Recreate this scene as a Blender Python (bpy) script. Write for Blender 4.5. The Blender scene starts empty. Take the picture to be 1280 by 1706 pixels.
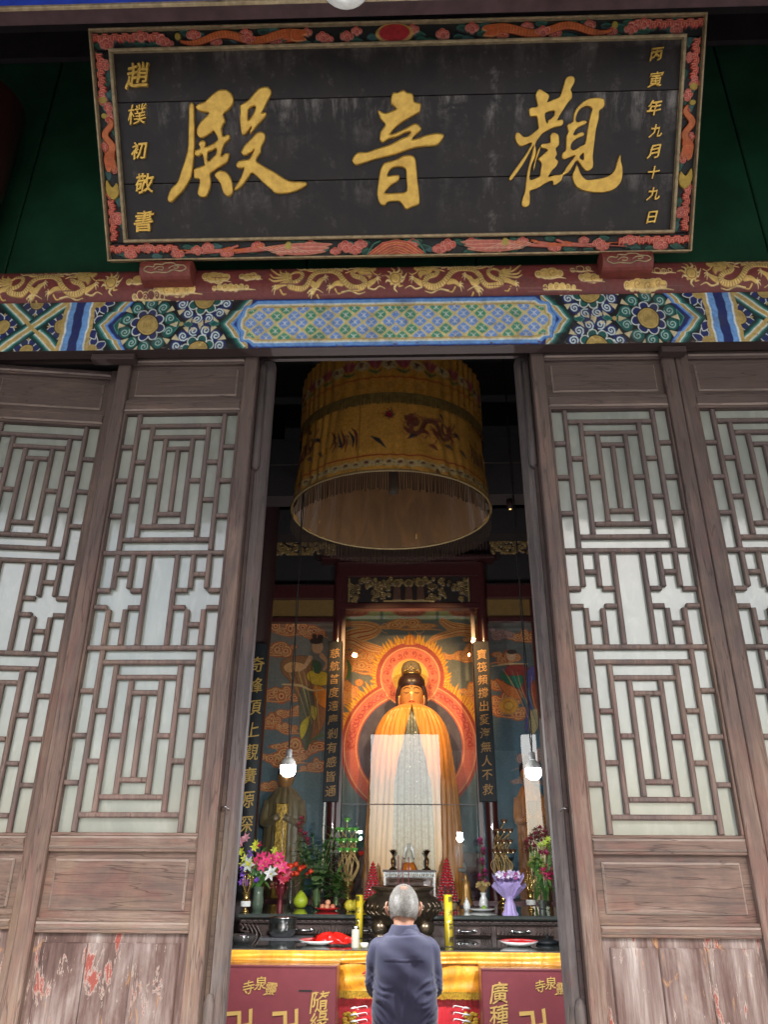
import bpy, math, random
import numpy as np
from mathutils import Vector, Matrix
rnd = random.Random(7)
D2R = math.radians

# ------------------------------------------------------------------ camera, sky, sun, exposure
sc = bpy.context.scene
col = sc.collection
F = 1260.0; PITCH = 24.5; YAW = 1.85; ROLL = .35
CAM = np.array([.07, 0., 1.7])
cd = bpy.data.cameras.new('camera'); cam = bpy.data.objects.new('camera', cd); col.objects.link(cam)
cam.matrix_world = Matrix.Translation(Vector(CAM)) @ Matrix.Rotation(D2R(YAW), 4, 'Z') @ Matrix.Rotation(D2R(90 + PITCH), 4, 'X') @ Matrix.Rotation(D2R(ROLL), 4, 'Z')
cd.sensor_fit = 'VERTICAL'; cd.sensor_height = 24.0; cd.lens = 24.0 * F / 1706.0
cd.clip_start = .05; cd.clip_end = 800
sc.camera = cam
w = bpy.data.worlds.new('World'); sc.world = w; w.use_nodes = True
nt = w.node_tree
sky = nt.nodes.new('ShaderNodeTexSky'); sky.sky_type = 'NISHITA'; sky.sun_disc = False
SUN_EL, SUN_AZ = 42.0, 12.0      # azimuth: degrees to the right of straight behind the camera
sky.sun_elevation = D2R(SUN_EL); sky.sun_rotation = D2R(180 - SUN_AZ)
sky.air_density = 1.0; sky.dust_density = 3.0; sky.ozone_density = 1.6
nt.links.new(sky.outputs[0], nt.nodes['Background'].inputs[0])
nt.nodes['Background'].inputs[1].default_value = .15
sl = bpy.data.lights.new('sun', 'SUN'); sun = bpy.data.objects.new('sun', sl); col.objects.link(sun)
sl.energy = 1.5; sl.angle = D2R(25); sl.color = (1, .96, .9)
sd = Vector((math.sin(D2R(SUN_AZ)) * math.cos(D2R(SUN_EL)), -math.cos(D2R(SUN_AZ)) * math.cos(D2R(SUN_EL)), math.sin(D2R(SUN_EL))))
sun.rotation_euler = sd.to_track_quat('Z', 'Y').to_euler()
sc.view_settings.view_transform = 'Standard'; sc.view_settings.look = 'None'
sc.view_settings.gamma = 1; sc.view_settings.use_curve_mapping = False
sc.view_settings.exposure = 1.1
sc.cycles.use_denoising = True
sc.cycles.max_bounces = 8; sc.cycles.sample_clamp_indirect = 6

# ------------------------------------------------------------------ measuring helpers
_M = np.array(cam.matrix_world.to_3x3())
def ray(px, py): return _M @ np.array([(px - 640) / F, (853 - py) / F, -1.])
def at(px, py, Y):
    d = ray(px, py); return CAM + d * (Y / d[1])
def on(px, py, z):
    d = ray(px, py); return CAM + d * ((z - CAM[2]) / d[2])
def mpp(px, py, Y):
    d = ray(px, py); return (Y / d[1]) / F
def onplane(px, py, p0, n):
    d = ray(px, py); return CAM + d * (np.dot(p0 - CAM, n) / np.dot(d, n))
def srgb(r, g, b):
    return tuple(((c / 255 + .055) / 1.055) ** 2.4 if c > 10 else c / 255 / 12.92 for c in (r, g, b))
def crom(pts, n=6, closed=False):
    P = np.array(pts, float)
    P = np.vstack([P[-1], P, P[0], P[1]]) if closed else np.vstack([2 * P[0] - P[1], P, 2 * P[-1] - P[-2]])
    out = []; t = np.linspace(0, 1, n, endpoint=False)[:, None]
    for i in range(1, len(P) - 2):
        a, b, c, d = P[i - 1], P[i], P[i + 1], P[i + 2]
        out.append(.5 * (2 * b + (c - a) * t + (2 * a - 5 * b + 4 * c - d) * t ** 2 + (3 * b - a - 3 * c + d) * t ** 3))
    if not closed: out.append(P[-2][None])
    return np.vstack(out)

# ------------------------------------------------------------------ object helpers
def tag(o, label=None, cat=None, group=None, kind=None):
    if label: o['label'] = label
    if cat: o['category'] = cat
    if group: o['group'] = group
    if kind: o['kind'] = kind
    return o
def thing(name, label, cat, loc=(0, 0, 0), rz=0, group=None):
    o = bpy.data.objects.new(name, None); col.objects.link(o); o.location = Vector(loc); o.rotation_euler = (0, 0, rz)
    o.empty_display_size = .05
    return tag(o, label, cat, group)
def copy_tree(o, parent=None):
    c = o.copy(); col.objects.link(c); c.parent = parent
    for ch in list(o.children): copy_tree(ch, c)
    return c
def link(name, me, mat, parent=None, smooth=False):
    if mat is not None:
        me.materials.clear(); me.materials.append(mat)
    if smooth: me.polygons.foreach_set('use_smooth', [True] * len(me.polygons))
    o = bpy.data.objects.new(name, me); col.objects.link(o)
    if parent: o.parent = parent
    return o
class MB:
    def __init__(s): s.v = []; s.f = []
    def add(s, v, f):
        n = len(s.v); s.v += [tuple(map(float, p)) for p in v]; s.f += [tuple(i + n for i in q) for q in f]; return s
    def box(s, a, b, ch=0.0):
        x0, y0, z0 = a; x1, y1, z1 = b
        if ch <= 0:
            v = [(x0, y0, z0), (x1, y0, z0), (x1, y1, z0), (x0, y1, z0), (x0, y0, z1), (x1, y0, z1), (x1, y1, z1), (x0, y1, z1)]
            return s.add(v, [(0, 3, 2, 1), (4, 5, 6, 7), (0, 1, 5, 4), (1, 2, 6, 5), (2, 3, 7, 6), (3, 0, 4, 7)])
        # front (y0) edges chamfered by ch
        v = [(x0, y1, z0), (x1, y1, z0), (x1, y1, z1), (x0, y1, z1), (x0, y0 + ch, z0), (x1, y0 + ch, z0), (x1, y0 + ch, z1), (x0, y0 + ch, z1),
             (x0 + ch, y0, z0 + ch), (x1 - ch, y0, z0 + ch), (x1 - ch, y0, z1 - ch), (x0 + ch, y0, z1 - ch)]
        return s.add(v, [(0, 3, 2, 1), (0, 1, 5, 4), (1, 2, 6, 5), (2, 3, 7, 6), (3, 0, 4, 7), (4, 5, 9, 8), (5, 6, 10, 9), (6, 7, 11, 10), (7, 4, 8, 11), (8, 9, 10, 11)])
    def lathe(s, prof, c=(0, 0, 0), n=24, sx=1, sy=1, wav=None):
        v = []; f = []; m = len(prof)
        for i in range(n):
            a = 2 * math.pi * i / n
            for j, (r, z) in enumerate(prof):
                k = wav(a, j / (m - 1)) if wav else 1
                v.append((c[0] + r * k * sx * math.cos(a), c[1] + r * k * sy * math.sin(a), c[2] + z))
        for i in range(n):
            for j in range(m - 1):
                a = i * m + j; b = ((i + 1) % n) * m + j; f.append((a, b, b + 1, a + 1))
        return s.add(v, f)
    def tube(s, path, rad, n=8, cap=True):
        P = [Vector(p) for p in path]; m = len(P)
        R = rad if hasattr(rad, '__len__') else [rad] * m
        v = []; f = []; prev = None
        for i in range(m):
            t = (P[min(i + 1, m - 1)] - P[max(i - 1, 0)]).normalized()
            if prev is None:
                u = t.cross(Vector((0, 0, 1)));
                if u.length < .1: u = t.cross(Vector((0, 1, 0)))
            else: u = prev - t * prev.dot(t)
            u.normalize(); prev = u; q = t.cross(u)
            for k in range(n):
                a = 2 * math.pi * k / n; v.append(P[i] + (u * math.cos(a) + q * math.sin(a)) * R[i])
        for i in range(m - 1):
            for k in range(n):
                a = i * n + k; b = i * n + (k + 1) % n; f.append((a, b, b + n, a + n))
        if cap: f.append(tuple(range(n))[::-1]); f.append(tuple((m - 1) * n + k for k in range(n)))
        return s.add(v, f)
    def ball(s, c, r, n=12, m=8, sq=(1, 1, 1), rot=None):
        v = []; f = []
        for j in range(m + 1):
            th = math.pi * j / m
            for i in range(n):
                a = 2 * math.pi * i / n
                p = Vector((r * sq[0] * math.sin(th) * math.cos(a), r * sq[1] * math.sin(th) * math.sin(a), r * sq[2] * math.cos(th)))
                if rot: p = rot @ p
                v.append(Vector(c) + p)
        for j in range(m):
            for i in range(n):
                a = j * n + i; b = j * n + (i + 1) % n; f.append((a, a + n, b + n, b))
        return s.add(v, f)
    def loft(s, rings, cap=True):
        n = len(rings[0]); v = [p for r in rings for p in r]; f = []
        for i in range(len(rings) - 1):
            for k in range(n):
                a = i * n + k; b = i * n + (k + 1) % n; f.append((a, b, b + n, a + n))
        if cap: f.append(tuple(range(n))[::-1]); f.append(tuple((len(rings) - 1) * n + k for k in range(n)))
        return s.add(v, f)
    def prism(s, pts, y0, y1):
        n = len(pts); v = [(p[0], y0, p[1]) for p in pts] + [(p[0], y1, p[1]) for p in pts]
        f = [tuple(range(n)), tuple(range(2 * n - 1, n - 1, -1))] + [(i, i + n, (i + 1) % n + n, (i + 1) % n) for i in range(n)]
        return s.add(v, f)
    def petal(s, c, d, up, L, W, curl=.3, n=4):
        d = Vector(d).normalized(); up = Vector(up); side = d.cross(up).normalized(); up = side.cross(d).normalized()
        v = []; f = []
        for i in range(n + 1):
            t = i / n; wd = W * math.sin(math.pi * (.12 + .88 * t) ** .8) * .5 if i < n else 0.001
            p = Vector(c) + d * (L * t) + up * (curl * L * t * t)
            v += [p - side * wd + up * wd * .25, p, p + side * wd + up * wd * .25]
        for i in range(n):
            a = i * 3; f += [(a, a + 1, a + 4, a + 3), (a + 1, a + 2, a + 5, a + 4)]
        return s.add(v, f)
    def mesh(s, name):
        me = bpy.data.meshes.new(name); me.from_pydata(s.v, [], s.f); me.update(); return me
    def build(s, name, mat, parent=None, smooth=False):
        return link(name, s.mesh(name), mat, parent, smooth)

# ------------------------------------------------------------------ materials
def newmat(name):
    m = bpy.data.materials.new(name); m.use_nodes = True; t = m.node_tree
    b = t.nodes['Principled BSDF']; return m, t, b
def nd(t, typ, **kw):
    n = t.nodes.new(typ)
    for k, v in kw.items(): setattr(n, k, v)
    return n
def noise(t, vec, scale, detail=4, rough=.6, dist=0.0):
    n = nd(t, 'ShaderNodeTexNoise'); n.inputs['Scale'].default_value = scale; n.inputs['Detail'].default_value = detail
    n.inputs['Roughness'].default_value = rough; n.inputs['Distortion'].default_value = dist
    if vec is not None: t.links.new(vec, n.inputs['Vector'])
    return n.outputs['Fac']
def ramp(t, fac, stops):
    n = nd(t, 'ShaderNodeValToRGB'); e = n.color_ramp.elements
    while len(e) < len(stops): e.new(.5)
    for i, (p, c) in enumerate(stops):
        e[i].position = p; e[i].color = (c, c, c, 1) if not hasattr(c, '__len__') else (*c, 1)
    t.links.new(fac, n.inputs[0]); return n.outputs[0]
def mix(t, fac, a, b, mode='MIX'):
    n = nd(t, 'ShaderNodeMix', data_type='RGBA', blend_type=mode)
    for s, x in ((0, fac), (6, a), (7, b)):
        if hasattr(x, 'node'): t.links.new(x, n.inputs[s])
        elif s == 0: n.inputs[0].default_value = x
        else: n.inputs[s].default_value = (*x, 1) if len(x) == 3 else x
    return n.outputs[2]
def mth(t, op, a, b=None, clamp=False):
    n = nd(t, 'ShaderNodeMath', operation=op, use_clamp=clamp)
    for i, x in enumerate((a, b)):
        if x is None: continue
        if hasattr(x, 'node'): t.links.new(x, n.inputs[i])
        else: n.inputs[i].default_value = x
    return n.outputs[0]
def bump(t, b, h, strength=.3, dist=.01):
    n = nd(t, 'ShaderNodeBump'); n.inputs['Strength'].default_value = strength; n.inputs['Distance'].default_value = dist
    t.links.new(h, n.inputs['Height']); t.links.new(n.outputs[0], b.inputs['Normal'])
def pos(t, scale=(1, 1, 1), obj=False):
    src = nd(t, 'ShaderNodeTexCoord').outputs['Object'] if obj else nd(t, 'ShaderNodeNewGeometry').outputs['Position']
    n = nd(t, 'ShaderNodeMapping'); n.inputs['Scale'].default_value = scale; t.links.new(src, n.inputs['Vector']); return n.outputs[0]
def setp(b, **kw):
    for k, v in kw.items():
        i = b.inputs[k.replace('_', ' ')]
        i.default_value = (*v, 1) if hasattr(v, '__len__') and len(v) == 3 and i.type == 'RGBA' else v

def plain(name, c, rough=.5, metal=0.0, var=.15, scale=30, bumps=.15, coat=0.0, emit=None, es=0, trans=0.0, sheen=0, obj=True, sub=0, bd=.002):
    m, t, b = newmat(name)
    p = pos(t, obj=obj); f = noise(t, p, scale)
    c = tuple(c)
    t.links.new(mix(t, ramp(t, f, [(.3, 0.), (.7, 1.)]), tuple(x * (1 - var) for x in c), tuple(min(1, x * (1 + var)) for x in c)), b.inputs['Base Color'])
    setp(b, Roughness=rough, Metallic=metal, Coat_Weight=coat, Transmission_Weight=trans)
    if sub: setp(b, Subsurface_Weight=sub, Subsurface_Scale=.01)
    if sheen: setp(b, Sheen_Weight=sheen)
    if emit: setp(b, Emission_Color=emit, Emission_Strength=es)
    if bumps: bump(t, b, f, bumps, bd)
    return m

def wood(name, vertical=True, top=(.094, .066, .058), mid=(.215, .138, .106), pale=(.49, .39, .32), red=(.26, .075, .06), amount=.04, hot=.28):
    """brown painted wood that has weathered pale and pinkish, more the nearer the ground, where the paler colour also stands for stronger light"""
    m, t, b = newmat(name)
    s = (28, 28, 1.6) if vertical else (1.6, 28, 28)
    g = noise(t, pos(t, s), 1.6, 8, .7, .6)            # grain
    g2 = noise(t, pos(t, tuple(x * 2.6 for x in s)), 3., 6, .7)
    bl = noise(t, pos(t, (3.2, 3.2, 1.1) if vertical else (1.3, 3.2, 3.4)), 1.7, 7, .66, .4)    # broad blotches
    z = nd(t, 'ShaderNodeSeparateXYZ'); t.links.new(nd(t, 'ShaderNodeNewGeometry').outputs['Position'], z.inputs[0])
    h = nd(t, 'ShaderNodeMapRange'); h.inputs[1].default_value = 4.0; h.inputs[2].default_value = .9; h.inputs[3].default_value = 0; h.inputs[4].default_value = 1  # height factor: real weathering plus brighter light low down, put into the colour
    t.links.new(z.outputs[2], h.inputs[0]); hh = h.outputs[0]
    wear = mth(t, 'ADD', mth(t, 'MULTIPLY', g, .62), mth(t, 'MULTIPLY', bl, .85))
    wear = mth(t, 'ADD', mth(t, 'SUBTRACT', wear, .74 - amount), mth(t, 'MULTIPLY', mth(t, 'POWER', hh, 1.25), .42))
    c = ramp(t, wear, [(0, top), (.13, tuple(x * 1.25 for x in top)), (.34, mid), (.60, tuple((a + q * 1.4) / 2.4 for a, q in zip(mid, pale))), (.86, pale)])
    rf = noise(t, pos(t, (4, 4, 1.5) if vertical else (1.5, 4, 4)), 2.3, 5, .6, 1.)
    rf = mth(t, 'MULTIPLY', ramp(t, rf, [(.52, 0.), (.62, 1.)]), mth(t, 'MULTIPLY', hh, hot))
    c = mix(t, rf, c, red)
    och = noise(t, pos(t, (3, 3, 1)), 1.9, 4); c = mix(t, mth(t, 'MULTIPLY', ramp(t, och, [(.5, 0.), (.68, 1.)]), mth(t, 'MULTIPLY', hh, .4)), c, (.36, .25, .15))
    dk = ramp(t, g2, [(.30, 0.), (.50, 1.)]); c = mix(t, mth(t, 'MULTIPLY', mth(t, 'SUBTRACT', 1., dk), .42), c, (.06, .042, .036))
    # dark cracks along the grain
    cr = noise(t, pos(t, tuple(x * .9 for x in s)), 1.1, 2, .5, .2); cr = ramp(t, mth(t, 'ABSOLUTE', mth(t, 'SUBTRACT', cr, .5)), [(0, 1.), (.012, 0.)])
    c = mix(t, mth(t, 'MULTIPLY', cr, .55), c, (.03, .02, .018))
    t.links.new(c, b.inputs['Base Color']); setp(b, Roughness=.62, Specular_IOR_Level=.35)
    bump(t, b, mth(t, 'ADD', mth(t, 'MULTIPLY', g2, .5), mth(t, 'SUBTRACT', g, mth(t, 'MULTIPLY', cr, .6))), .55, .004)
    return m
def peeling(name):
    """lower door panel: bleached boards, streaks, the last red paint flaking off"""
    m, t, b = newmat(name)
    g = noise(t, pos(t, (26, 26, 1.3)), 1.6, 9, .72, .5)
    bl = noise(t, pos(t, (5, 5, 1.2)), 1.6, 7, .65, .5)
    wv = mth(t, 'ADD', mth(t, 'MULTIPLY', g, .55), mth(t, 'MULTIPLY', bl, .9))
    c = ramp(t, wv, [(.50, (.075, .042, .036)), (.66, (.16, .10, .085)), (.80, (.30, .23, .205)), (.95, (.56, .50, .46))])
    pk = noise(t, pos(t, (9, 9, 2.2)), 1.55, 10, .7, .35)
    pm = ramp(t, pk, [(.565, 0.), (.58, 1.)])
    c = mix(t, pm, c, (.33, .085, .065))
    ed = ramp(t, mth(t, 'ABSOLUTE', mth(t, 'SUBTRACT', pk, .572)), [(0, 1.), (.02, 0.)])
    c = mix(t, mth(t, 'MULTIPLY', ed, .7), c, (.66, .58, .50))
    oc = noise(t, pos(t, (10, 10, 3)), 2.2, 7, .7, .5); c = mix(t, mth(t, 'MULTIPLY', ramp(t, oc, [(.6, 0.), (.66, 1.)]), .8), c, (.52, .27, .12))
    t.links.new(c, b.inputs['Base Color']); setp(b, Roughness=.7, Specular_IOR_Level=.3)
    bump(t, b, mth(t, 'ADD', mth(t, 'MULTIPLY', g, .6), pm), .5, .004)
    return m
def painted(name, rough=.5, wear=.35, dirt=(.05, .05, .05), goldc=(.70, .47, .13), bumpy=.3, wscale=9, dark=1.0):
    """painted surface: colours and gilding come from mesh attributes, wear from noise"""
    m, t, b = newmat(name)
    a = nd(t, 'ShaderNodeAttribute', attribute_name='Col'); g = nd(t, 'ShaderNodeAttribute', attribute_name='gold')
    n1 = noise(t, pos(t), wscale, 8, .7); n2 = noise(t, pos(t), 55, 4, .6)
    c = mix(t, 1., a.outputs['Color'], ramp(t, n2, [(.25, .72), (.75, 1.18)]), 'MULTIPLY')
    c = mix(t, mth(t, 'MULTIPLY', ramp(t, n1, [(.5, 0.), (.72, 1.)]), wear), c, dirt)
    t.links.new(c, b.inputs['Base Color'])
    t.links.new(mth(t, 'MULTIPLY', g.outputs['Fac'], .55), b.inputs['Metallic'])
    t.links.new(ramp(t, n1, [(.3, rough * .8), (.7, min(1, rough * 1.3))]), b.inputs['Roughness'])
    bump(t, b, n2, bumpy, .002)
    return m
def glass(name, refl=.12, tint=(.93, .96, .95)):
    m = bpy.data.materials.new(name); m.use_nodes = True; t = m.node_tree; t.nodes.clear()
    o = nd(t, 'ShaderNodeOutputMaterial'); mx = nd(t, 'ShaderNodeMixShader'); tr = nd(t, 'ShaderNodeBsdfTransparent'); gl = nd(t, 'ShaderNodeBsdfGlossy')
    tr.inputs[0].default_value = (*tint, 1); gl.inputs['Roughness'].default_value = .0
    fr = nd(t, 'ShaderNodeLayerWeight'); fr.inputs[0].default_value = .25
    n = noise(t, pos(t, (1, 1, 1)), 2.0, 2, .5); bp = nd(t, 'ShaderNodeBump'); bp.inputs['Strength'].default_value = .035; bp.inputs['Distance'].default_value = .02
    t.links.new(n, bp.inputs['Height']); t.links.new(bp.outputs[0], gl.inputs['Normal'])
    f = mth(t, 'ADD', mth(t, 'MULTIPLY', fr.outputs['Fresnel'], .5), refl, True)
    t.links.new(f, mx.inputs[0]); t.links.new(tr.outputs[0], mx.inputs[1]); t.links.new(gl.outputs[0], mx.inputs[2]); t.links.new(mx.outputs[0], o.inputs[0])
    return m
def silk(name, c, var=.35, rough=.33, sc_=(6, 6, 2), bmp=.5, c2=None):
    m, t, b = newmat(name)
    f = noise(t, pos(t, sc_), 2.2, 5, .55, 1.2)
    t.links.new(mix(t, ramp(t, f, [(.3, 0.), (.7, 1.)]), tuple(x * (1 - var) for x in c), c2 or tuple(min(1, x * (1 + var * .5)) for x in c)), b.inputs['Base Color'])
    setp(b, Roughness=rough, Sheen_Weight=.3, Specular_IOR_Level=.7)
    bump(t, b, f, bmp, .02); return m

M = {}
M['wood_v'] = wood('weathered_wood_upright'); M['wood_h'] = wood('weathered_wood_level', False)
M['wood_bar'] = wood('weathered_wood_bars', True, top=(.12, .088, .08), mid=(.25, .17, .14), amount=.0, hot=.25)
M['wood_panel'] = wood('weathered_wood_panel', False, amount=.0, hot=.3)
M['wood_edge'] = wood('weathered_wood_edge', True, top=(.075, .062, .062), mid=(.16, .135, .13), pale=(.38, .34, .33), amount=-.02, hot=.25)
M['worn_edge'] = wood('worn_pale_edge', False, top=(.20, .155, .135), mid=(.36, .28, .24), amount=.12, hot=.1)
M['peel'] = peeling('peeling_panel')
M['lintel'] = wood('lintel_wood', False, top=(.055, .036, .034), mid=(.085, .055, .05), pale=(.2, .15, .13), amount=-.1, hot=0)
M['paint'] = painted('painted_timber', wear=.5, dirt=(.07, .06, .055)); M['frame_paint'] = painted('carved_frame_paint', .5, .4, (.02, .02, .02))
M['mural'] = painted('mural_paint', .6, .12, (.1, .1, .1), bumpy=.1)
M['carving'] = painted('gilt_carving', .45, .5, (.02, .012, .01), bumpy=.4, wscale=14)
M['cloth_print'] = painted('embroidered_silk', .28, .15, (.2, .10, .03), bumpy=.2)
M['maroon'] = plain('maroon_lacquer', (.055, .012, .012), .35, coat=.4)
M['maroon_dark'] = plain('dark_maroon_beam', (.03, .012, .012), .5)
M['red_peg'] = plain('red_painted_peg', (.21, .045, .035), .5, var=.25)
M['green'] = plain('green_painted_board', (.012, .066, .030), .5, var=.35, scale=3, obj=False)
M['gold'] = plain('gold_leaf', (.90, .53, .11), .34, .5, var=.22, scale=26, bumps=.5, bd=.003, obj=False)
M['gold_dull'] = plain('dull_gold_paint', (.24, .125, .03), .5, .3, var=.3)
M['gold_mid'] = plain('faded_gold_letter', (.42, .27, .07), .45, .3, var=.3)
M['gold_trim'] = plain('worn_gold_trim', (.42, .32, .18), .55, .15, var=.35, obj=False)
M['black_glossy'] = plain('black_board_lacquer', (.009, .011, .013), .5, var=.3)
M['darkwood'] = plain('dark_carved_wood', (.075, .048, .042), .38, var=.4, scale=18, bumps=.4, bd=.004)
M['stone'] = plain('pale_courtyard_stone', (.34, .33, .31), .8, obj=False, scale=3)
M['floor'] = plain('grey_floor_tile', (.12, .115, .11), .5, obj=False, scale=4)
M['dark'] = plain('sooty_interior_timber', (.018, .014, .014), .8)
M['wall_in'] = plain('smoke_darkened_plaster', (.10, .085, .075), .85)
M['soffit'] = plain('dark_soffit_board', (.03, .02, .022), .7, var=.3, scale=6)
M['table_glass'] = plain('dark_polished_table_top', (.055, .065, .06), .08, coat=1., bumps=.02)
M['box_red'] = plain('maroon_painted_box', (.165, .036, .044), .35, var=.08, scale=12)
M['white_cer'] = plain('white_porcelain', (.75, .75, .72), .2, coat=.5)
M['steel'] = plain('brushed_steel', (.5, .5, .5), .22, 1., var=.1)
M['bronze'] = plain('dark_bronze', (.17, .13, .09), .3, .85, var=.3, scale=14)
M['brass'] = plain('polished_brass', (.62, .42, .14), .25, .9)
M['orange_silk'] = silk('golden_orange_satin', (.88, .34, .012), .30, .36)
M['red_silk'] = silk('red_satin', (.68, .015, .03), .35, .4)
M['fringe'] = plain('golden_fringe', (.50, .30, .02), .6, var=.5, scale=90)
M['clear'] = glass('clear_glass', .10); M['show'] = glass('shrine_glass', .155)
M['vase_glass'] = glass('vase_glass', .16, (.80, .88, .84))

M['black_glossy'].node_tree.nodes['Principled BSDF'].inputs['Specular IOR Level'].default_value = .22
# glass behind the lattice: pale frosted; cloudy patches in the colour imitate varied reflections
m, t, b = newmat('frosted_pane'); M['pane'] = m
f = noise(t, pos(t, (2.2, 1, 1.0)), 1.6, 5, .6, .4); f2 = noise(t, pos(t, (7, 7, 3)), 2.5, 5, .65, .8)
mm = mix(t, ramp(t, f, [(.35, 0.), (.7, 1.)]), (.27, .295, .26), (.45, .465, .41))
mm = mix(t, mth(t, 'MULTIPLY', ramp(t, f2, [(.5, 0.), (.75, 1.)]), .45), mm, (.62, .63, .57))
t.links.new(mm, b.inputs['Base Color'])
to_ = t.nodes['Material Output']; mx_ = nd(t, 'ShaderNodeMixShader'); mx_.inputs[0].default_value = .34; tl_ = nd(t, 'ShaderNodeBsdfTranslucent'); tl_.inputs[0].default_value = (.75, .8, .76, 1)
t.links.new(b.outputs[0], mx_.inputs[1]); t.links.new(tl_.outputs[0], mx_.inputs[2]); t.links.new(mx_.outputs[0], to_.inputs[0]); setp(b, Roughness=.2, Specular_IOR_Level=.8, Coat_Weight=1., Coat_Roughness=.05, Coat_IOR=1.75)
bump(t, b, mth(t, 'ADD', mth(t, 'MULTIPLY', f, 1.), mth(t, 'MULTIPLY', f2, .3)), .3, .02)
# black plaque lacquer with pale runs below the board joints
m, t, b = newmat('worn_black_lacquer'); M['lacquer'] = m
c1 = noise(t, pos(t, (1.2, 1.2, 1.2), True), 3.0, 9, .72, .3); c2 = noise(t, pos(t, (9, 9, 2.0), True), 1.6, 8, .7, .3); c3 = noise(t, pos(t, (2, 2, 2), True), 9., 6, .7)
base = mix(t, ramp(t, c1, [(.3, 0.), (.65, 1.)]), (.014, .0135, .0145), (.034, .025, .023))
se = nd(t, 'ShaderNodeSeparateXYZ'); t.links.new(nd(t, 'ShaderNodeTexCoord').outputs['Object'], se.inputs[0])
top_edge = ramp(t, se.outputs[2], [(.0, 0.), (.31, 1.)])           # object z runs up each plank, 0 at its foot
run = mth(t, 'MULTIPLY', ramp(t, c2, [(.46, 0.), (.62, 1.)]), mth(t, 'MULTIPLY', mth(t, 'POWER', top_edge, 3.0), ramp(t, c1, [(.45, 0.), (.58, 1.)])))
spot = mth(t, 'MULTIPLY', ramp(t, c3, [(.54, 0.), (.68, 1.)]), ramp(t, c1, [(.50, 0.), (.66, 1.)]))
st = mth(t, 'ADD', mth(t, 'MULTIPLY', run, 1.), mth(t, 'MULTIPLY', spot, .45), True)
t.links.new(mix(t, st, base, (.27, .25, .225)), b.inputs['Base Color']); setp(b, Roughness=.42, Specular_IOR_Level=.4)
bump(t, b, c3, .3, .003)

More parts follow.
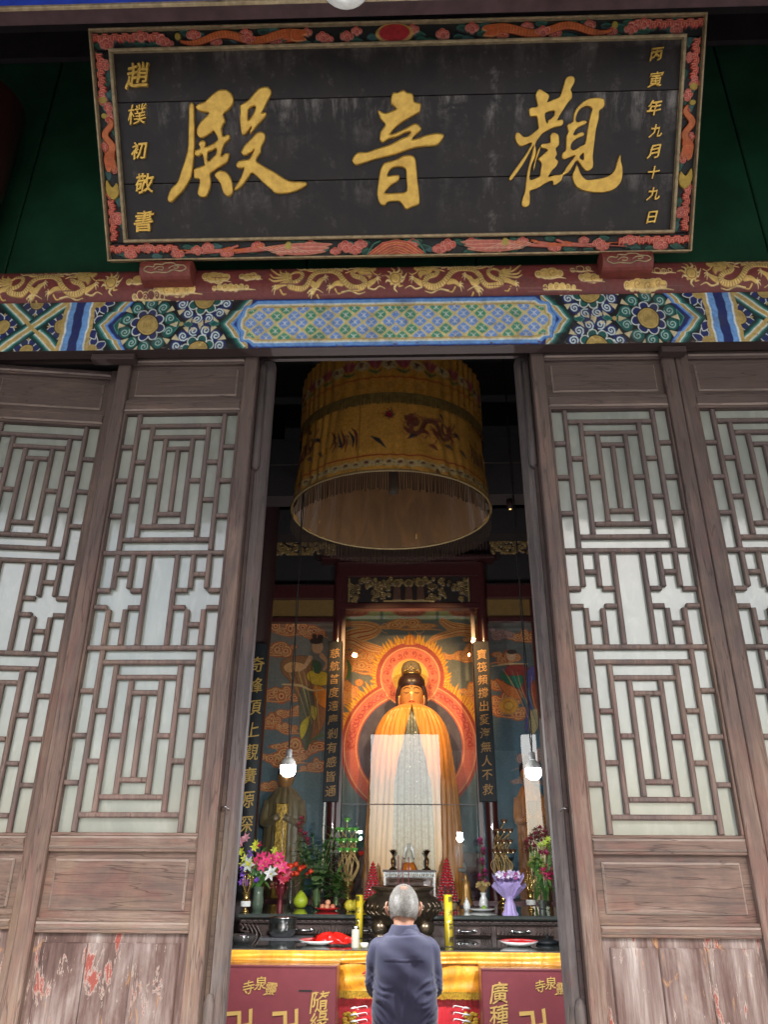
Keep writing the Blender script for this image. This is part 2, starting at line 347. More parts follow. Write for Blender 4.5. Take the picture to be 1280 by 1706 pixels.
# ------------------------------------------------------------------ painter: rasterises flat painted patterns into mesh attributes
class Canvas:
    def __init__(s, x0, x1, y0, y1, res, bg):
        s.x0, s.x1, s.y0, s.y1, s.res = x0, x1, y0, y1, res
        s.nx = int((x1 - x0) * res) + 1; s.ny = int((y1 - y0) * res) + 1
        s.X = np.linspace(x0, x1, s.nx); s.Y = np.linspace(y0, y1, s.ny)
        s.c = np.ones((s.ny, s.nx, 3)) * np.array(bg); s.g = np.zeros((s.ny, s.nx)); s.h = np.zeros((s.ny, s.nx))
    def _bb(s, ax, ay, bx, by):
        i0 = np.searchsorted(s.X, ax - 2); i1 = np.searchsorted(s.X, bx + 2); j0 = np.searchsorted(s.Y, ay - 2); j1 = np.searchsorted(s.Y, by + 2)
        if i0 >= i1 or j0 >= j1: return None
        return (slice(j0, j1), slice(i0, i1)), *np.meshgrid(s.X[i0:i1], s.Y[j0:j1])
    def _put(s, sl, a, colr, gold, h):
        a3 = a[..., None]; s.c[sl] = s.c[sl] * (1 - a3) + np.array(colr) * a3
        s.g[sl] = s.g[sl] * (1 - a) + gold * a
        if h is not None: s.h[sl] = s.h[sl] * (1 - a) + h * a
    def stroke(s, pts, wd, colr, gold=0., h=None, n=0):
        P = crom(pts, n) if n else np.array(pts, float)
        if n and hasattr(wd, '__len__'): wd = np.interp(np.linspace(0, 1, len(P)), np.linspace(0, 1, len(wd)), wd)
        W = np.ones(len(P)) * wd if not hasattr(wd, '__len__') else np.array(wd, float)
        r = W.max() / 2; bb = s._bb(P[:, 0].min() - r, P[:, 1].min() - r, P[:, 0].max() + r, P[:, 1].max() + r)
        if bb is None: return
        sl, X, Y = bb; D = np.full(X.shape, 1e9)
        for i in range(len(P) - 1):
            a, b = P[i], P[i + 1]; d = b - a; L = d @ d + 1e-9
            tt = np.clip(((X - a[0]) * d[0] + (Y - a[1]) * d[1]) / L, 0, 1)
            D = np.minimum(D, np.hypot(X - a[0] - tt * d[0], Y - a[1] - tt * d[1]) - (W[i] + (W[i + 1] - W[i]) * tt) / 2)
        s._put(sl, np.clip(.5 - D * s.res, 0, 1), colr, gold, h)
    def poly(s, pts, colr, gold=0., h=None, n=0, ol=None, ow=1.):
        P = crom(pts, n, True) if n else np.array(pts, float)
        bb = s._bb(*P.min(0), *P.max(0))
        if bb is None: return
        sl, X, Y = bb; ins = np.zeros(X.shape, bool); D = np.full(X.shape, 1e9)
        for i in range(len(P)):
            a, b = P[i], P[(i + 1) % len(P)]; d = b - a; L = d @ d + 1e-9
            tt = np.clip(((X - a[0]) * d[0] + (Y - a[1]) * d[1]) / L, 0, 1)
            D = np.minimum(D, np.hypot(X - a[0] - tt * d[0], Y - a[1] - tt * d[1]))
            if a[1] != b[1]: ins ^= ((a[1] > Y) != (b[1] > Y)) & (X < a[0] + (Y - a[1]) * (b[0] - a[0]) / (b[1] - a[1]))
        D = np.where(ins, -D, D)
        s._put(sl, np.clip(.5 - D * s.res, 0, 1), colr, gold, h)
        if ol is not None: s.stroke(np.vstack([P, P[:1]]), ow, ol[0:3], ol[3] if len(ol) > 3 else 0, h)
    def disc(s, x, y, r, colr, gold=0., h=None, ry=None):
        ry = ry or r; bb = s._bb(x - r, y - ry, x + r, y + ry)
        if bb is None: return
        sl, X, Y = bb; q = np.hypot((X - x) / r, (Y - y) / ry)
        s._put(sl, np.clip(.5 - (q - 1) * min(r, ry) * s.res, 0, 1), colr, gold, h)
    def spiral(s, x, y, r, a0, turns, wd, colr, sg=1, gold=0., h=None):
        t_ = np.linspace(0, 1, 14); a = a0 + sg * t_ * turns * 2 * math.pi; rr = r * (1 - t_ * .85)
        s.stroke(np.c_[x + rr * np.cos(a), y + rr * np.sin(a)], wd, colr, gold, h)
    def mirror(s, right_from_left=True):
        k = s.nx // 2
        for A in (s.c, s.g, s.h): A[:, s.nx - k:] = A[:, :k][:, ::-1]
    def build(s, name, fn, mat, parent=None, smooth=True):
        X, Y = np.meshgrid(s.X, s.Y); V = fn(X, Y, s.h).reshape(-1, 3)
        n = s.nx * s.ny; idx = np.arange(n).reshape(s.ny, s.nx)
        Fq = np.stack([idx[:-1, :-1], idx[1:, :-1], idx[1:, 1:], idx[:-1, 1:]], -1).reshape(-1, 4)
        me = bpy.data.meshes.new(name); me.vertices.add(n); me.vertices.foreach_set('co', V.astype(np.float32).ravel())
        me.loops.add(Fq.size); me.loops.foreach_set('vertex_index', Fq.astype(np.int32).ravel())
        me.polygons.add(len(Fq)); me.polygons.foreach_set('loop_start', np.arange(0, Fq.size, 4, dtype=np.int32))
        me.update(calc_edges=True)
        ca = me.color_attributes.new('Col', 'FLOAT_COLOR', 'POINT'); ca.data.foreach_set('color', np.concatenate([np.clip(s.c, 0, 1), np.ones((s.ny, s.nx, 1))], -1).astype(np.float32).ravel())
        ga = me.attributes.new('gold', 'FLOAT', 'POINT'); ga.data.foreach_set('value', s.g.astype(np.float32).ravel())
        me.validate()
        return link(name, me, mat, parent, smooth)

# ------------------------------------------------------------------ lettering: glyphs as meshes, brushed a little
_gl = {}
def glyph(ch, bold=.012, shear=.12, ext=.03, wob=.02):
    k = (ch, bold, shear, ext)
    if k in _gl: return _gl[k]
    cu = bpy.data.curves.new('glyph', 'FONT'); cu.body = ch; cu.offset = bold; cu.shear = shear; cu.extrude = ext; cu.resolution_u = 3; cu.bevel_depth = 0
    ob = bpy.data.objects.new('glyph', cu); col.objects.link(ob)
    dg = bpy.context.evaluated_depsgraph_get(); me = bpy.data.meshes.new_from_object(ob.evaluated_get(dg))
    bpy.data.objects.remove(ob); bpy.data.curves.remove(cu)
    co = np.zeros(len(me.vertices) * 3); me.vertices.foreach_get('co', co); co = co.reshape(-1, 3)
    lo, hi = co.min(0), co.max(0); co -= (lo + hi) / 2; co /= max(hi[0] - lo[0], hi[1] - lo[1])
    o_ = co.copy(); r_ = random.Random(ord(ch[0])); p1, p2 = r_.random() * 6, r_.random() * 6
    co[:, 0] += wob * np.sin(o_[:, 1] * 9 + p1) + wob * .7 * np.sin(o_[:, 0] * 13 + o_[:, 1] * 11 + p2); co[:, 1] += wob * np.sin(o_[:, 0] * 8 + p2) + .10 * o_[:, 0]
    me.vertices.foreach_set('co', co.ravel()); me.materials.clear(); _gl[k] = me
    return me
def put_glyph(ch, name, c, X, Yv, size, mat, parent, sx=1., bold=.012, shear=.12, label=None, thick=1.):
    """c centre, X right vector, Yv up vector (world), parented keeping world place"""
    me = glyph(ch, bold, shear)
    if not me.materials: me.materials.append(mat)
    o = bpy.data.objects.new(name, me); col.objects.link(o)
    X = Vector(X).normalized(); Yv = Vector(Yv).normalized(); Z = X.cross(Yv)
    mw = Matrix((X, Yv, Z)).transposed().to_4x4(); mw.translation = Vector(c)
    mw = mw @ Matrix.Diagonal((size * sx, size, size * thick, 1))
    keep(o, parent, mw)
    o.material_slots[0].link = 'OBJECT'; o.material_slots[0].material = mat
    if label: o['label'] = label
    return o
def wm(o):
    m_ = Matrix.LocRotScale(o.location, o.rotation_euler, o.scale)
    return wm(o.parent) @ m_ if o.parent else m_
def keep(o, parent, mw=None):
    mw = mw or Matrix.Identity(4)
    if parent: o.parent = parent; mw = wm(parent).inverted() @ mw
    l, r, sc_ = mw.decompose(); o.location = l; o.rotation_euler = r.to_euler(); o.scale = sc_
    return o
def wb(mb, name, mat, parent=None, smooth=False):      # mesh given in world coordinates, hung under a parent
    return keep(link(name, mb.mesh(name), mat, None, smooth), parent)
def wc(cv, name, fn, mat, parent=None): return keep(cv.build(name, fn, mat), parent)
def struct(name, mb, mat, smooth=False): return tag(wb(mb, name, mat, None, smooth), kind='structure')

# ================================================================== THE SETTING
struct('courtyard_ground', MB().add([(-300, -300, 0), (300, -300, 0), (300, 2.2, 0), (-300, 2.2, 0)], [(0, 1, 2, 3)]), M['stone'])
struct('hall_floor', MB().box((-5, 2.2, -.2), (5, 9.6, .004)), M['floor'])
b_ = MB().box((-4.6, 9.35, .1), (4.6, 9.5, 7)); b_.box((-4.6, 3.12, .1), (-4.45, 9.35, 7)).box((4.45, 3.12, .1), (4.6, 9.35, 7))
struct('hall_walls', b_, M['wall_in'])
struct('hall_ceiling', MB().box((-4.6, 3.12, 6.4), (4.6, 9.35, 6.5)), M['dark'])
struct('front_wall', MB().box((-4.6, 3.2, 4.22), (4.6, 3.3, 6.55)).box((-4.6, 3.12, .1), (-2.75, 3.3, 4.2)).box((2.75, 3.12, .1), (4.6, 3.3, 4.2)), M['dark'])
b_ = MB()                                                                           # eave: boards sloping out and down over the porch
b_.add([(-6, 2.0, 5.35), (6, 2.0, 5.35), (6, -.55, 4.62), (-6, -.55, 4.62), (-6, 2.0, 5.5), (6, 2.0, 5.5), (6, -.55, 4.77), (-6, -.55, 4.77)],
       [(0, 1, 2, 3), (7, 6, 5, 4), (0, 4, 5, 1), (2, 6, 7, 3), (1, 5, 6, 2), (3, 7, 4, 0)])
b_.box((-6, 1.98, 6.5), (6, 3.4, 6.6)).box((-6, 1.98, 5.36), (6, 2.0, 6.5))
struct('porch_eave', b_, M['soffit'])
for k in range(24):
    x = -5.6 + k * .48
    r_ = MB().tube([(x, 1.95, 5.30), (x, -.6, 4.57)], .045, 8); o = struct('eave_rafter', r_, M['soffit'], True)

# cross beams in the dark over the hall
for i, (yy, zz) in enumerate(((5.9, 4.55), (6.9, 5.4), (7.6, 4.9))):
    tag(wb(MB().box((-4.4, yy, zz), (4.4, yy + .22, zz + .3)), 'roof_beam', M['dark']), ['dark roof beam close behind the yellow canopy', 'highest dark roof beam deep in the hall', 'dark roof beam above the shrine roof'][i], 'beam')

# ------------------------------------------------------------------ lintel, painted beams
YB = 2.92
zb0, zb1 = at(640, 577, YB)[2], at(640, 496, YB)[2]
XC = (at(245, 543, YB)[0] + at(1082, 530, YB)[0]) / 2
li = thing('door_lintel', 'plain brown timber lintel running above the lattice doors', 'lintel', (0, 3.02, zb0 - .1))
zl0 = at(660, 600, 3.088)[2]
wb(MB().box((-2.75, 3.066, zl0), (2.75, 3.088, 4.25)), 'beam', M['lintel'], li)
for xa, xb, y in ((150, 222, 590), (1104, 1146, 576)):
    a, b2 = at(xa, y, 2.93)[0], at(xb, y, 2.93)[0]
    wb(MB().box((a, 2.94, zb0 - .034), (b2, 2.992, zb0 - .003), .004), 'pivot_block', M['lintel'], li)

NAVY = (.018, .028, .14); BLUE = (.045, .13, .50); LBLUE = (.16, .36, .74); PALE = (.60, .78, .82); TEAL = (.012, .11, .10); DTEAL = (.006, .035, .035)
LTEAL = (.10, .34, .30); GOLDC = (.62, .45, .16); CREAM = (.74, .66, .42); BLK = (.008, .010, .014); WHT = (.75, .80, .78)
def beam_canvas():
    # u: photo pixels at mid height relative to the beam's centre, mirrored; v: 0 top .. 83 bottom
    cxp = 663.0
    c = Canvas(-760, 760, 0, 83, 1.25, BLK)
    def L(p): return [(x - cxp, y) for x, y in p]
    # crossed bands panels at the far left (and two more beyond the frame)
    for ox in (47, -130):
        cx = ox - cxp
        for (px, py) in ((cx, -1), (cx, 84), (cx - 51, 42), (cx + 51, 42)):
            for k in range(8):
                a = k * math.pi / 4 + .39
                P = [(px + 9 * math.cos(a), py + 9 * math.sin(a)), (px + 18 * math.cos(a - .38), py + 18 * math.sin(a - .38)), (px + 27 * math.cos(a), py + 27 * math.sin(a)), (px + 18 * math.cos(a + .38), py + 18 * math.sin(a + .38))]
                if k % 2 == 0 or True: c.poly(P, NAVY, n=4, ol=WHT, ow=1.3)
            for k in range(8):
                a = k * math.pi / 4
                c.poly([(px + 20 * math.cos(a - .12), py + 20 * math.sin(a - .12)), (px + 25 * math.cos(a), py + 25 * math.sin(a)), (px + 20 * math.cos(a + .12), py + 20 * math.sin(a + .12))], GOLDC, .6)
            c.disc(px, py, 13.5, BLK); c.disc(px, py, 12, GOLDC, .8, .4); c.disc(px, py, 8.5, (.5, .36, .12), .8); c.disc(px, py, 7.5, GOLDC, .8)
        for sgn in (1, -1):
            A = [(cx - 62, 42 - sgn * 52), (cx + 62, 42 + sgn * 52)]
            for wd, cc, g in ((27, DTEAL, 0), (20, TEAL, 0), (15, LTEAL, 0), (11, WHT, 0), (8, CREAM, .3), (3.4, GOLDC, .5)): c.stroke(A, wd, cc, g)
        for sgn in (1, -1):
            c.stroke([(cx - 62, 42 - sgn * 52), (cx + 62, 42 + sgn * 52)], 5.5, GOLDC, .5)
    # upright band
    for ox in (0, -178):
        for a, b, cc, g in ((97, 103, GOLDC, .5), (103, 106.5, WHT, 0), (106.5, 116, LBLUE, 0), (116, 131, NAVY, 0), (131, 141, LBLUE, 0), (141, 144.5, WHT, 0), (144.5, 150.5, GOLDC, .5)):
            c.poly([(a + ox - cxp, -2), (b + ox - cxp, -2), (b + ox - cxp, 86), (a + ox - cxp, 86)], cc, g)
    c.poly(L([(151, -2), (420, -2), (420, 86), (151, 86)]), BLK)
    for py in (-2, 85, 41):
        px = 151 - cxp + (4 if py != 41 else -6)
        for k in range(8):
            a = k * math.pi / 4 + .2
            c.poly([(px + 9 * math.cos(a), py + 9 * math.sin(a)), (px + 18 * math.cos(a - .4), py + 18 * math.sin(a - .4)), (px + 28 * math.cos(a), py + 28 * math.sin(a)), (px + 18 * math.cos(a + .4), py + 18 * math.sin(a + .4))], NAVY, n=4, ol=WHT, ow=1.3)
        if py != 41: c.disc(px, py, 12, GOLDC, .8); c.disc(px, py, 8, (.5, .36, .12), .8); c.disc(px, py, 7, GOLDC, .8)
    c.poly(L([(98, -2), (150.5, -2), (150.5, 86), (98, 86)]), BLK)
    for a, b, cc, g in ((97, 103, GOLDC, .5), (103, 106.5, WHT, 0), (106.5, 116, LBLUE, 0), (116, 131, NAVY, 0), (131, 141, LBLUE, 0), (141, 144.5, WHT, 0), (144.5, 150.5, GOLDC, .5)):
        c.poly([(a - cxp, -2), (b - cxp, -2), (b - cxp, 86), (a - cxp, 86)], cc, g)
    def chevron(x0, fill):
        base = [(41, -4), (28, 11), (25, 17), (18, 19), (0, 41.5), (18, 64), (25, 66), (28, 72), (41, 87)]
        def sh(d): return [(x0 + x + d - cxp, y) for x, y in base]
        for d, cc, g in ((-7, DTEAL, 0), (-3.5, TEAL, 0), (1, LTEAL, 0), (4.5, WHT, 0), (7, GOLDC, .5), (12.5, CREAM, .2), (13.5, LBLUE, 0), (18, BLUE, 0), (20, NAVY, 0)):
            P = sh(d); c.poly(P + [(x0 + fill - cxp, 90), (x0 + fill - cxp, -6)], cc, g)
    chevron(158, 130)
    # hexagon with the round flower, crossing fans, half flowers
    c.poly(L([(186, 41.5), (219, -4), (262, -4), (304, 41.5), (262, 88), (219, 88)]), BLK)
    c.poly(L([(262, -4), (400, -4), (400, 88), (262, 88)]), BLK)
    for P in ([(187, 41), (197, 28), (197, 56)], [(301, 41), (290, 28), (290, 56)]): c.poly(L(P), TEAL, ol=LTEAL, ow=1.2)
    def flower(cx, cy, R, pet, spr, gr, ns):
        cx -= cxp
        for k in range(ns):
            a = (k + .5) * 2 * math.pi / ns; x, y = cx + R * math.cos(a), cy + R * .95 * math.sin(a)
            c.disc(x, y, 10.2, spr[0]); c.spiral(x, y, 8.4, a + math.pi * .9, 1.55, 2.0, spr[1]); c.spiral(x, y, 7.6, a + math.pi * .9, 1.4, .8, WHT)
            a2 = k * 2 * math.pi / ns; rr = R * 1.13
            ax, ay = math.cos(a2), math.sin(a2)
            c.poly([(cx + (rr - 7) * ax, cy + (rr - 7) * ay), (cx + rr * ax + 5 * -ay + 6 * ax, cy + rr * ay + 5 * ax + 6 * ay), (cx + rr * ax - 5 * -ay + 6 * ax, cy + rr * ay - 5 * ax + 6 * ay)], CREAM, .45, .3)
        for k in range(8):
            a = (k + .3) * math.pi / 4; x, y = cx + 21 * math.cos(a), cy + 20 * math.sin(a)
            c.disc(x, y, 8.4, WHT); c.disc(x, y, 6.8, pet)
        c.disc(cx, cy, 19, BLK); c.disc(cx, cy, 17, GOLDC, .8, .6); c.disc(cx, cy, 14.5, (.48, .33, .10), .8, .6); c.disc(cx, cy, 13.4, GOLDC, .8, .6)
        for k in range(7): c.stroke([(cx - 8 + k * 2.2 + rnd.random() * 2, cy - 6 + rnd.random() * 5), (cx - 6 + k * 2.2, cy + 3 + rnd.random() * 4)], .8, (.42, .28, .08), .6)
    flower(245, 41.5, 38.5, NAVY, (TEAL, LTEAL), 0, 10)
    flower(337, -3, 38, TEAL, (NAVY, PALE), 0, 12)
    flower(335, 87, 38, TEAL, (NAVY, PALE), 0, 12)
    for k, x in ((1, 305), (-1, 366)):
        c.poly(L([(x - 3 * k, 41), (x + 9 * k, 36), (x + 16 * k, 41), (x + 9 * k, 46)]), TEAL, ol=LTEAL, ow=1)
        c.disc(x - 4 * k - cxp, 41, 3.5, GOLDC, .6)
    for x, y in ((324, 34), (324, 48), (346, 36), (346, 47)): c.poly(L([(x - 5, y - 2), (x + 5, y), (x - 3, y + 4)]), CREAM, .4)
    # border lines top and bottom
    chevron(372, 80)
    # central cartouche
    def cart(d):
        P = []
        P += [(428 - d * .3, 6 - d), (419 - d * .5, 13 - d * .6), (409 - d * .7, 14 - d * .6), (407 - d, 27 - d * .3), (401 - d, 34), (401 - d, 49), (407 - d, 56 + d * .3), (409 - d * .7, 69 + d * .6), (419 - d * .5, 70 + d * .6), (428 - d * .3, 77 + d)]
        P = crom(P, 4).tolist(); return [(x - cxp, y) for x, y in P] + [(5, 77 + d), (5, 6 - d)]
    c.poly(L([(418, -2), (670, -2), (670, 86), (418, 86)]), NAVY)
    for d, cc, g in ((4.5, BLUE, 0), (3, LBLUE, 0), (-2.2, WHT, 0), (-4.2, CREAM, .4), (-6.5, GOLDC, .6)): c.poly(cart(d), cc, g)
    inner = np.array(cart(-9.5)); sav = c.c.copy(); sg_ = c.g.copy()
    c.poly(cart(-9.5), (.72, .62, .30), .15)
    hx, hy = 14.6, 12.3
    for r in range(-1, 8):
        for q in range(-2, 26):
            x = -262 + q * 2 * hx + (r % 2) * hx + 3; y = 41.5 + (r - 3) * hy
            if x > 8: continue
            greenish = (r in (0, 1, 5, 6) and (q % 2 == 0 or r in (0, 6))) or (r in (2, 4) and q % 2 == 0)
            cc = (.08, .32, .20) if greenish else (.19, .34, .74)
            P = [(x + a * hx * .72, y + b_ * hy * .74) for a, b_ in ((-1, 0), (-.62, -.52), (0, -1), (.62, -.52), (1, 0), (.62, .52), (0, 1), (-.62, .52))]
            c.poly(P, cc, h=-.5); c.stroke(P + P[:1], 1.1, (.30, .50, .30) if greenish else (.36, .50, .78))
            for ax, ay in ((4.5, 4), (4.5, -4)): c.stroke([(x - ax, y - ay), (x + ax, y + ay)], 1.0, WHT)
            c.stroke([(x, y - 4), (x, y + 4)], .8, WHT)
    # keep the lattice inside the cartouche
    msk = Canvas(-760, 760, 0, 83, 1.25, (0, 0, 0)); msk.poly(cart(-8.5), (1, 1, 1)); k_ = msk.c[..., :1]
    kx = (c.X[None, :, None] < 6) * (c.X[None, :, None] > -290)
    k_ = np.where(kx, k_, 0.0); c.c = sav * (1 - k_) + c.c * k_; c.g = sg_ * (1 - k_[..., 0]) + c.g * k_[..., 0]
    c.mirror()
    # flaking along the lower edge
    rr = np.random.RandomState(3)
    for _ in range(70):
        x = rr.uniform(-520, 520); y = 83 - abs(rr.normal(0, 2.2)); c.disc(x, y, rr.uniform(.6, 3.2), (.13, .075, .06), 0, -.5, rr.uniform(.5, 1.4))
    for _ in range(60): c.disc(rr.uniform(-700, 700), rr.uniform(0, 83), rr.uniform(.4, 1.3), (.14, .12, .11), 0, -.4)
    return c
bc = beam_canvas()
kx = (at(1082, 530, YB)[0] - at(245, 543, YB)[0]) / (1082 - 245.)
blue = thing('painted_beam', 'long blue and green painted beam with gilt flowers above the doors', 'beam', (XC, YB, zb0))
wc(bc, 'painted_face', lambda X, Y, H: np.stack([XC + (X + (.8 * np.sin(Y * .13 + X * .043) + .5 * np.sin(Y * .31 - X * .11)) * (np.abs(X) < 750)) * kx, YB - H * .002, zb1 + (zb0 - zb1) * (Y + .7 * np.sin(X * .09 + 1.3 * np.sin(X * .017)) * np.sin(Y / 83 * math.pi)) / 83], -1), M['paint'], blue)
wb(MB().box((-3.2, YB + .002, zb0 - .001), (3.3, 2.985, zb1)), 'timber', M['lintel'], blue)

# --- dragons and clouds in gilt relief on the red beam
GL = (.78, .54, .18); GL2 = (.88, .68, .32); GD = (.34, .17, .05)
def dragon(c, ox, oy, s, sg=1, cols=(GL, GL2, GD), gold=.8, h=1.0, sy=None, fine=True, wm=1.):
    a, b, d = cols; sy = sy or s
    def T(P): return [(ox + sg * x * s, oy + y * sy) for x, y in P]
    def st(P, w_, cc=a, n=5, hh=h): c.stroke(T(P), np.array(w_) * s * wm if hasattr(w_, '__len__') else w_ * s * wm, cc, gold, hh, n)
    # plume tail, mane, whiskers
    for P in ([(62, 26), (50, 24), (38, 20), (26, 8), (25, 4)], [(62, 27), (48, 27), (33, 27), (26, 21)], [(62, 29), (48, 31), (34, 33), (25, 29)], [(58, 22), (50, 20), (44, 18), (42, 11)], [(64, 33), (52, 38), (40, 39), (34, 42)], [(60, 22), (54, 18), (52, 14)]):
        st(P, [4, 3.6, 2.8, 1.6], a)
    for i in range(7):
        x = 76 + i * 11
        st([(x + 18, 13 - .2 * i), (x + 9, 9), (x + 2, 11), (x - 6, 6 + (i % 2) * 4)], [3.4, 2.6, 1.4], b)
    for i in range(6):
        x = 90 + i * 10; st([(x + 10, 15), (x + 2, 14), (x - 5, 10)], [3, 1.4], a)
    # legs and claws
    for P, C in (([(108, 40), (114, 33), (120, 29)], (120, 28)), ([(58, 36), (48, 38), (39, 43)], (37, 43)), ([(150, 38), (140, 38), (132, 43)], (131, 43)), ([(196, 40), (204, 36), (209, 32)], (210, 31)), ([(100, 38), (104, 44), (101, 50)], (100, 50))):
        st(P, [9, 7, 5], a); cx, cy = C; sgx = 1 if C[0] in (120, 210) else -1
        for ang in (-70, -25, 20, 65): 
            q = D2R(ang); st([(cx, cy), (cx + sgx * 5 * math.cos(q), cy + 5 * math.sin(q)), (cx + sgx * 7 * math.cos(q) , cy + 7 * math.sin(q) + 2)], [3, 1.6, .8], b, 3)
        st([(cx - sgx * 8, cy + 3), (cx - sgx * 12, cy + 8), (cx - sgx * 18, cy + 8)], [3, 1], a)
    for P in ([(150, 50), (165, 48), (178, 52), (190, 50)], [(195, 45), (206, 47), (215, 43), (224, 46)], [(92, 50), (98, 46), (108, 46), (118, 50)]): st(P, [2.2, 2, .8], b)
    body = [(60, 24), (68, 17), (78, 17), (82, 24), (76, 32), (64, 37), (60, 41), (72, 44), (84, 44), (92, 38), (97, 28), (106, 19), (118, 16), (132, 16), (144, 22), (152, 32), (162, 41), (174, 45), (186, 43), (190, 37), (184, 30), (172, 26), (168, 20), (174, 14), (184, 13)]
    P = crom(body, 6); w_ = np.interp(np.linspace(0, 1, len(P)), [0, .1, .4, .75, .9, 1], [3, 5.6, 7.6, 8.6, 7, 7.5]) * wm
    TP = np.array(T(P)); c.stroke(TP, (w_ + 1.6) * s, d, gold * .5, h * .4); c.stroke(TP, w_ * s, a, gold, h)
    if fine:
        for i in range(2, len(P) - 2, 1):
            t_ = TP[i + 1] - TP[i - 1]; nrm = np.array([-t_[1], t_[0]]) / (np.hypot(*t_) + 1e-6)
            c.stroke([TP[i] - nrm * w_[i] * .42 * s, TP[i] + nrm * w_[i] * .3 * s], .8 * s, d if i % 2 else b, gold, h * 1.05)
    # head
    c.poly(T([(176, 10), (186, 8), (196, 10), (206, 8), (209, 13), (205, 18), (198, 18), (202, 24), (198, 32), (193, 27), (186, 26), (178, 22)]), a, gold, h * 1.2, 3, ol=(*d, gold * .5), ow=.9 * s)
    st([(178, 10), (166, 8), (155, 12)], [4, 3, 1.5], b); st([(180, 14), (168, 15), (156, 20)], [4, 3, 1.5], a)
    st([(172, 4), (180, 7), (192, 7), (200, 10)], [2, 3.5, 2.5], a); st([(200, 16), (205, 22), (212, 25), (217, 22)], [1.8, 1.6, 1], a)
    c.disc(*T([(192, 12.5)])[0], 1.6 * s, d); c.stroke(T([(196, 18), (188, 19)]), 1.4 * s, d)
def pearl(c, x, y, s, cols=(GL, GL2, GD), gold=.8):
    for k in range(11):
        a = k * 2 * math.pi / 11 + .2; r1 = 9 * s; r2 = (17 + 4 * (k % 3)) * s
        c.stroke([(x + r1 * math.cos(a), y + r1 * math.sin(a)), (x + (r1 + r2) / 2 * math.cos(a + .35), y + (r1 + r2) / 2 * math.sin(a + .35) - s), (x + r2 * math.cos(a + .1), y + r2 * math.sin(a + .1) - 4 * s)], np.array([5, 3.5, 1]) * s, cols[0] if k % 2 else cols[1], gold, .9, 4)
    c.disc(x, y, 9.5 * s, cols[2], .4, .6); c.disc(x, y, 8 * s, cols[0], gold, 1.2)
def goldcloud(c, x, y, wd, hh, solid=True, seed=0):
    r_ = random.Random(seed)
    n = max(3, int(wd / 9))
    L_ = [(x + wd * (i / (n - 1) - .5) * .8, y + (r_.random() - .5) * hh * .35, hh * (.34 + .24 * math.sin(math.pi * i / (n - 1)))) for i in range(n)]
    for (a, b, r1) in L_: c.disc(a, b, r1 + 1.1, GL2, .8, .8)
    for (a, b, r1) in L_: c.disc(a, b, r1 - .2, GL if solid else (.20, .045, .035), .8 if solid else 0, .9 if solid else .1)
    for (a, b, r1) in L_[::2]: c.spiral(a, b, r1 * .8, 2, 1.1, .9, GD if solid else GL2, 1, .6, .9)
    c.stroke([(x - wd * .45, y + hh * .3), (x, y + hh * .5), (x + wd * .35, y + hh * .38), (x + wd * .62, y + hh * .5)], [1, 2.6, 2, .8], GL2, .8, .8, 5)
YR = 2.90; zr0, zr1 = at(640, 494, YR)[2], at(640, 432, YR)[2]
RB = (.19, .040, .037)
rc = Canvas(-760, 760, 0, 64, 1.3, RB); RO = 663.0
dragon(rc, 443 - 22 - RO, 2, 1.0, 1); dragon(rc, 903 - RO, 2, 1.0, -1); pearl(rc, 663 - RO, 33, .95)
dragon(rc, -66 - RO, 4, 1.0, 1); pearl(rc, 172 - RO, 33, .9)
dragon(rc, 1400 - RO, 4, 1.0, -1); pearl(rc, 1162 - RO, 33, .9)
for x, y, a, b_, so in ((217, 30, 34, 13, 1), (283, 45, 78, 13, 1), (238, 53, 60, 10, 0), (353, 26, 44, 18, 1), (412, 26, 36, 11, 1), (380, 43, 70, 8, 1), (265, 31, 22, 6, 0),
                        (924, 30, 44, 16, 1), (978, 22, 34, 10, 0), (993, 38, 38, 12, 1), (940, 50, 60, 8, 1), (1084, 48, 76, 14, 1), (1112, 28, 40, 8, 0)):
    goldcloud(rc, x - RO, y, a, b_, so, x)
rr = np.random.RandomState(5)
for _ in range(36): rc.stroke([(x := rr.uniform(-700, 700), y := rr.uniform(5, 60)), (x + rr.uniform(10, 70), y + rr.uniform(-1, 1))], rr.uniform(.6, 2.), (.24, .085, .075))
def redprof(X, Y, H):
    t_ = Y / 64.; a = np.arcsin((t_ - .5) * 2 * .985)
    yy = YR + .09 * (1 - np.cos(a)) * .9; zz = (zr0 + zr1) / 2 - (zr1 - zr0) / 2 * np.sin(a) / .985
    return np.stack([XC + X * kx, yy - H * .004, zz], -1)
redb = thing('dragon_beam', 'rounded red beam with gilded dragons under the name board', 'beam', (XC, YR, zr0))
wc(rc, 'gilded_face', redprof, M['paint'], redb)
wb(MB().box((-3.2, YR + .085, zr0 - .004), (3.3, 3.18, zr1 + .004)), 'timber', M['maroon'], redb)

# green boards behind the name board
YG = 3.1
gz0, gz1 = zr1 - .02, 6.5
gb = thing('green_boarding', 'dark green painted boards behind the name board', 'wall panel', (0, YG, gz0))
xs = [at(22, 400, YG)[0], at(250, 400, YG)[0], at(1250, 300, YG)[0]]
edges = [-3.2, xs[0], -1.2, -.45, .45, 1.2, xs[2], 3.3]
for a, b_ in zip(edges[:-1], edges[1:]):
    wb(MB().box((a + .004, YG, gz0), (b_ - .004, YG + .05, gz1 - .25), .006), 'board', M['green'], gb)
wb(MB().box((-3.2, YG - .03, gz1 - .25), (3.3, YG + .05, gz1)), 'top_rail', M['soffit'], gb)

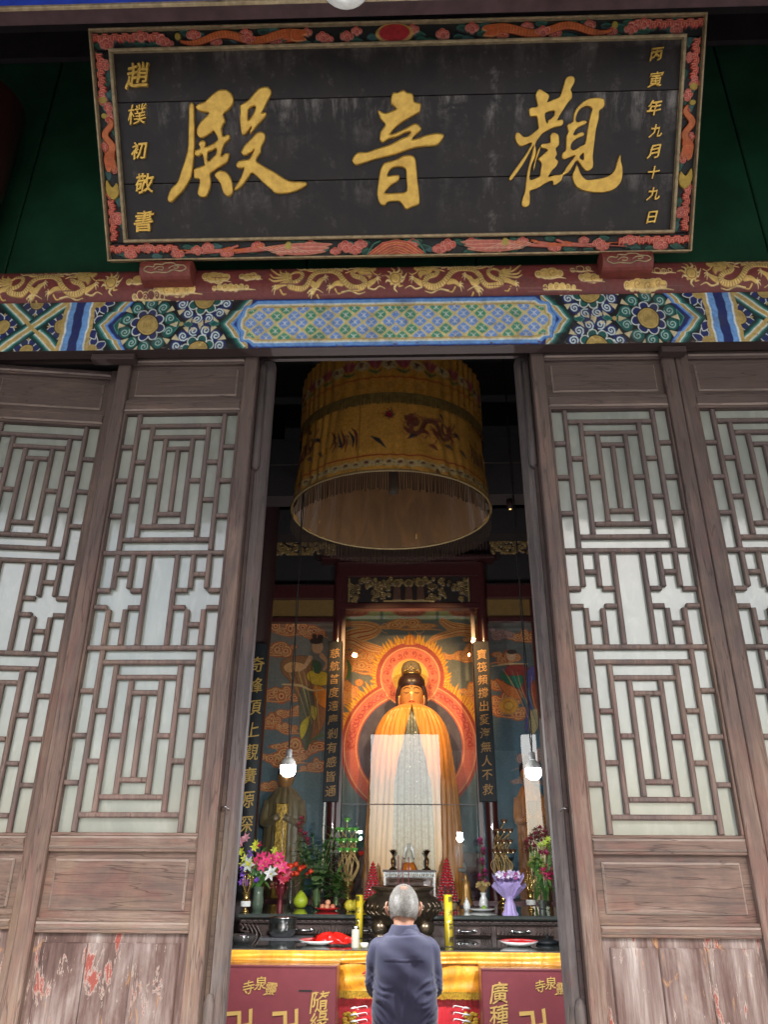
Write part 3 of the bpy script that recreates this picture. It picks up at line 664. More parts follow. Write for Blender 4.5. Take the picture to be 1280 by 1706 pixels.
# ------------------------------------------------------------------ the name board
BL = at(185, 438, 2.84); BR = at(1158, 416, 2.84)
def tw(Y): return at(1173, 24, Y)[0] - at(142, 46, Y)[0]
lo_, hi_ = 1.5, 2.84
for _ in range(40):
    md = (lo_ + hi_) / 2
    if tw(md) > BR[0] - BL[0]: hi_ = md
    else: lo_ = md
TL = at(142, 46, md); TR = at(1173, 24, md)
P0 = (BL + BR) / 2; P0[0] -= .017; UX = np.array([1., 0, 0]); PT = (TL + TR) / 2
UY = PT - P0; PH = float(np.hypot(UY[1], UY[2])); UY = np.array([0, UY[1], UY[2]]) / PH; UN = np.cross(UX, UY)   # toward the viewer
PW = float(BR[0] - BL[0])
def P3(u, v, n=0.): return P0 + UX * u + UY * v + UN * n
def pl(px, py):
    q = onplane(px, py, P0, UN) - P0; return float(q @ UX), float(q @ UY)
pmat = Matrix((Vector(UX), -Vector(UN), Vector(UY))).transposed().to_4x4()          # local x right, -y toward viewer, z up the board
pmat.translation = Vector(P0)
plaque = thing('name_board', 'huge black name board with three gilded characters, leaning out above the doors', 'sign', P0)
_, r_, _ = pmat.decompose(); plaque.rotation_euler = r_.to_euler()
FWm = .092   # carved frame width
iu0, iv0 = -PW / 2 + FWm, FWm; iv1 = PH - FWm
j1 = pl(640, 296)[1]; j2 = pl(640, 158)[1]
for a, b_ in ((iv0, j1), (j1, j2), (j2, iv1)):
    me = MB().box((iu0, -.0, 0), (-iu0, .03, b_ - a - .0025), .002).mesh('plank')
    o = link('plank', me, M['lacquer'], plaque); o.location = (0, .02, a)
# inner gilt bead and outer rim
def rimbox(name, ins, wd, y0, y1, mat):
    u = PW / 2 - ins; v0, v1 = ins, PH - ins
    for (a, b_) in (((-u, v0), (u, v0 + wd)), ((-u, v1 - wd), (u, v1)), ((-u, v0 + wd), (-u + wd, v1 - wd)), ((u - wd, v0 + wd), (u, v1 - wd))):
        link(name, MB().box((a[0], y0, a[1]), (b_[0], y1, b_[1]), wd * .25).mesh(name), mat, plaque)
rimbox('gilt_bead', FWm - .006, .014, -.012, .02, M['gold_trim'])
rimbox('outer_rim', 0, .008, -.012, .05, M['gold_trim'])
link('back_board', MB().box((-PW / 2, .05, 0), (PW / 2, .065, PH)).mesh('back_board'), M['maroon_dark'], plaque)
ORG = (.62, .13, .035); RDK = (.56, .075, .05); GRN = (.02, .09, .06); TGR = (.05, .13, .13); PINK = (.62, .17, .12)
def fret(c, x, y, s, sx=1, sy=1, n=9, seed=0):
    r_ = random.Random(seed)
    for i in range(n):
        X0 = x + sx * i * s * 1.05; k = r_.random()
        for P in ([(0, 0), (s, 0), (s, s * .9)], [(s * .2, s * .9), (s * .2, s * .3), (s * .7, s * .3), (s * .7, s * .75)]):
            Q = [(X0 + sx * a, y + sy * (b_ + (s * .25 if i % 2 else 0))) for a, b_ in P]
            c.stroke(Q, s * .52, RDK, 0, 1.4); c.stroke(Q, s * .16, (.80, .30, .19), 0, 1.7)
def frame_strip(Lp, kind):
    """Lp length, 22 high; kind decides the carving"""
    c = Canvas(0, Lp, 0, 24, 1.6 if Lp < 500 else 1.3, (.012, .014, .014))
    rs = random.Random(len(kind))
    for i in range(int(Lp / 13)):
        x = rs.uniform(0, Lp); y = rs.uniform(2, 22); cc = rs.choice((GRN, GRN, TGR, (.015, .05, .04)))
        c.poly([(x - 10, y), (x - 4, y - 5), (x + 5, y - 3), (x + 11, y), (x + 4, y + 5), (x - 5, y + 4)], cc, 0, .5, 3)
        c.stroke([(x - 8, y), (x, y - 2), (x + 8, y)], 1., (.05, .19, .13), 0, .7, 3)
    fr = 120 if Lp > 500 else 78
    fret(c, 3, 4, 8, 1, 1, int(fr / 8.5), 1); fret(c, Lp - 3, 4, 8, -1, 1, int(fr / 8.5), 2)
    def redcloud(x, y, s=1.):
        for dx, dy, r1 in ((-6, 0, 5), (0, -2, 6), (7, 0, 5), (1, 3, 5)):
            c.disc(x + dx * s, y + dy * s, r1 * s, (.75, .30, .22), 0, 1.2); c.disc(x + dx * s, y + dy * s, (r1 - 1.2) * s, RDK, 0, 1.3); c.spiral(x + dx * s, y + dy * s, r1 * .6 * s, 1, 1, .8, (.75, .30, .22), 1, 0, 1.4)
    def serpent(x0, x1, sg):
        n = 40; t_ = np.linspace(0, 1, n); X_ = x0 + (x1 - x0) * t_; Y_ = 12.5 + 6.2 * np.sin(t_ * math.pi * 3.6 + .5) * (1 - .4 * t_)
        wd = np.interp(t_, [0, .15, .85, 1], [4, 9.5, 12, 14])
        c.stroke(np.c_[X_, Y_], wd + 1.5, (.03, .012, .008), 0, .8); c.stroke(np.c_[X_, Y_], wd, ORG, 0, 1.6)
        for i in range(2, n): c.stroke([(X_[i], Y_[i] - wd[i] * .35), (X_[i] + (x1 - x0) / n * .35, Y_[i] + wd[i] * .35)], .8, (.72, .28, .10), 0, 1.7)
        hx = x1; d = 1 if x1 > x0 else -1
        for k in range(5): c.stroke([(hx - d * 4, 8 + k * 2.3), (hx - d * 22, 4 + k * 4)], [4.5, 1], ORG, 0, 1.7)
        c.poly([(hx - d * 6, 5), (hx + d * 12, 5), (hx + d * 18, 10), (hx + d * 10, 13), (hx + d * 16, 18), (hx, 20), (hx - d * 8, 16)], ORG, 0, 2., 3, ol=(.75, .32, .12), ow=1)
        c.disc(x0 - d * 6, 8, 5, (.45, .32, .05), 0, 1.2)
    for i in range(int(Lp / 46)): redcloud(30 + i * 46 + rs.uniform(-8, 8), 7 if i % 2 else 17, rs.uniform(.8, 1.1))
    if kind == 'top':
        m = Lp / 2
        serpent(150, m - 160, 1); serpent(Lp - 150, m + 160, 1)
        for x in (m - 78, m + 78, m - 118, 118, Lp - 118, 260, Lp - 260): redcloud(x, 8 if x % 2 else 14)
        c.disc(m, 12, 31, (.62, .36, .10), 0, 1.4, 14); c.disc(m, 12, 25, (.50, .03, .035), 0, 1.8, 11.5)
    elif kind == 'bottom':
        m = Lp / 2
        for sg in (-1, 1):
            for k in range(3): c.poly([(m + sg * (110 + k * 6), 6 + k * 5), (m + sg * (170 + 18 * k), 4 + k * 6), (m + sg * (230 - k * 10), 10 + k * 4), (m + sg * 160, 14 + k * 4)], PINK, 0, 1.5, 4, ol=(.8, .42, .28), ow=1)
            for k in range(9): c.stroke([(m + sg * (190 + k * 14), 6 + (k % 3) * 3), (m + sg * (230 + k * 12), 13), (m + sg * (280 + k * 14), 17 - k % 4 * 2)], [4, 4, 1.4], ORG if k % 2 else PINK, 0, 1.5, 4)
            for k in range(7): c.stroke([(m + sg * (185 + k * 9), 8), (m + sg * (150 + k * 10), 18)], .8, (.82, .5, .34), 0, 1.7)
            redcloud(m + sg * 88, 10, 1.2); redcloud(m + sg * 72, 16); redcloud(m + sg * 345, 12); c.disc(m + sg * 186, 7, 6, (.50, .38, .08), 0, 1.4)
        for k in range(6): c.poly([(m - 52 + k * 7, 23), (m - 24 + k * 4, 5 + k * 3), (m, 1 + k * 3.4), (m + 24 - k * 4, 5 + k * 3), (m + 52 - k * 7, 23)], (RDK, ORG)[k % 2], 0, 1.2 + k * .1, 0, ol=(.78, .35, .16), ow=.9)
        for sg in (-1, 1): c.stroke([(m + sg * 50, 22), (m + sg * 40, 8), (m + sg * 28, 3)], 3, (.06, .20, .14), 0, 1.4, 4)
    else:
        serpent(120, Lp - 150, 1); c.poly([(Lp - 118, 4), (Lp - 96, 2), (Lp - 80, 12), (Lp - 92, 22), (Lp - 112, 20), (Lp - 104, 12)], (.55, .36, .05), 0, 1.8, 4)
        redcloud(100, 16); c.disc(86, 8, 6, (.50, .34, .06), 0, 1.3)
    return c
for kind in ('top', 'bottom', 'left', 'right'):
    horiz = kind in ('top', 'bottom'); Lw = PW if horiz else PH - 2 * FWm
    c = frame_strip(1000 if horiz else 350, kind); LL = 1000. if horiz else 350.
    if kind == 'top': fn = lambda X, Y, H: np.stack([-PW / 2 + X / 1000 * PW, .025 - H * .010, PH - .008 - Y / 24 * (FWm - .016)], -1)
    elif kind == 'bottom': fn = lambda X, Y, H: np.stack([-PW / 2 + X / 1000 * PW, .025 - H * .010, .008 + (24 - Y) / 24 * (FWm - .016)], -1)
    elif kind == 'left': fn = lambda X, Y, H: np.stack([-PW / 2 + .008 + Y / 24 * (FWm - .016), .025 - H * .010, PH - FWm - X / 350 * (PH - 2 * FWm)], -1)
    else: fn = lambda X, Y, H: np.stack([PW / 2 - .008 - Y / 24 * (FWm - .016), .025 - H * .010, PH - FWm - X / 350 * (PH - 2 * FWm)], -1)
    link('carved_border', c.build('carved_border', fn, M['frame_paint']).data, M['frame_paint'], plaque, True)
    bpy.data.objects.remove([o for o in bpy.data.objects if o.name.startswith('carved_border') and o.parent is None][0])

# traced calligraphy
G1 = [  # (zoom origin x, y, scale, outer loop, holes)
 (240, 120, 4.267, [(335,213),(350,235),(352,330),(355,420),(352,560),(345,640),(330,740),(300,800),(265,850),(215,900),(190,925),(168,915),(165,885),(190,825),(235,780),(265,690),(295,600),(310,520),(313,400),(315,300),(318,235)], []),
 (240, 120, 4.267, [(365,245),(380,225),(430,205),(500,140),(550,120),(600,130),(630,170),(628,220),(600,260),(560,295),(570,330),(568,355),(548,390),(552,420),(560,455),(595,440),(607,455),(600,480),(570,505),(555,540),(545,580),(550,595),(575,575),(600,575),(600,600),(585,640),(545,665),(490,700),(465,725),(470,760),(468,810),(440,880),(400,888),(385,875),(378,850),(395,765),(360,755),(352,730),(355,690),(395,670),(425,660),(425,640),(412,580),(385,595),(362,590),(358,570),(362,552),(388,545),(395,530),(385,510),(395,490),(420,485),(435,500),(432,530),(480,510),(520,480),(515,450),(500,425),(490,415),(470,430),(420,462),(390,462),(372,430),(378,390),(400,350),(460,290),(420,280),(385,272)],
    [[(448,570),(480,555),(512,540),(508,580),(490,600),(452,632)]]),
 (240, 120, 4.267, [(500,735),(515,710),(545,698),(585,710),(610,745),(625,790),(628,850),(610,878),(585,880),(560,850),(540,790)], []),
 (240, 120, 4.267, [(680,235),(710,215),(745,190),(800,125),(840,103),(880,103),(902,130),(895,165),(870,210),(850,255),(835,285),(862,283),(865,300),(850,325),(790,390),(758,435),(750,425),(765,395),(755,388),(735,420),(705,445),(690,430),(685,390),(678,330),(683,280)],
    [[(740,260),(770,240),(790,240),(785,270),(750,330),(737,335),(735,290)]]),
 (240, 120, 4.267, [(690,560),(720,510),(760,470),(800,430),(835,422),(857,440),(855,480),(830,530),(825,570),(795,625),(850,665),(930,710),(1030,770),(1140,778),(1152,800),(1120,825),(1040,855),(940,862),(900,830),(840,780),(770,715),(740,745),(700,800),(665,830),(640,838),(645,815),(685,750),(710,680),(690,682),(665,680),(653,660),(665,635),(700,622),(745,615),(775,565),(780,545),(760,565),(715,592),(695,580)], [])]
G2 = [
 (560, 120, 6.4, [(585,320),(590,260),(610,215),(660,212),(718,183),(755,213),(800,218),(825,245),(835,310),(890,322),(908,345),(895,410),(870,435),(770,490),(690,540),(630,590),(575,655),(620,650),(700,615),(790,570),(830,545),(870,550),(908,590),(900,620),(850,665),(812,715),(880,700),(960,668),(1070,647),(1130,655),(1152,675),(1120,735),(1060,780),(920,790),(800,815),(640,870),(480,910),(400,930),(300,965),(215,988),(180,960),(172,930),(200,880),(245,850),(330,850),(440,810),(560,775),(700,705),(760,680),(800,632),(740,640),(650,685),(570,705),(510,740),(485,740),(467,710),(475,630),(525,555),(480,500),(455,440),(445,408),(480,415),(530,433),(600,405),(645,385),(600,345)], []),
 (560, 120, 6.4, [(520,965),(640,930),(720,890),(780,880),(830,895),(850,940),(860,1030),(870,1150),(885,1260),(892,1380),(870,1415),(800,1440),(760,1460),(735,1450),(700,1400),(670,1375),(600,1375),(550,1385),(520,1418),(470,1400),(440,1310),(445,1220),(460,1100),(480,1020)],
    [[(550,1085),(580,1035),(630,1008),(700,1008),(745,1035),(752,1130),(752,1265),(640,1285),(525,1290),(530,1265),(590,1200),(650,1165),(675,1130),(668,1095),(620,1095),(560,1105)]])]
G3 = [
 (830, 110, 5.565, [(355,260),(385,210),(430,230),(480,270),(460,330),(520,305),(575,280),(600,220),(620,150),(640,100),(685,88),(715,105),(712,150),(680,210),(690,240),(690,290),(660,325),(610,400),(555,495),(600,490),(610,520),(590,550),(520,565),(440,605),(400,640),(350,715),(355,760),(350,830),(320,900),(305,960),(300,1050),(370,1030),(395,1010),(400,960),(410,900),(380,862),(385,850),(440,800),(465,770),(405,750),(410,720),(440,715),(490,700),(490,640),(520,612),(560,630),(570,660),(570,725),(540,760),(552,810),(535,850),(562,880),(545,925),(510,960),(470,1025),(520,1010),(600,995),(650,920),(720,830),(700,830),(620,860),(600,840),(605,800),(635,770),(640,650),(660,600),(645,545),(700,510),(710,440),(740,380),(820,310),(900,290),(960,292),(992,310),(990,370),(945,410),(940,480),(915,580),(900,700),(885,830),(888,920),(860,960),(820,965),(780,920),(740,870),(700,920),(660,980),(610,1010),(590,1060),(525,1102),(512,1060),(450,1080),(370,1130),(300,1155),(300,1210),(295,1280),(260,1305),(230,1290),(228,1240),(255,1160),(265,1070),(280,960),(310,850),(330,770),(335,730),(290,810),(240,900),(170,1000),(120,1058),(108,1035),(150,970),(200,900),(270,800),(320,705),(230,738),(190,720),(165,670),(170,620),(200,615),(240,650),(290,645),(350,600),(380,570),(375,520),(365,460),(310,462),(295,430),(300,385),(370,370),(365,320)],
    [[(440,440),(480,415),(530,410),(525,450),(500,480),(470,500),(465,525),(450,510)],
     [(725,480),(760,400),(830,365),(880,385),(870,430),(850,510),(835,600),(815,710),(770,740),(710,775),(680,760),(690,710),(740,665),(800,640),(800,615),(770,610),(720,635),(705,625),(740,570),(820,530),(822,505),(790,500),(740,515)],
     [(760,840),(800,800),(800,860),(785,865)]]),
 (830, 110, 5.565, [(735,910),(720,950),(700,1000),(700,1040),(730,1110),(800,1150),(900,1168),(1000,1165),(1080,1140),(1140,1080),(1160,1010),(1160,940),(1145,870),(1140,815),(1110,890),(1085,970),(1020,1020),(920,1045),(830,1050),(780,1010),(750,940)], []),
 (830, 110, 5.565, [(400,745),(385,800),(362,860),(345,920),(333,965),(340,915),(355,840),(378,770)], [])]
def brushchar(G, label, bv=.009):
    root = None
    for zx, zy, s, outer, holes in G:
        cu = bpy.data.curves.new('stroke', 'CURVE'); cu.dimensions = '2D'; cu.fill_mode = 'BOTH'; cu.extrude = .006; cu.bevel_depth = bv; cu.bevel_resolution = 3; cu.offset = -bv * .9
        for lp in [outer] + holes:
            Q = crom(lp, 3, True); sp = cu.splines.new('POLY'); sp.points.add(len(Q) - 1)
            for k, (x, y) in enumerate(Q):
                u, v = pl(zx + x / s, zy + y / s); sp.points[k].co = (u, v, 0, 1)
            sp.use_cyclic_u = True
        ob = bpy.data.objects.new('stroke', cu); col.objects.link(ob)
        me = bpy.data.meshes.new_from_object(ob.evaluated_get(bpy.context.evaluated_depsgraph_get()))
        bpy.data.objects.remove(ob)
        co = np.zeros(len(me.vertices) * 3); me.vertices.foreach_get('co', co); co = co.reshape(-1, 3)
        q = np.stack([co[:, 0], .018 - co[:, 2] * 1.0 - .004, co[:, 1]], -1)
        if root is None:
            c0 = q.mean(0); root = bpy.data.objects.new('gilded_character', me); col.objects.link(root); root.parent = plaque; me.vertices.foreach_set('co', q.ravel())
            me.materials.clear(); me.materials.append(M['gold']); root['label'] = label
        else:
            me.vertices.foreach_set('co', q.ravel()); link('brush_stroke', me, M['gold'], root)
brushchar(G1, 'large gilded character at the left of the board')
brushchar(G2, 'large gilded character in the middle of the board')
brushchar(G3, 'large gilded character at the right of the board', .0042)
for ch, x, y, s in (('趙', 228, 125, .125), ('樸', 227, 190, .095), ('初', 231, 250, .08), ('敬', 240, 305, .095), ('書', 239, 368, .10),
                    ('丙', 1096, 89, .062), ('寅', 1094, 131, .072), ('年', 1092, 178, .068), ('九', 1094, 217, .062), ('月', 1091, 252, .066), ('十', 1091, 286, .056), ('九', 1090, 322, .064), ('日', 1088, 361, .054)):
    u, v = pl(x, y); put_glyph(ch, 'small_gilded_character', P3(u, v, -.012), UX, UY, s, M['gold'], plaque, bold=0 if ch == '樸' else .014, shear=.18, thick=3)
# sparkling bits of gilt left on the lacquer
# round red pegs with gilt clouds that carry the board
for xa, xb, yy, lab in ((232, 316, 440, 'red peg with gilt cloud carrying the left end of the name board'), (1005, 1090, 424, 'red peg with gilt cloud carrying the right end of the name board')):
    a, b_ = at(xa, yy, 2.80), at(xb, yy, 2.80); cx = (a[0] + b_[0]) / 2; hw = (b_[0] - a[0]) / 2; zc_ = a[2] - .004
    pg = thing('board_rest', lab, 'bracket', (cx, 2.88, zc_ - .1), group='red pegs under the name board')
    R = .056
    prof = [(2.90, zc_ - .055)] + [(2.86 - .055 * math.cos(t_), zc_ + R * math.sin(t_)) for t_ in np.linspace(-math.pi / 2, math.pi / 2, 12)] + [(2.90, zc_ + .055)]
    mb = MB(); n = len(prof); mb.add([(cx - hw, y, z) for y, z in prof] + [(cx + hw, y, z) for y, z in prof], [(i, i + n, i + 1 + n, i + 1) for i in range(n - 1)] + [tuple(range(n)), tuple(range(2 * n - 1, n - 1, -1))])
    wb(mb, 'peg', M['red_peg'], pg)
    cl = MB(); r_ = .002
    def pp(u, v): th = v * .62 / R - .35; return (cx + u, 2.86 - .057 * math.cos(th), zc_ + (R + .002) * math.sin(th))
    base = crom([(-.10, -.01), (-.085, .02), (-.055, .015), (-.045, .04), (-.01, .035), (0, .05), (.04, .05), (.055, .03), (.09, .025), (.105, 0), (.08, -.02), (.04, -.012), (.01, -.03), (-.04, -.025), (-.07, -.03)], 5, True)
    cl.tube([pp(*q) for q in np.vstack([base, base[:1]])], .0035, 5)
    cl.tube([pp(*q) for q in crom([(-.05, -.005), (-.03, .015), (-.005, .01), (-.01, -.01), (-.03, -.008)], 5)], .003, 5)
    cl.tube([pp(*q) for q in crom([(.02, .0), (.04, .02), (.07, .015), (.06, 0), (.045, .003)], 5)], .003, 5)
    wb(cl, 'gilt_cloud', M['gold_trim'], pg, True)

# beam crossing in front at the very top, with its blue face, gilt edge and the things hanging from it
zA = at(0, 20, 1.95)[2]
tb = thing('eave_beam', 'blue painted eave beam with gilt lower edge across the top', 'beam', (0, 1.95, zA))
M['blue_face'] = plain('bright_blue_paint', (.035, .085, .62), .5, var=.25, scale=7, obj=False)
M['under'] = plain('purplish_brown_underside', (.085, .045, .048), .6, var=.35, scale=8, obj=False)
wb(MB().box((-4, 1.934, zA + .012), (4, 1.944, zA + .42)), 'blue_face', M['blue_face'], tb)
wb(MB().box((-4, 1.93, zA - .008), (4, 1.944, zA + .010), .003), 'gilt_edge', M['gold_trim'], tb)
wb(MB().box((-4, 1.945, zA - .002), (4, float(on(70, 41, zA)[1]), zA + .42)), 'core', M['under'], tb)
q = at(362, 8, 1.93)
hk = thing('eave_pendant', 'small blue and white carved tip hanging over the eave beam', 'ornament', (q[0], 1.9, zA + .03))
for k, (dx, mt) in enumerate(((-.02, 'blue_face'), (0, 'white_cer'), (.02, 'blue_face'))):
    wb(MB().tube(crom([(q[0] + dx - .03, 1.90, zA + .10), (q[0] + dx - .015, 1.895, zA + .03), (q[0] + dx, 1.895, zA - .012), (q[0] + dx * .5 + .022, 1.90, zA + .005), (q[0] + .03, 1.90, zA + .09)], 5), .0095, 8), 'curl', M[mt], hk, True)
q = at(575, -21, 1.75)
gl_ = thing('porch_lamp', 'white round porch lamp hanging under the eave, cut by the top edge', 'lamp', (q[0], 1.75, q[2]))
wb(MB().lathe([(.001, -.006), (.05, -.004), (.085, .006), (.095, .02), (.09, .04), (.05, .05), (.001, .055)], (q[0], 1.75, q[2]), 24), 'lamp_shade', plain('white_lamp_glass', (.8, .8, .76), .3), gl_, True)
wb(MB().tube([(q[0], 1.75, q[2] + .08), (q[0], 1.75, 5.25)], .008, 6), 'rod', M['soffit'], gl_)
for sg, xx in ((-1, at(72, 50, 2.9)[0]), (1, 2.62)):
    x = xx - .24 if sg < 0 else xx + .24
    tag(wb(MB().lathe([(.24, 0), (.24, 5.6)], (x, 2.9, .0), 32), 'porch_column', M['maroon'], None, True), ['dark red round porch column at the left edge', 'dark red round porch column beyond the right edge'][sg > 0], 'column')

# ================================================================== LATTICE DOORS
YD = 3.0; TH = .062
zq = lambda y, x=1010: float(at(x, y, YD)[2])
Z = dict(top=zq(583), p1t=zq(596), p1b=zq(655), lt=zq(678), b1=zq(913), b2=zq(1075), lb=zq(1391), p2t=zq(1424), p2b=zq(1537), p3t=zq(1563), bot=.22)
LW = float(at(1122, 583, YD)[0] - at(884, 583, YD)[0])
Z['p3b'] = .42
ST = .062; BW = .0195
def lattice_bars(w_):
    """vertical / horizontal bars of the whole lattice: (x0,x1,z0,z1) centre lines in opening coords"""
    X = [0, .122, .252, .384, .5, .616, .748, .878, 1]; X = [a * w_ for a in X]
    B = []   # ('v', x, z0, z1) or ('h', z, x0, x1)
    def block(zt, zb):
        H = zt - zb; r = .088 * H; t1, t2, t3 = zt - r, zt - 2 * r, zt - 3 * r; b1, b2, b3 = zb + r, zb + 2 * r, zb + 3 * r
        B.append(('v', X[1], zb, zt)); B.append(('v', X[7], zb, zt))
        B.append(('h', t1, X[1], X[7])); B.append(('h', b1, X[1], X[7]))
        B.append(('v', X[2], b1, t1)); B.append(('v', X[6], b1, t1))
        B.append(('h', t2, X[2], X[6])); B.append(('h', b2, X[2], X[6]))
        B.append(('v', X[3], b2, t2)); B.append(('v', X[5], b2, t2))
        B.append(('h', t3, X[3], X[5])); B.append(('h', b3, X[3], X[5])); B.append(('v', X[4], b3, t3))
        for k in (.25, .5, .75):
            for a, c in ((X[0], X[1]), (X[7], X[8])): B.append(('h', zt - H * k, a, c))
        for k in (1 / 3, 2 / 3):
            for a, c in ((X[1], X[2]), (X[6], X[7])): B.append(('h', t1 - (t1 - b1) * k, a, c))
        for a, c in ((X[2], X[3]), (X[5], X[6])): B.append(('h', (zt + zb) / 2, a, c))
    def middle(zt, zb):
        H = zt - zb
        B.append(('v', X[3], zb, zt)); B.append(('v', X[5], zb, zt))
        for sg in (0, 1):
            def zz(k): return zt - H * k if sg == 0 else zb + H * k
            for (c0, c1, c2, c3) in ((X[0], X[1], X[2], X[3]), (X[5], X[6], X[7], X[8])):
                za = zz(.41); e = zz(0)
                B.append(('v', c1, min(za, e), max(za, e))); B.append(('v', c2, min(za, e), max(za, e)))
                B.append(('h', za, c0, c1)); B.append(('h', za, c2, c3)); B.append(('h', zz(.235), c1, c2))
    block(Z['lt'], Z['b1']); middle(Z['b1'], Z['b2']); block(Z['b2'], Z['lb'])
    B.append(('h', Z['b1'], 0, w_)); B.append(('h', Z['b2'], 0, w_))
    return B
def build_leaf(w_, label, name='lattice_door'):
    T = thing(name, label, 'door', (0, 0, 0), group='lattice doors across the hall front')
    o0, o1 = ST, w_ - ST
    def P(nm, mb, mat, **k):
        o_ = link(nm, mb.mesh(nm), M[mat], T)
        if nm == 'rail':
            o_.data.materials.append(M['worn_edge'])
            for q_ in (5, 7, 15, 17): o_.data.polygons[q_].material_index = 1 if q_ in (5, 7) else 0
        return o_
    for a, b_ in ((0, ST), (o1, w_)):
        P('stile', MB().box((a, 0, Z['bot']), (b_, TH, Z['top']), .004), 'wood_v')
    # inner beads beside the stiles
    for a, b_ in ((o0, o0 + .011), (o1 - .011, o1)): P('bead', MB().box((a, .009, Z['lb']), (b_, .05, Z['lt']), .003), 'wood_v')
    for a, b_ in ((Z['p1t'], Z['top']), (Z['lt'], Z['p1b']), (Z['p2t'], Z['lb']), (Z['p3t'], Z['p2b']), (Z['bot'], Z['p3b'])):
        hh = b_ - a
        P('rail', MB().box((o0, .003, a + .012), (o1, TH - .004, b_ - .012), .007).box((o0, .010, a), (o1, TH - .006, a + .012), .003).box((o0, .010, b_ - .012), (o1, TH - .006, b_), .003), 'wood_h')
    for (a, b_, mt, n) in ((Z['p1b'], Z['p1t'], 'wood_panel', 1), (Z['p2b'], Z['p2t'], 'wood_panel', 1), (Z['p3b'], Z['p3t'], 'peel', 3)):
        pn = P('panel', MB().box((o0, .030, a), (o1, .042, b_)), 'peel' if mt == 'peel' else 'wood_panel')
        d = .030; e = .007
        if n == 1:
            rf_ = link('raised_field', MB().box((o0 + d, .019, a + d * .8), (o1 - d, .0295, b_ - d * .8), e).mesh('raised_field'), M[mt], pn); rf_.data.materials.append(M['worn_edge']); [setattr(rf_.data.polygons[q_], 'material_index', 1) for q_ in (5, 6, 7, 8)]
        else:
            wd = (o1 - o0 - 2 * d) / 3
            for k in range(3):
                x0 = o0 + d + k * wd + (.0008 if k else 0); link('board', MB().box((x0, .019 + .0008 * k, a + d), (x0 + wd - .0012, .0295, b_ - d), .004).mesh('board'), M[mt], pn)
    x0 = o0 + .011; ww = o1 - o0 - .022
    for kind_, c, a, b_ in lattice_bars(ww):
        h = BW / 2; dz = rnd.uniform(-.0012, .0012)
        if kind_ == 'v':
            q0, q1 = a + (h if abs(a - Z['lb']) > .01 else 0), b_ - (h if abs(b_ - Z['lt']) > .01 else 0)
            P('lattice_bar', MB().box((x0 + c - h, .0165 + dz, q0), (x0 + c + h, .040, q1), .0045), 'wood_bar')
        else:
            q0, q1 = a + (h if a > .001 else 0), b_ - (h if b_ < ww - .001 else 0)
            P('lattice_bar', MB().box((x0 + q0, .0165 + dz, c - h), (x0 + q1, .040, c + h), .0045), 'wood_bar')
    for a, b_ in ((Z['b1'], Z['lt']), (Z['b2'], Z['b1']), (Z['lb'], Z['b2'])):
        P('glass_pane', MB().box((x0, .0405, a + .001), (x0 + ww, .0445, b_ - .001)), 'pane')
    return T
XA = float(at(884, 583, YD)[0]); XBr = float(at(430, 590, YD)[0]); XBl = float(at(205, 597, YD)[0])
leaf = build_leaf(LW, 'weathered lattice door standing just right of the open doorway')
leaf.location = (XA, YD, 0)
c2 = copy_tree(leaf); c2.location = (XA + LW + .004, YD + .004, 0); c2['label'] = 'lattice door cut by the right edge of the view'
c3 = copy_tree(leaf); c3.location = (XBr - LW, YD - .002, 0); c3.rotation_euler = (0, 0, 0); c3['label'] = 'weathered lattice door standing just left of the open doorway'
# leaf at the far left, folded a little inward
zt = Z['top']
def solveY(px, py):
    lo2, hi2 = 2.5, 4.
    for _ in range(40):
        m2 = (lo2 + hi2) / 2
        if at(px, py, m2)[2] > zt: hi2 = m2
        else: lo2 = m2
    return at(px, py, m2)
R1 = solveY(205, 618); R0 = solveY(0, 605)
dirv = (R1 - R0)[:2]; dirv = dirv / np.hypot(*dirv); ang = math.atan2(dirv[1], dirv[0])
c4 = copy_tree(leaf); c4['label'] = 'lattice door cut by the left edge, folded slightly inward'
edge = np.array([R1[0], R1[1]]) + dirv * .008
c4.location = (edge[0] - math.cos(ang) * LW, edge[1] - math.sin(ang) * LW, 0); c4.rotation_euler = (0, 0, ang)
print('leaf0', R0, R1, math.degrees(ang))
c5 = copy_tree(leaf); c5.location = (c4.location.x - LW * math.cos(ang) - .01, c4.location.y + .01, 0); c5['label'] = 'lattice door wholly beyond the left edge of the view'

for lf_ in (leaf, c2, c3, c4, c5):       # old joinery: no two bars sit quite alike
    for ch in lf_.children:
        if ch.name.startswith('lattice_bar'):
            ch.location.x += rnd.uniform(-.0012, .0012); ch.location.z += rnd.uniform(-.0016, .0016); ch.location.y += rnd.uniform(-.001, .0022)
        elif ch.name.startswith('glass_pane'):
            a_ = rnd.uniform(-.004, .004); ch.rotation_euler.z = a_; ch.location.y += abs(a_) * LW * 1.2
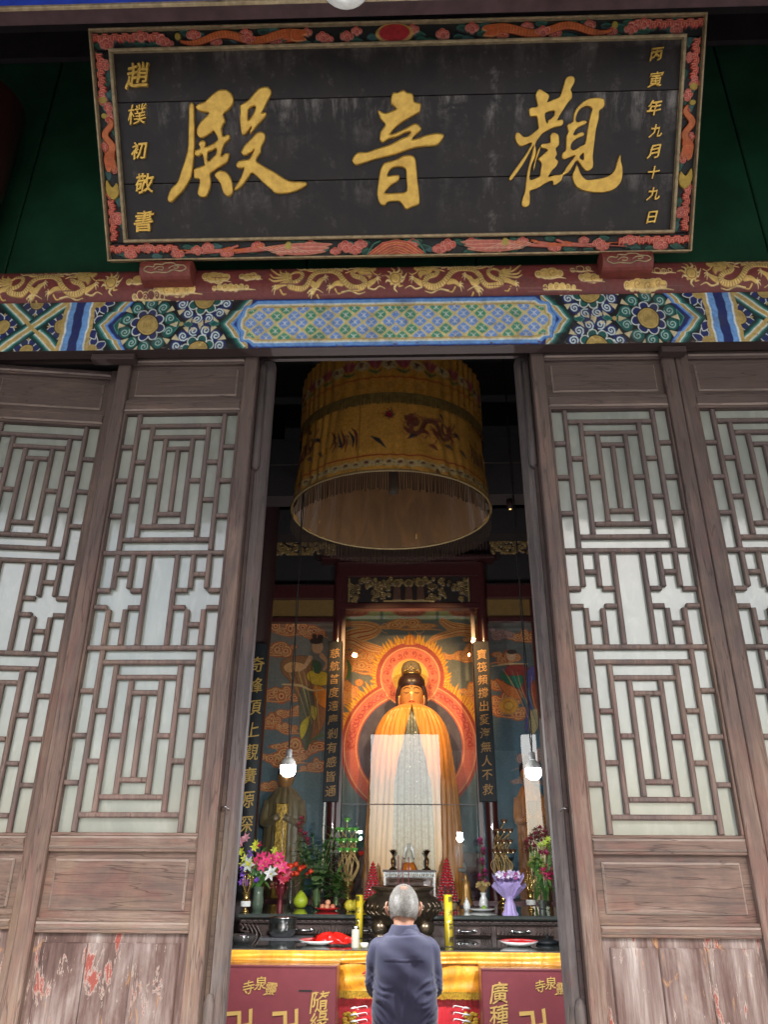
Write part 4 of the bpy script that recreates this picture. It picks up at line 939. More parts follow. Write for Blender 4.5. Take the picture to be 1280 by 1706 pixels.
# the two doors of the open doorway, swung inward and seen on edge, with their long pivot rods
for sg, nm in ((-1, 'left'), (1, 'right')):
    xe0 = float(at(434 if sg < 0 else 880, 600, 3.075)[0]); xe1 = float(at(456 if sg < 0 else 861, 620, 3.075)[0])
    T = thing('open_door', 'open door swung inward, its edge and pivot rod at the %s of the doorway' % nm, 'door', ((xe0 + xe1) / 2, 3.075, 0), group='open doors of the doorway')
    lo2, hi2 = min(xe0, xe1), max(xe0, xe1)
    zT = zl0 - .004
    # edge post with bevelled profile
    prof = [(hi2 if sg < 0 else lo2, 3.075 + .018), ((hi2 if sg < 0 else lo2), 3.14), ((lo2 if sg < 0 else hi2), 3.14), ((lo2 if sg < 0 else hi2), 3.075), ((hi2 - .018 if sg < 0 else lo2 + .018), 3.075)]
    mb = MB(); mb.add([(x, y, .2) for x, y in prof] + [(x, y, zT) for x, y in prof], [tuple(range(5)), tuple(range(9, 4, -1))] + [(i, i + 5, (i + 1) % 5 + 5, (i + 1) % 5) for i in range(5)])
    wb(mb, 'stile', M['wood_edge'], T)
    # leaf body running back into the hall, slightly past square so that it hides behind its own edge
    d = Vector((sg * .17, 1, 0)).normalized(); s0 = Vector(((lo2 + .006) if sg < 0 else (hi2 - .006), 3.142, 0)); nx = Vector((d.y, -d.x, 0)) * (-sg) * -1
    th = Vector((sg * -.035, 0, 0)) * -1
    def slab(a, b2, z0, z1, off=0., tk=.035):
        p = s0 + d * a; q2 = s0 + d * b2; n_ = Vector((-sg * 1., 0, 0)); e = n_ * -off
        A = [p + e, q2 + e, q2 + e + n_ * tk * -1, p + e + n_ * tk * -1]
        return MB().add([(v.x, v.y, z0) for v in A] + [(v.x, v.y, z1) for v in A], [(0, 1, 2, 3), (7, 6, 5, 4), (0, 4, 5, 1), (1, 5, 6, 2), (2, 6, 7, 3), (3, 7, 4, 0)])
    wb(slab(.0, .55, .2, zT), 'leaf_body', M['wood_v'], T)
    # pivot rod on the outside of the edge
    rx = (lo2 + (hi2 - lo2) * .30) if sg < 0 else (hi2 - (hi2 - lo2) * .30)
    ztop, zend = at(442, 607, 3.06)[2] - .01, at(436, 783, 3.06)[2]
    wb(MB().lathe([(.0, .0), (.012, .004), (.019, .02), (.019, ztop - zend), (.0, ztop - zend)], (rx, 3.062, zend), 12), 'pivot_rod', M['wood_edge'], T, True)
    zk = at(355, 1655, 3.06)[2]
    wb(MB().lathe([(.0, 0.2), (.020, .2), (.020, zk - .03), (.012, zk - .005), (0, zk)], (rx, 3.062, 0), 12), 'lower_pivot_rod', M['wood_edge'], T, True)
    if True:
        ring = MB(); zc2 = at(355, 1350, 3.06)[2]
        ring.tube([(rx - .014, 3.055, zc2), (rx - .008, 3.04, zc2 + .012), (rx + .008, 3.04, zc2 + .012), (rx + .014, 3.055, zc2)], .003, 6)
        wb(ring, 'staple', M['steel'], T, True)
    # jamb strip between the fixed leaf and the open one
    ja = XBr + .002 if sg < 0 else XA - .016
    tag(wb(MB().box((ja, 3.06, .2), (ja + .014, 3.12, zl0 - .004)), 'jamb_strip', M['lintel']), 'narrow dark jamb strip at the %s of the doorway' % nm, 'door jamb')
struct('door_threshold', MB().box((-2.75, 2.9, .1), (2.75, 3.2, .2)), M['stone'])

# ================================================================== THE SHRINE
def atv(X, Yp, plane):
    dx, dy = (X - 640) / F, (853 - Yp) / F
    d = np.stack([_M[i, 0] * dx + _M[i, 1] * dy - _M[i, 2] for i in range(3)], -1)
    return CAM + d * (plane / d[..., 1:2])
YS = 8.2; YGL = 8.28; YM = 8.98
def rect(xa, xb, y, Y): return float(at(xa, y, Y)[0]), float(at(xb, y, Y)[0])
GY = (.21, .215, .19); CO = (.66, .20, .035); CR = (.55, .085, .02); CP = (.80, .44, .15); CB = (.08, .16, .20)
def grad_bg(c, top, bot, y0, y1):
    t_ = np.clip((c.Y - y0) / (y1 - y0), 0, 1)[:, None, None]; c.c[:] = np.array(top) * (1 - t_) + np.array(bot) * t_
def pcloud(c, x, y, wd, hh, cols=(CP, CO, CP, CR), seed=0, n=6):
    r_ = random.Random(seed); Ls = []
    for i in range(n):
        a = (i / (n - 1) - .5); Ls.append((x + a * wd * .8 + (r_.random() - .5) * wd * .08, y + (r_.random() - .5) * hh * .62, wd / n * (.6 + .75 * r_.random()), hh * (.22 + .34 * r_.random()) * (.7 + .5 * math.cos(a * 3))))
    for k, cc in enumerate((cols[1], cols[0], cols[1], cols[0], cols[3])):
        q = 1 - k * .2
        for (a, b_, rx, ry) in Ls: c.disc(a, b_, max(.5, rx * q + (1.0 if k == 0 else 0)), cc, 0, None, max(.5, ry * q))
    for (a, b_, rx, ry) in Ls[::2]: c.spiral(a, b_, rx * .6, r_.random() * 6, 1.2, 1.0, cols[0])
    sg_ = 1 if seed % 2 else -1; c.stroke([(x - sg_ * wd * .3, y + hh * .28), (x, y + hh * .46), (x + sg_ * wd * .42, y + hh * .40), (x + sg_ * wd * .7, y + hh * .56)], [2, 4.5, 3, .6], cols[1], 0, None, 5); c.stroke([(x - sg_ * wd * .3, y + hh * .28), (x, y + hh * .46), (x + sg_ * wd * .42, y + hh * .40), (x + sg_ * wd * .7, y + hh * .56)], [.6, 1.6, 1.2, .4], cols[0], 0, None, 5)
def ribbon(c, P, wd, cols=(CP, CO, CP, CR, CP)):
    for k, cc in enumerate(cols):
        q = 1 - k / len(cols); w0 = np.array(wd) * q + .6 if k else np.array(wd) * 1.
        c.stroke(P, w0, cc, 0, None, 6)
c = Canvas(560, 815, 1010, 1420, 1.35, GY); grad_bg(c, (.19, .185, .145), (.07, .16, .21), 1040, 1420)
def z4(P): return [(560 + x / 5.12, 1000 + y / 5.12) for x, y in P]
c.poly([(555, 1005), (820, 1005), (820, 1032), (555, 1032)], (.42, .42, .16)); c.stroke([(555, 1033), (820, 1033)], 2.2, (.20, .24, .12))
for x in (636, 729): c.stroke([(x, 1005), (x, 1033)], 5, (.16, .22, .11))
for x in (588, 683, 776): c.disc(x, 1019, 28, (.50, .17, .07), 0, None, 9); c.disc(x, 1019, 24, (.36, .10, .05), 0, None, 7); [c.spiral(x - 15 + k * 10, 1019, 4.5, k, 1.2, 1, (.55, .26, .1)) for k in range(4)]
ribbon(c, z4([(20, 200), (150, 205), (260, 210), (350, 240), (300, 275), (180, 300), (100, 330), (150, 370), (260, 400), (380, 430)]), [8, 10, 12, 14, 20, 26, 26, 20, 18, 14])
ribbon(c, z4([(40, 350), (140, 360), (220, 400), (300, 430), (370, 440)]), [16, 20, 16, 14, 12])
ribbon(c, z4([(910, 180), (980, 225), (1060, 245), (1140, 260), (1220, 250)]), [12, 16, 20, 20, 18])
ribbon(c, z4([(770, 375), (850, 320), (950, 290), (1060, 265), (1180, 270)]), [5, 10, 12, 16, 20])
for x, y, a, b_, s in ((610, 215, 85, 15, 1), (215, 500, 52, 20, 2), (250, 575, 60, 22, 3), (150, 470, 40, 16, 4), (1040, 470, 58, 12, 5), (1170, 400, 26, 18, 6), (1100, 490, 30, 14, 9), (130, 740, 30, 26, 7), (90, 820, 30, 24, 8), (1160, 780, 34, 22, 10), (1190, 860, 30, 24, 11), (60, 560, 24, 40, 12), (1180, 330, 30, 10, 13), (60, 380, 26, 12, 16)):
    pcloud(c, 560 + x / 5.12, 1000 + y / 5.12, a, b_, seed=s)
c.poly(z4([(90, 500), (130, 560), (120, 650), (80, 680), (100, 600)]), (.10, .20, .06), n=4)
cx, cy, hy = 560 + 633 / 5.12, 1000 + 1262 / 5.12, 1000 + 655 / 5.12
r_ = random.Random(4)
def flames(cx, cy, R, a0, a1, step, L, cols):
    a = a0
    while a < a1:
        q = a; l = L * r_.uniform(.6, 1.25); 
        bx, by = cx + R * math.cos(q), cy - R * math.sin(q)
        tx, ty = cx + (R + l) * math.cos(q + .02), cy - (R + l) * math.sin(q + .02) - l * .45
        mx_, my_ = (bx + tx) / 2 + r_.uniform(-2, 2), (by + ty) / 2
        for w_, cc in zip((7.5, 5., 2.2), cols): c.stroke([(bx, by), (mx_, my_), (tx, ty)], [w_, w_ * .8, .4], cc, 0, None, 3)
        a += step * r_.uniform(.7, 1.3)
FC = ((.60, .17, .02), (.82, .34, .02), (.86, .52, .05))
for R, L in ((114, 12), (110, 9)): flames(cx, cy, R, .0, math.pi, .050, L, FC)
for R, L in ((56, 11), (53, 8)): flames(cx, hy, R, -.6, math.pi + .6, .085, L, FC)
c.disc(cx, cy, 116, (.40, .05, .03)); 
c.disc(cx, hy, 57, (.40, .05, .03))
for k in range(5): c.stroke([(cx + (k - 2) * 3.5, hy - 56), (cx + (k - 2) * 2.6, hy - 68), (cx + (k - 2) * 1., hy - 76 + abs(k - 2) * 5)], [5, 3, .5], FC[1 if k % 2 else 0], 0, None, 3)
for R, cc in ((111, (.78, .34, .16)), (109, (.66, .14, .09)), (91, (.80, .42, .18)), (89.5, (.52, .09, .07)), (87, (.055, .05, .10))): c.disc(cx, cy, R, cc)
for R, cc in ((50, (.80, .38, .18)), (48, (.70, .16, .09)), (30.5, (.85, .40, .15)), (28.5, (.74, .45, .07))): c.disc(cx, hy, R, cc)
for k in range(36):
    a = math.pi * (k + .5) / 36; x, y = cx + 100 * math.cos(a), cy - 100 * math.sin(a)
    if math.hypot(x - cx, y - hy) > 52: c.spiral(x, y, 6, a + (k % 2) * math.pi, .9, 1.6, (.38, .03, .04), 1 if k % 2 else -1); c.disc(x + 3 * math.cos(k * 2), y + 3 * math.sin(k * 2), 1.4, (.42, .03, .04))
for k in range(20):
    a = 2 * math.pi * (k + .5) / 20; x, y = cx + 39 * math.cos(a), hy - 39 * math.sin(a)
    c.spiral(x, y, 5.6, a, .9, 1.6, (.40, .03, .03), 1 if k % 2 else -1); c.disc(x, y, 1.7, (.42, .04, .03))
mural = tag(wc(c, 'shrine_mural', lambda X, Y, H: atv(X, Y, YM), M['mural']), 'central mural of orange clouds and a flaming halo behind the gilded figure', 'mural')

def figure(c, P, cc, n=4, ol=(.12, .05, .03)): c.poly(P, cc, n=n, ol=ol, ow=.9)
c = Canvas(415, 560, 1030, 1520, 1.15, GY); grad_bg(c, (.20, .17, .13), (.06, .15, .20), 1050, 1400)
for x, y, a, b_, s in ((478, 1048, 70, 22, 1), (465, 1082, 56, 22, 2), (520, 1052, 40, 20, 3), (465, 1158, 60, 24, 4), (485, 1185, 44, 16, 5), (450, 1200, 34, 24, 6), (478, 1215, 36, 16, 7), (500, 1245, 90, 26, 8), (470, 1262, 80, 22, 9), (530, 1275, 60, 22, 10), (445, 1310, 40, 16, 11), (515, 1150, 30, 16, 12)):
    pcloud(c, x, y, a, b_, seed=s + 30, cols=((.66, .36, .15), (.44, .10, .03), (.58, .24, .10), (.34, .04, .02)))
figure(c, [(470, 1100), (500, 1092), (520, 1100), (528, 1135), (545, 1165), (542, 1200), (520, 1240), (505, 1215), (498, 1170), (482, 1135), (470, 1120)], (.30, .13, .05))
figure(c, [(500, 1148), (518, 1148), (524, 1180), (516, 1235), (508, 1250), (500, 1215)], (.13, .13, .08)); figure(c, [(500, 1208), (516, 1192), (512, 1215), (502, 1232)], (.62, .48, .05))
figure(c, [(515, 1118), (535, 1118), (548, 1124), (545, 1140), (525, 1142), (512, 1130)], (.75, .48, .03)); figure(c, [(522, 1142), (545, 1150), (550, 1180), (530, 1172)], (.68, .22, .02))
figure(c, [(522, 1100), (535, 1106), (532, 1122), (520, 1116)], (.06, .12, .05)); figure(c, [(518, 1176), (528, 1180), (526, 1200), (518, 1192)], (.5, .42, .06))
figure(c, [(472, 1110), (486, 1102), (506, 1106), (510, 1114), (490, 1120), (478, 1120)], (.66, .34, .13))
c.stroke([(517, 1096), (508, 1110), (498, 1118)], [8, 6, 4], (.60, .33, .16), 0, None, 4); c.stroke([(536, 1092), (545, 1104), (540, 1116)], [8, 6, 4], (.60, .33, .16), 0, None, 4)
for q in range(6): c.stroke([(476 + q * 9, 1106 + q), (486 + q * 8, 1130 + q * 2), (500 + q * 6, 1160 + q * 6), (512 + q * 4, 1200 + q * 3)], [.6, 1.4, 1, .5], ((.55, .30, .12), (.14, .05, .03), (.62, .45, .12))[q % 3], 0, None, 4)
c.disc(529, 1078, 9.5, (.62, .36, .18), 0, None, 11); c.disc(527, 1068, 11, (.05, .03, .025), 0, None, 5); c.disc(534, 1062, 5, (.05, .03, .025)); c.disc(524, 1060, 4, (.05, .03, .025))
c.stroke([(470, 1140), (500, 1142), (520, 1150), (545, 1148)], [2, 4, 3, 1], (.65, .42, .18), 0, None, 5); c.stroke([(510, 1240), (535, 1225), (550, 1235)], [2, 5, 2], (.10, .16, .07), 0, None, 5)
c.c *= 1.4
wc(c, 'side_mural', lambda X, Y, H: atv(X, Y, YM - .3), M['mural'])
tag(bpy.data.objects['side_mural'], 'left side mural with a robed rider among orange clouds', 'mural')
c = Canvas(805, 950, 1030, 1520, 1.15, GY); grad_bg(c, (.13, .13, .115), (.04, .13, .20), 1050, 1300)
for x, y, a, b_, s in ((880, 1060, 66, 20, 1), (845, 1095, 44, 22, 2), (832, 1140, 40, 20, 3), (850, 1165, 60, 22, 4), (848, 1185, 66, 22, 5), (895, 1265, 60, 34, 6), (880, 1300, 44, 14, 7), (912, 1355, 30, 14, 8), (835, 1055, 36, 16, 9)):
    cc = ((.64, .34, .14), (.42, .10, .03), (.6, .26, .12), (.34, .05, .03)) if s < 6 else ((.42, .27, .22), (.22, .12, .12), (.4, .26, .2), (.25, .11, .11))
    pcloud(c, x, y, a, b_, seed=s + 60, cols=cc)
figure(c, [(845, 1110), (865, 1106), (890, 1120), (898, 1150), (885, 1170), (862, 1150), (842, 1135)], (.30, .04, .03)); figure(c, [(835, 1120), (850, 1126), (872, 1126), (868, 1146), (848, 1140), (836, 1130)], (.02, .17, .09))
figure(c, [(826, 1130), (850, 1142), (870, 1152), (868, 1166), (845, 1158)], (.60, .17, .04)); figure(c, [(878, 1120), (896, 1110), (908, 1140), (890, 1190), (876, 1220), (878, 1170)], (.10, .09, .28))
figure(c, [(885, 1140), (905, 1130), (918, 1150), (905, 1176), (890, 1180)], (.34, .06, .03)); figure(c, [(885, 1184), (898, 1182), (900, 1205), (888, 1224), (882, 1205)], (.45, .36, .18))
for q in range(7): c.stroke([(838 + q * 8, 1114 + q * 2), (852 + q * 6, 1136 + q * 4), (868 + q * 5, 1166 + q * 5), (880 + q * 4, 1196 + q * 4)], [.6, 1.5, 1, .5], ((.60, .30, .14), (.05, .03, .06), (.10, .28, .22))[q % 3], 0, None, 4)
c.disc(852, 1092, 8, (.58, .34, .2), 0, None, 9); c.disc(853, 1086, 8.5, (.05, .03, .025), 0, None, 4)
for R, cc in ((17, (.5, .25, .08)), (14, (.70, .32, .04)), (9, (.5, .2, .03)), (7, (.72, .40, .07))): c.disc(848, 1176, R, cc, 0, None, R * .9)
c.stroke([(820, 1110), (850, 1106), (880, 1106)], [1, 3, 1], (.62, .45, .22), 0, None, 4)
c.c *= 1.4
wc(c, 'side_mural', lambda X, Y, H: atv(X, Y, YM - .3), M['mural'])
tag([o for o in bpy.data.objects if o.name.startswith('side_mural')][-1], 'right side mural with a red and green garment among clouds', 'mural')

# shrine frame: columns, header with gilt carving, cornice, side beams
shrine = thing('shrine', 'dark maroon shrine frame with a gilded carved header panel', 'shrine', (0, YS, 0))
def zz(y, Y, x=683): return float(at(x, y, Y)[2])
cxL, cxR = rect(547, 822, 1400, YS)
cxL += .03
colxs = (float(at(553, 1400, YS)[0]), float(at(822, 1400, YS)[0]))
for x in colxs: wb(MB().lathe([(.062, 0), (.062, zz(940, YS))], (x, YS, .0), 24), 'column', M['maroon'], shrine, True)
hz0, hz1 = zz(1016, YS), zz(938, YS)
xa, xb = colxs[0] - .03, colxs[1] - .02
pz0, pz1 = zz(1006, YS), zz(963, YS); pxa, pxb = rect(579, 784, 985, YS)
wb(MB().box((xa, YS - .06, hz0), (xb, YS + .06, pz0 - .002), .008).box((xa, YS - .06, pz1 + .002), (xb, YS + .06, hz1), .008).box((xa, YS - .06, pz0 - .001), (pxa, YS + .06, pz1 + .001)).box((pxb, YS - .06, pz0 - .001), (xb, YS + .06, pz1 + .001)), 'header', M['maroon'], shrine)
wb(MB().box((xa + .07, YS - .05, hz0 - .0), (xa + .11, YS - .01, 0.8)).box((xb - .11, YS - .05, hz0), (xb - .07, YS - .01, .8)), 'inner_post', M['maroon'], shrine)
wb(MB().box((xa - .18, YS - .16, hz1 + .002), (xb + .18, YS + .06, hz1 + .045), .01), 'cornice', M['maroon'], shrine)
tm = MB(); k = xa - .17
while k < xb + .17: tm.box((k, YS - .175, hz1 + .010), (k + .022, YS - .161, hz1 + .038)); k += .04
tag(wb(tm, 'dentils', M['maroon_dark'], shrine), kind='stuff')
sm = MB(); k = xa - .12
while k < xb + .12: sm.box((k, YS - .04, hz1 + .05), (k + .018, YS - .01, zz(885, YS))); k += .036
tag(wb(sm, 'cornice_slats', M['darkwood'], shrine), kind='stuff')
wb(MB().box((xa - .25, YS + .0, hz1 + .046), (xb + .25, YS + .05, hz1 + .5)), 'back_board', M['maroon_dark'], shrine)
def carved(name, x0, x1, z0, z1, Y, parent, seed, arch=False):
    Wc, Hc = 200, 200 * (z1 - z0) / (x1 - x0); c = Canvas(0, Wc, 0, Hc, 1.3, (.02, .012, .012)); r_ = random.Random(seed)
    G_ = (.34, .22, .08); D_ = (.14, .085, .035)
    for i in range(int(Wc * Hc / 42)):
        x, y = r_.uniform(4, Wc - 4), r_.uniform(3, Hc - 3); rr_ = r_.uniform(2.2, 5)
        if arch and (abs(x - Wc * .15) < 11 or abs(x - Wc * .86) < 11) and y > Hc * .45: continue
        if arch and abs(x - Wc / 2) < 30 and y > Hc * .3: continue
        c.disc(x, y, rr_, D_, .5, r_.uniform(.3, 1.)); c.spiral(x, y, rr_, r_.random() * 6, 1.2, 1.5, G_ if r_.random() < .7 else D_, 1, .8, r_.uniform(.8, 1.6))
    if arch:
        for k in (-19, 0, 19):
            x = Wc / 2 + k; c.disc(x, Hc * .25, 7.5, G_, .8, 1.4); c.disc(x, Hc * .27, 4.4, D_, .4, 1.8); c.poly([(x - 7, Hc * .9), (x - 6, Hc * .45), (x, Hc * .36), (x + 6, Hc * .45), (x + 7, Hc * .9)], (.11, .05, .03), .3, 1.6); 
        c.stroke([(Wc * .3, Hc * .92), (Wc * .7, Hc * .92)], 3, G_, .8, 1.4)
        for x in (3, Wc - 3): c.stroke([(x, 3), (x, Hc - 3)], 3, G_, .7, 1.2)
    else:
        pts = [(Wc * t_, Hc * (.55 + .42 * abs(math.sin(t_ * 7)))) for t_ in np.linspace(0, 1, 30)]
        for a, b_ in pts: c.disc(a, b_, 4, G_, .8, 1.2)
    return wc(c, name, lambda X, Yy, H: np.stack([x0 + X / Wc * (x1 - x0), Y - H * .012, z1 - Yy / Hc * (z1 - z0)], -1), M['carving'], parent)
carved('carved_panel', pxa, pxb, pz0, pz1, YS - .03, shrine, 3, True)
for sg, (x0, x1) in ((-1, (425, 552)), (1, (812, 935))):
    a, b_ = rect(x0, x1, 1010, YS); zt_, zb_ = zz(975, YS), zz(998, YS)
    a, b_ = (a - 1.0, colxs[0] - .06) if sg < 0 else (colxs[1] + .062, b_ + 1.0)
    nm = ('left', 'right')[sg > 0]
    sf = thing('side_shrine', 'maroon beams and amber panel of the side bay %s of the shrine' % ('left', 'right')[sg > 0], 'shrine', ((a + b_) / 2, YS, 0), group='side bays of the shrine')
    wb(MB().box((a, YS - .05, zb_), (b_, YS + .05, zt_), .008), 'beam', M['maroon'], sf)
    wb(MB().box((a, YS - .04, zz(1037, YS)), (b_, YS + .04, zz(1030, YS))), 'rail', M['maroon'], sf)
    tm = MB(); k = a
    while k < b_ - .02: tm.box((k, YS - .065, zt_ - .02), (k + .018, YS - .051, zt_)); k += .032
    tag(wb(tm, 'dentils', M['maroon_dark'], sf), kind='stuff')
    wb(MB().box((a, YS + .02, zz(1030, YS) + .002), (b_, YS + .03, zb_ - .002)), 'amber_panel', plain('amber_panel_paint_' + nm, (.17, .095, .025), .5), sf)
    pa, pb = rect(430 if sg < 0 else 893, 437 if sg < 0 else 900, 1040, YS)
    wb(MB().box((pa - .05, YS - .03, .8), (pa, YS + .03, zb_ - .002)), 'post', M['maroon'], sf)
    a2, b2 = rect(410 if sg < 0 else 815, 562 if sg < 0 else 900, 895, YS - .3)
    if sg > 0: b2 += .4
    else: a2 -= .3
    tag(carved('carved_bracket', a2, b2, zz(925, YS - .3), zz(880, YS - .3), YS - .3, None, 9 + sg), 'dark gilt carved frieze hanging high at the %s of the canopy' % ('left', 'right')[sg > 0], 'carving')
    tag(wb(MB().box((a2 - .3, YS - .33, zz(879, YS - .3)), (b2 + .3, YS - .27, zz(872, YS - .3))), 'frieze_beam', M['maroon']), 'thin maroon beam above the gilt frieze at the %s' % ('left', 'right')[sg > 0], 'beam')
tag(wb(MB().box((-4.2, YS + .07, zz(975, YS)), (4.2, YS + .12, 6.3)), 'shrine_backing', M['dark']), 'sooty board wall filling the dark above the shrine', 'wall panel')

# glass fronts
def paneo(name, x0, x1, z0, z1, Y, label, mat='show'):
    return tag(wb(MB().add([(x0, Y, z0), (x1, Y, z0), (x1, Y + (z1 - z0) * .021, z1), (x0, Y + (z1 - z0) * .021, z1)], [(0, 1, 2, 3)]), name, M[mat]), label, 'glass')
sp = thing('shrine_glazing', 'tall reflecting glass front before the gilded figure', 'glass', (0, YGL, 1.3))
gx0, gx1 = colxs[0] + .05, colxs[1] - .05
seam = zz(1340, YGL)
for z0, z1 in ((1.32, seam - .006), (seam + .006, hz0)):
    ty = .021; wb(MB().add([(gx0, YGL + (z0 - 1.3) * ty, z0), (gx1, YGL + (z0 - 1.3) * ty, z0), (gx1, YGL + (z1 - 1.3) * ty, z1), (gx0, YGL + (z1 - 1.3) * ty, z1)], [(0, 1, 2, 3)]), 'pane', M['show'], sp)
wb(MB().box((gx0, YGL - .004, seam - .003), (gx1, YGL + .004, seam + .003)), 'seam_strip', M['darkwood'], sp)
for sg in (-1, 1):
    a, b_ = (colxs[0] - 1.6, colxs[0] - .05) if sg < 0 else (colxs[1] + .05, colxs[1] + 1.6)
    paneo('side_glazing', a, b_, 1.32, zz(1037, YS), YGL + .005, 'reflecting glass over the %s side mural' % ('left', 'right')[sg > 0])
struct('shrine_base', MB().box((-3.4, 8.12, 0), (3.4, 8.9, 1.32)).box((-3.4, 9.02, 0), (3.4, 9.06, 5)), plain('dull_rose_base', (.11, .035, .045), .4))

# couplet boards
def couplet(px0, px1, ytop, ybot, Y, text, y0, y1, label, size, curved=0, xc=None):
    za, zb = zz(ytop, Y, (px0 + px1) / 2), zz(ybot, Y, (px0 + px1) / 2)
    ym = (ytop + ybot) / 2; x0, x1 = rect(px0, px1, ym, Y); xm = (x0 + x1) / 2 if xc is None else xc; hw = (x1 - x0) / 2
    T = thing('couplet_board', label, 'sign', (xm, Y, zb), group='black couplet boards in the hall')
    if curved:
        R = curved; mb = MB(); n = 14; A = np.linspace(-math.asin(hw / R), math.asin(hw / R), n)
        v = [(xm + R * math.sin(a), Y + R - R * math.cos(a), z) for z in (zb, za) for a in A] + [(xm + (R - .02) * math.sin(a), Y + R - (R - .02) * math.cos(a), z) for z in (zb, za) for a in A]
        f = [(i, i + 1, i + 1 + n, i + n) for i in range(n - 1)] + [(i + 2 * n, i + 3 * n, i + 1 + 3 * n, i + 1 + 2 * n) for i in range(n - 1)] + [(0, n, 3 * n, 2 * n), (n - 1, 3 * n - 1, 4 * n - 1, 2 * n - 1)]
        wb(mb.add(v, f), 'board', M['black_glossy'], T, False)
    else: wb(MB().box((xm - hw, Y, zb), (xm + hw, Y + .025, za), .004), 'board', M['black_glossy'], T)
    zA_, zB_ = zz(y0, Y, (px0 + px1) / 2), zz(y1, Y, (px0 + px1) / 2)
    for i, ch in enumerate(text):
        z = zA_ + (zB_ - zA_) * i / (len(text) - 1)
        put_glyph(ch, 'gold_character', (xm, Y - .002, z), (1, 0, 0), (0, 0, 1), size, M['gold_dull'] if not curved else M['gold_mid'], T, bold=.006, shear=.05, thick=.3)
couplet(542, 567, 1068, 1336, 8.09, '慈航普度遠塵剎有感皆通', 1088, 1318, 'black couplet board on the shrine column left of the figure', .105)
couplet(794, 822, 1068, 1336, 8.09, '寶筏頻撐出愛海無人不救', 1090, 1315, 'black couplet board on the shrine column right of the figure', .105)
couplet(404, 436, 1072, 1500, 7.3, '奇峰頂上觀廣源深', 1107, 1373, 'long curved black couplet board behind the left doorpost', .145, curved=.19, xc=float(at(417, 1250, 7.3)[0]))
xo = float(at(417, 1250, 7.3)[0])
tag(wb(MB().lathe([(.13, 0), (.13, 6.3)], (xo - .05, 7.5, 0), 28), 'hall_column', M['maroon_dark'], None, True), 'dark hall column behind the long curved couplet board', 'column')

# ------------------------------------------------------------------ gilded figure (kept inside the glass)
YF = 8.66
def fz(y): return zz(y, YF, 685)
m_ = mpp(685, 1200, YF); fx = float(at(686, 1165, YF)[0])
M['gilt_skin'] = plain('gilded_skin', (.78, .38, .14), .33, .45, var=.12)
M['cape'] = silk('figure_cape', (.78, .29, .035), .35, .36, (9, 9, 1.5), .35)
M['hairblk'] = plain('black_coiffure', (.03, .016, .018), .35)
M['dress'] = plain('jewelled_grey_dress', (.12, .14, .13), .4, .3, var=.6, scale=30)
fig = thing('gilded_statue', 'gilded statue with black coiffure and pleated golden cape behind the shrine glass', 'statue', (fx, YF, 1.32))
hc = fz(1160); rx_, rz_ = 19.8 * m_, 30 * m_
mb = MB(); n, m2 = 32, 24; v = []
for j in range(m2 + 1):
    th = math.pi * j / m2
    for i in range(n):
        a = 2 * math.pi * i / n; x, y, z = math.sin(th) * math.cos(a), math.sin(th) * math.sin(a), math.cos(th)
        wv = 1 - .16 * max(0, -z) ** 2; x2 = x * rx_ * wv; z2 = z * rz_; y2 = y * rx_ * 1.05
        if y < 0:
            u_, v_ = x2 / m_, z2 / m_
            y2 -= m_ * (5.2 * math.exp(-(u_ / 2.4) ** 2 - ((v_ + 2) / 5) ** 2) + 2.0 * math.exp(-(u_ / 2.) ** 2 - ((v_ - 5) / 7) ** 2) + 1.8 * math.exp(-(u_ / 5.5) ** 2 - ((v_ + 13) / 2.2) ** 2) + 1.3 * math.exp(-((abs(u_) - 8) / 4.5) ** 2 - ((v_ - 2.5) / 2.2) ** 2) - 1.2 * math.exp(-((abs(u_) - 8) / 5) ** 2 - ((v_ - 6.5) / 1.5) ** 2))
        v.append((fx + x2, YF - .02 + y2, hc + z2))
mb.add(v, [(j * n + i, j * n + n + i, j * n + n + (i + 1) % n, j * n + (i + 1) % n) for j in range(m2) for i in range(n)])
wb(mb, 'head', M['gilt_skin'], fig, True)
fy = YF - .02 - rx_ * 1.02
for sg in (-1, 1):
    wb(MB().tube(crom([(fx + sg * 2.5 * m_, fy - .008, hc + 8.5 * m_), (fx + sg * 8 * m_, fy + .008, hc + 11 * m_), (fx + sg * 14 * m_, fy + .045, hc + 8 * m_)], 4), [.003, .005, .002][0:1] * 9, 6), 'eyebrow', M['hairblk'], fig, True)
    wb(MB().tube(crom([(fx + sg * 4 * m_, fy - .003, hc + 2.2 * m_), (fx + sg * 8.5 * m_, fy + .0, hc + 1.2 * m_), (fx + sg * 13 * m_, fy + .035, hc + 2.6 * m_)], 4), .0035, 6), 'eye_line', M['hairblk'], fig, True)
    wb(MB().ball((fx + sg * 21 * m_, YF, hc - 3 * m_), 1, 10, 8, (.014, .03, .085)), 'ear', M['gilt_skin'], fig, True)
    # hair falling beside the face
    wb(MB().tube(crom([(fx + sg * 12 * m_, YF - .07, hc + 24 * m_), (fx + sg * 21.5 * m_, YF - .04, hc + 10 * m_), (fx + sg * 24 * m_, YF, hc - 8 * m_), (fx + sg * 20 * m_, YF, hc - 28 * m_), (fx + sg * 10 * m_, YF - .07, hc - 40 * m_)], 5), np.interp(np.linspace(0, 1, 21), [0, .4, 1], [.03, .022, .012]), 8), 'side_lock', M['hairblk'], fig, True)
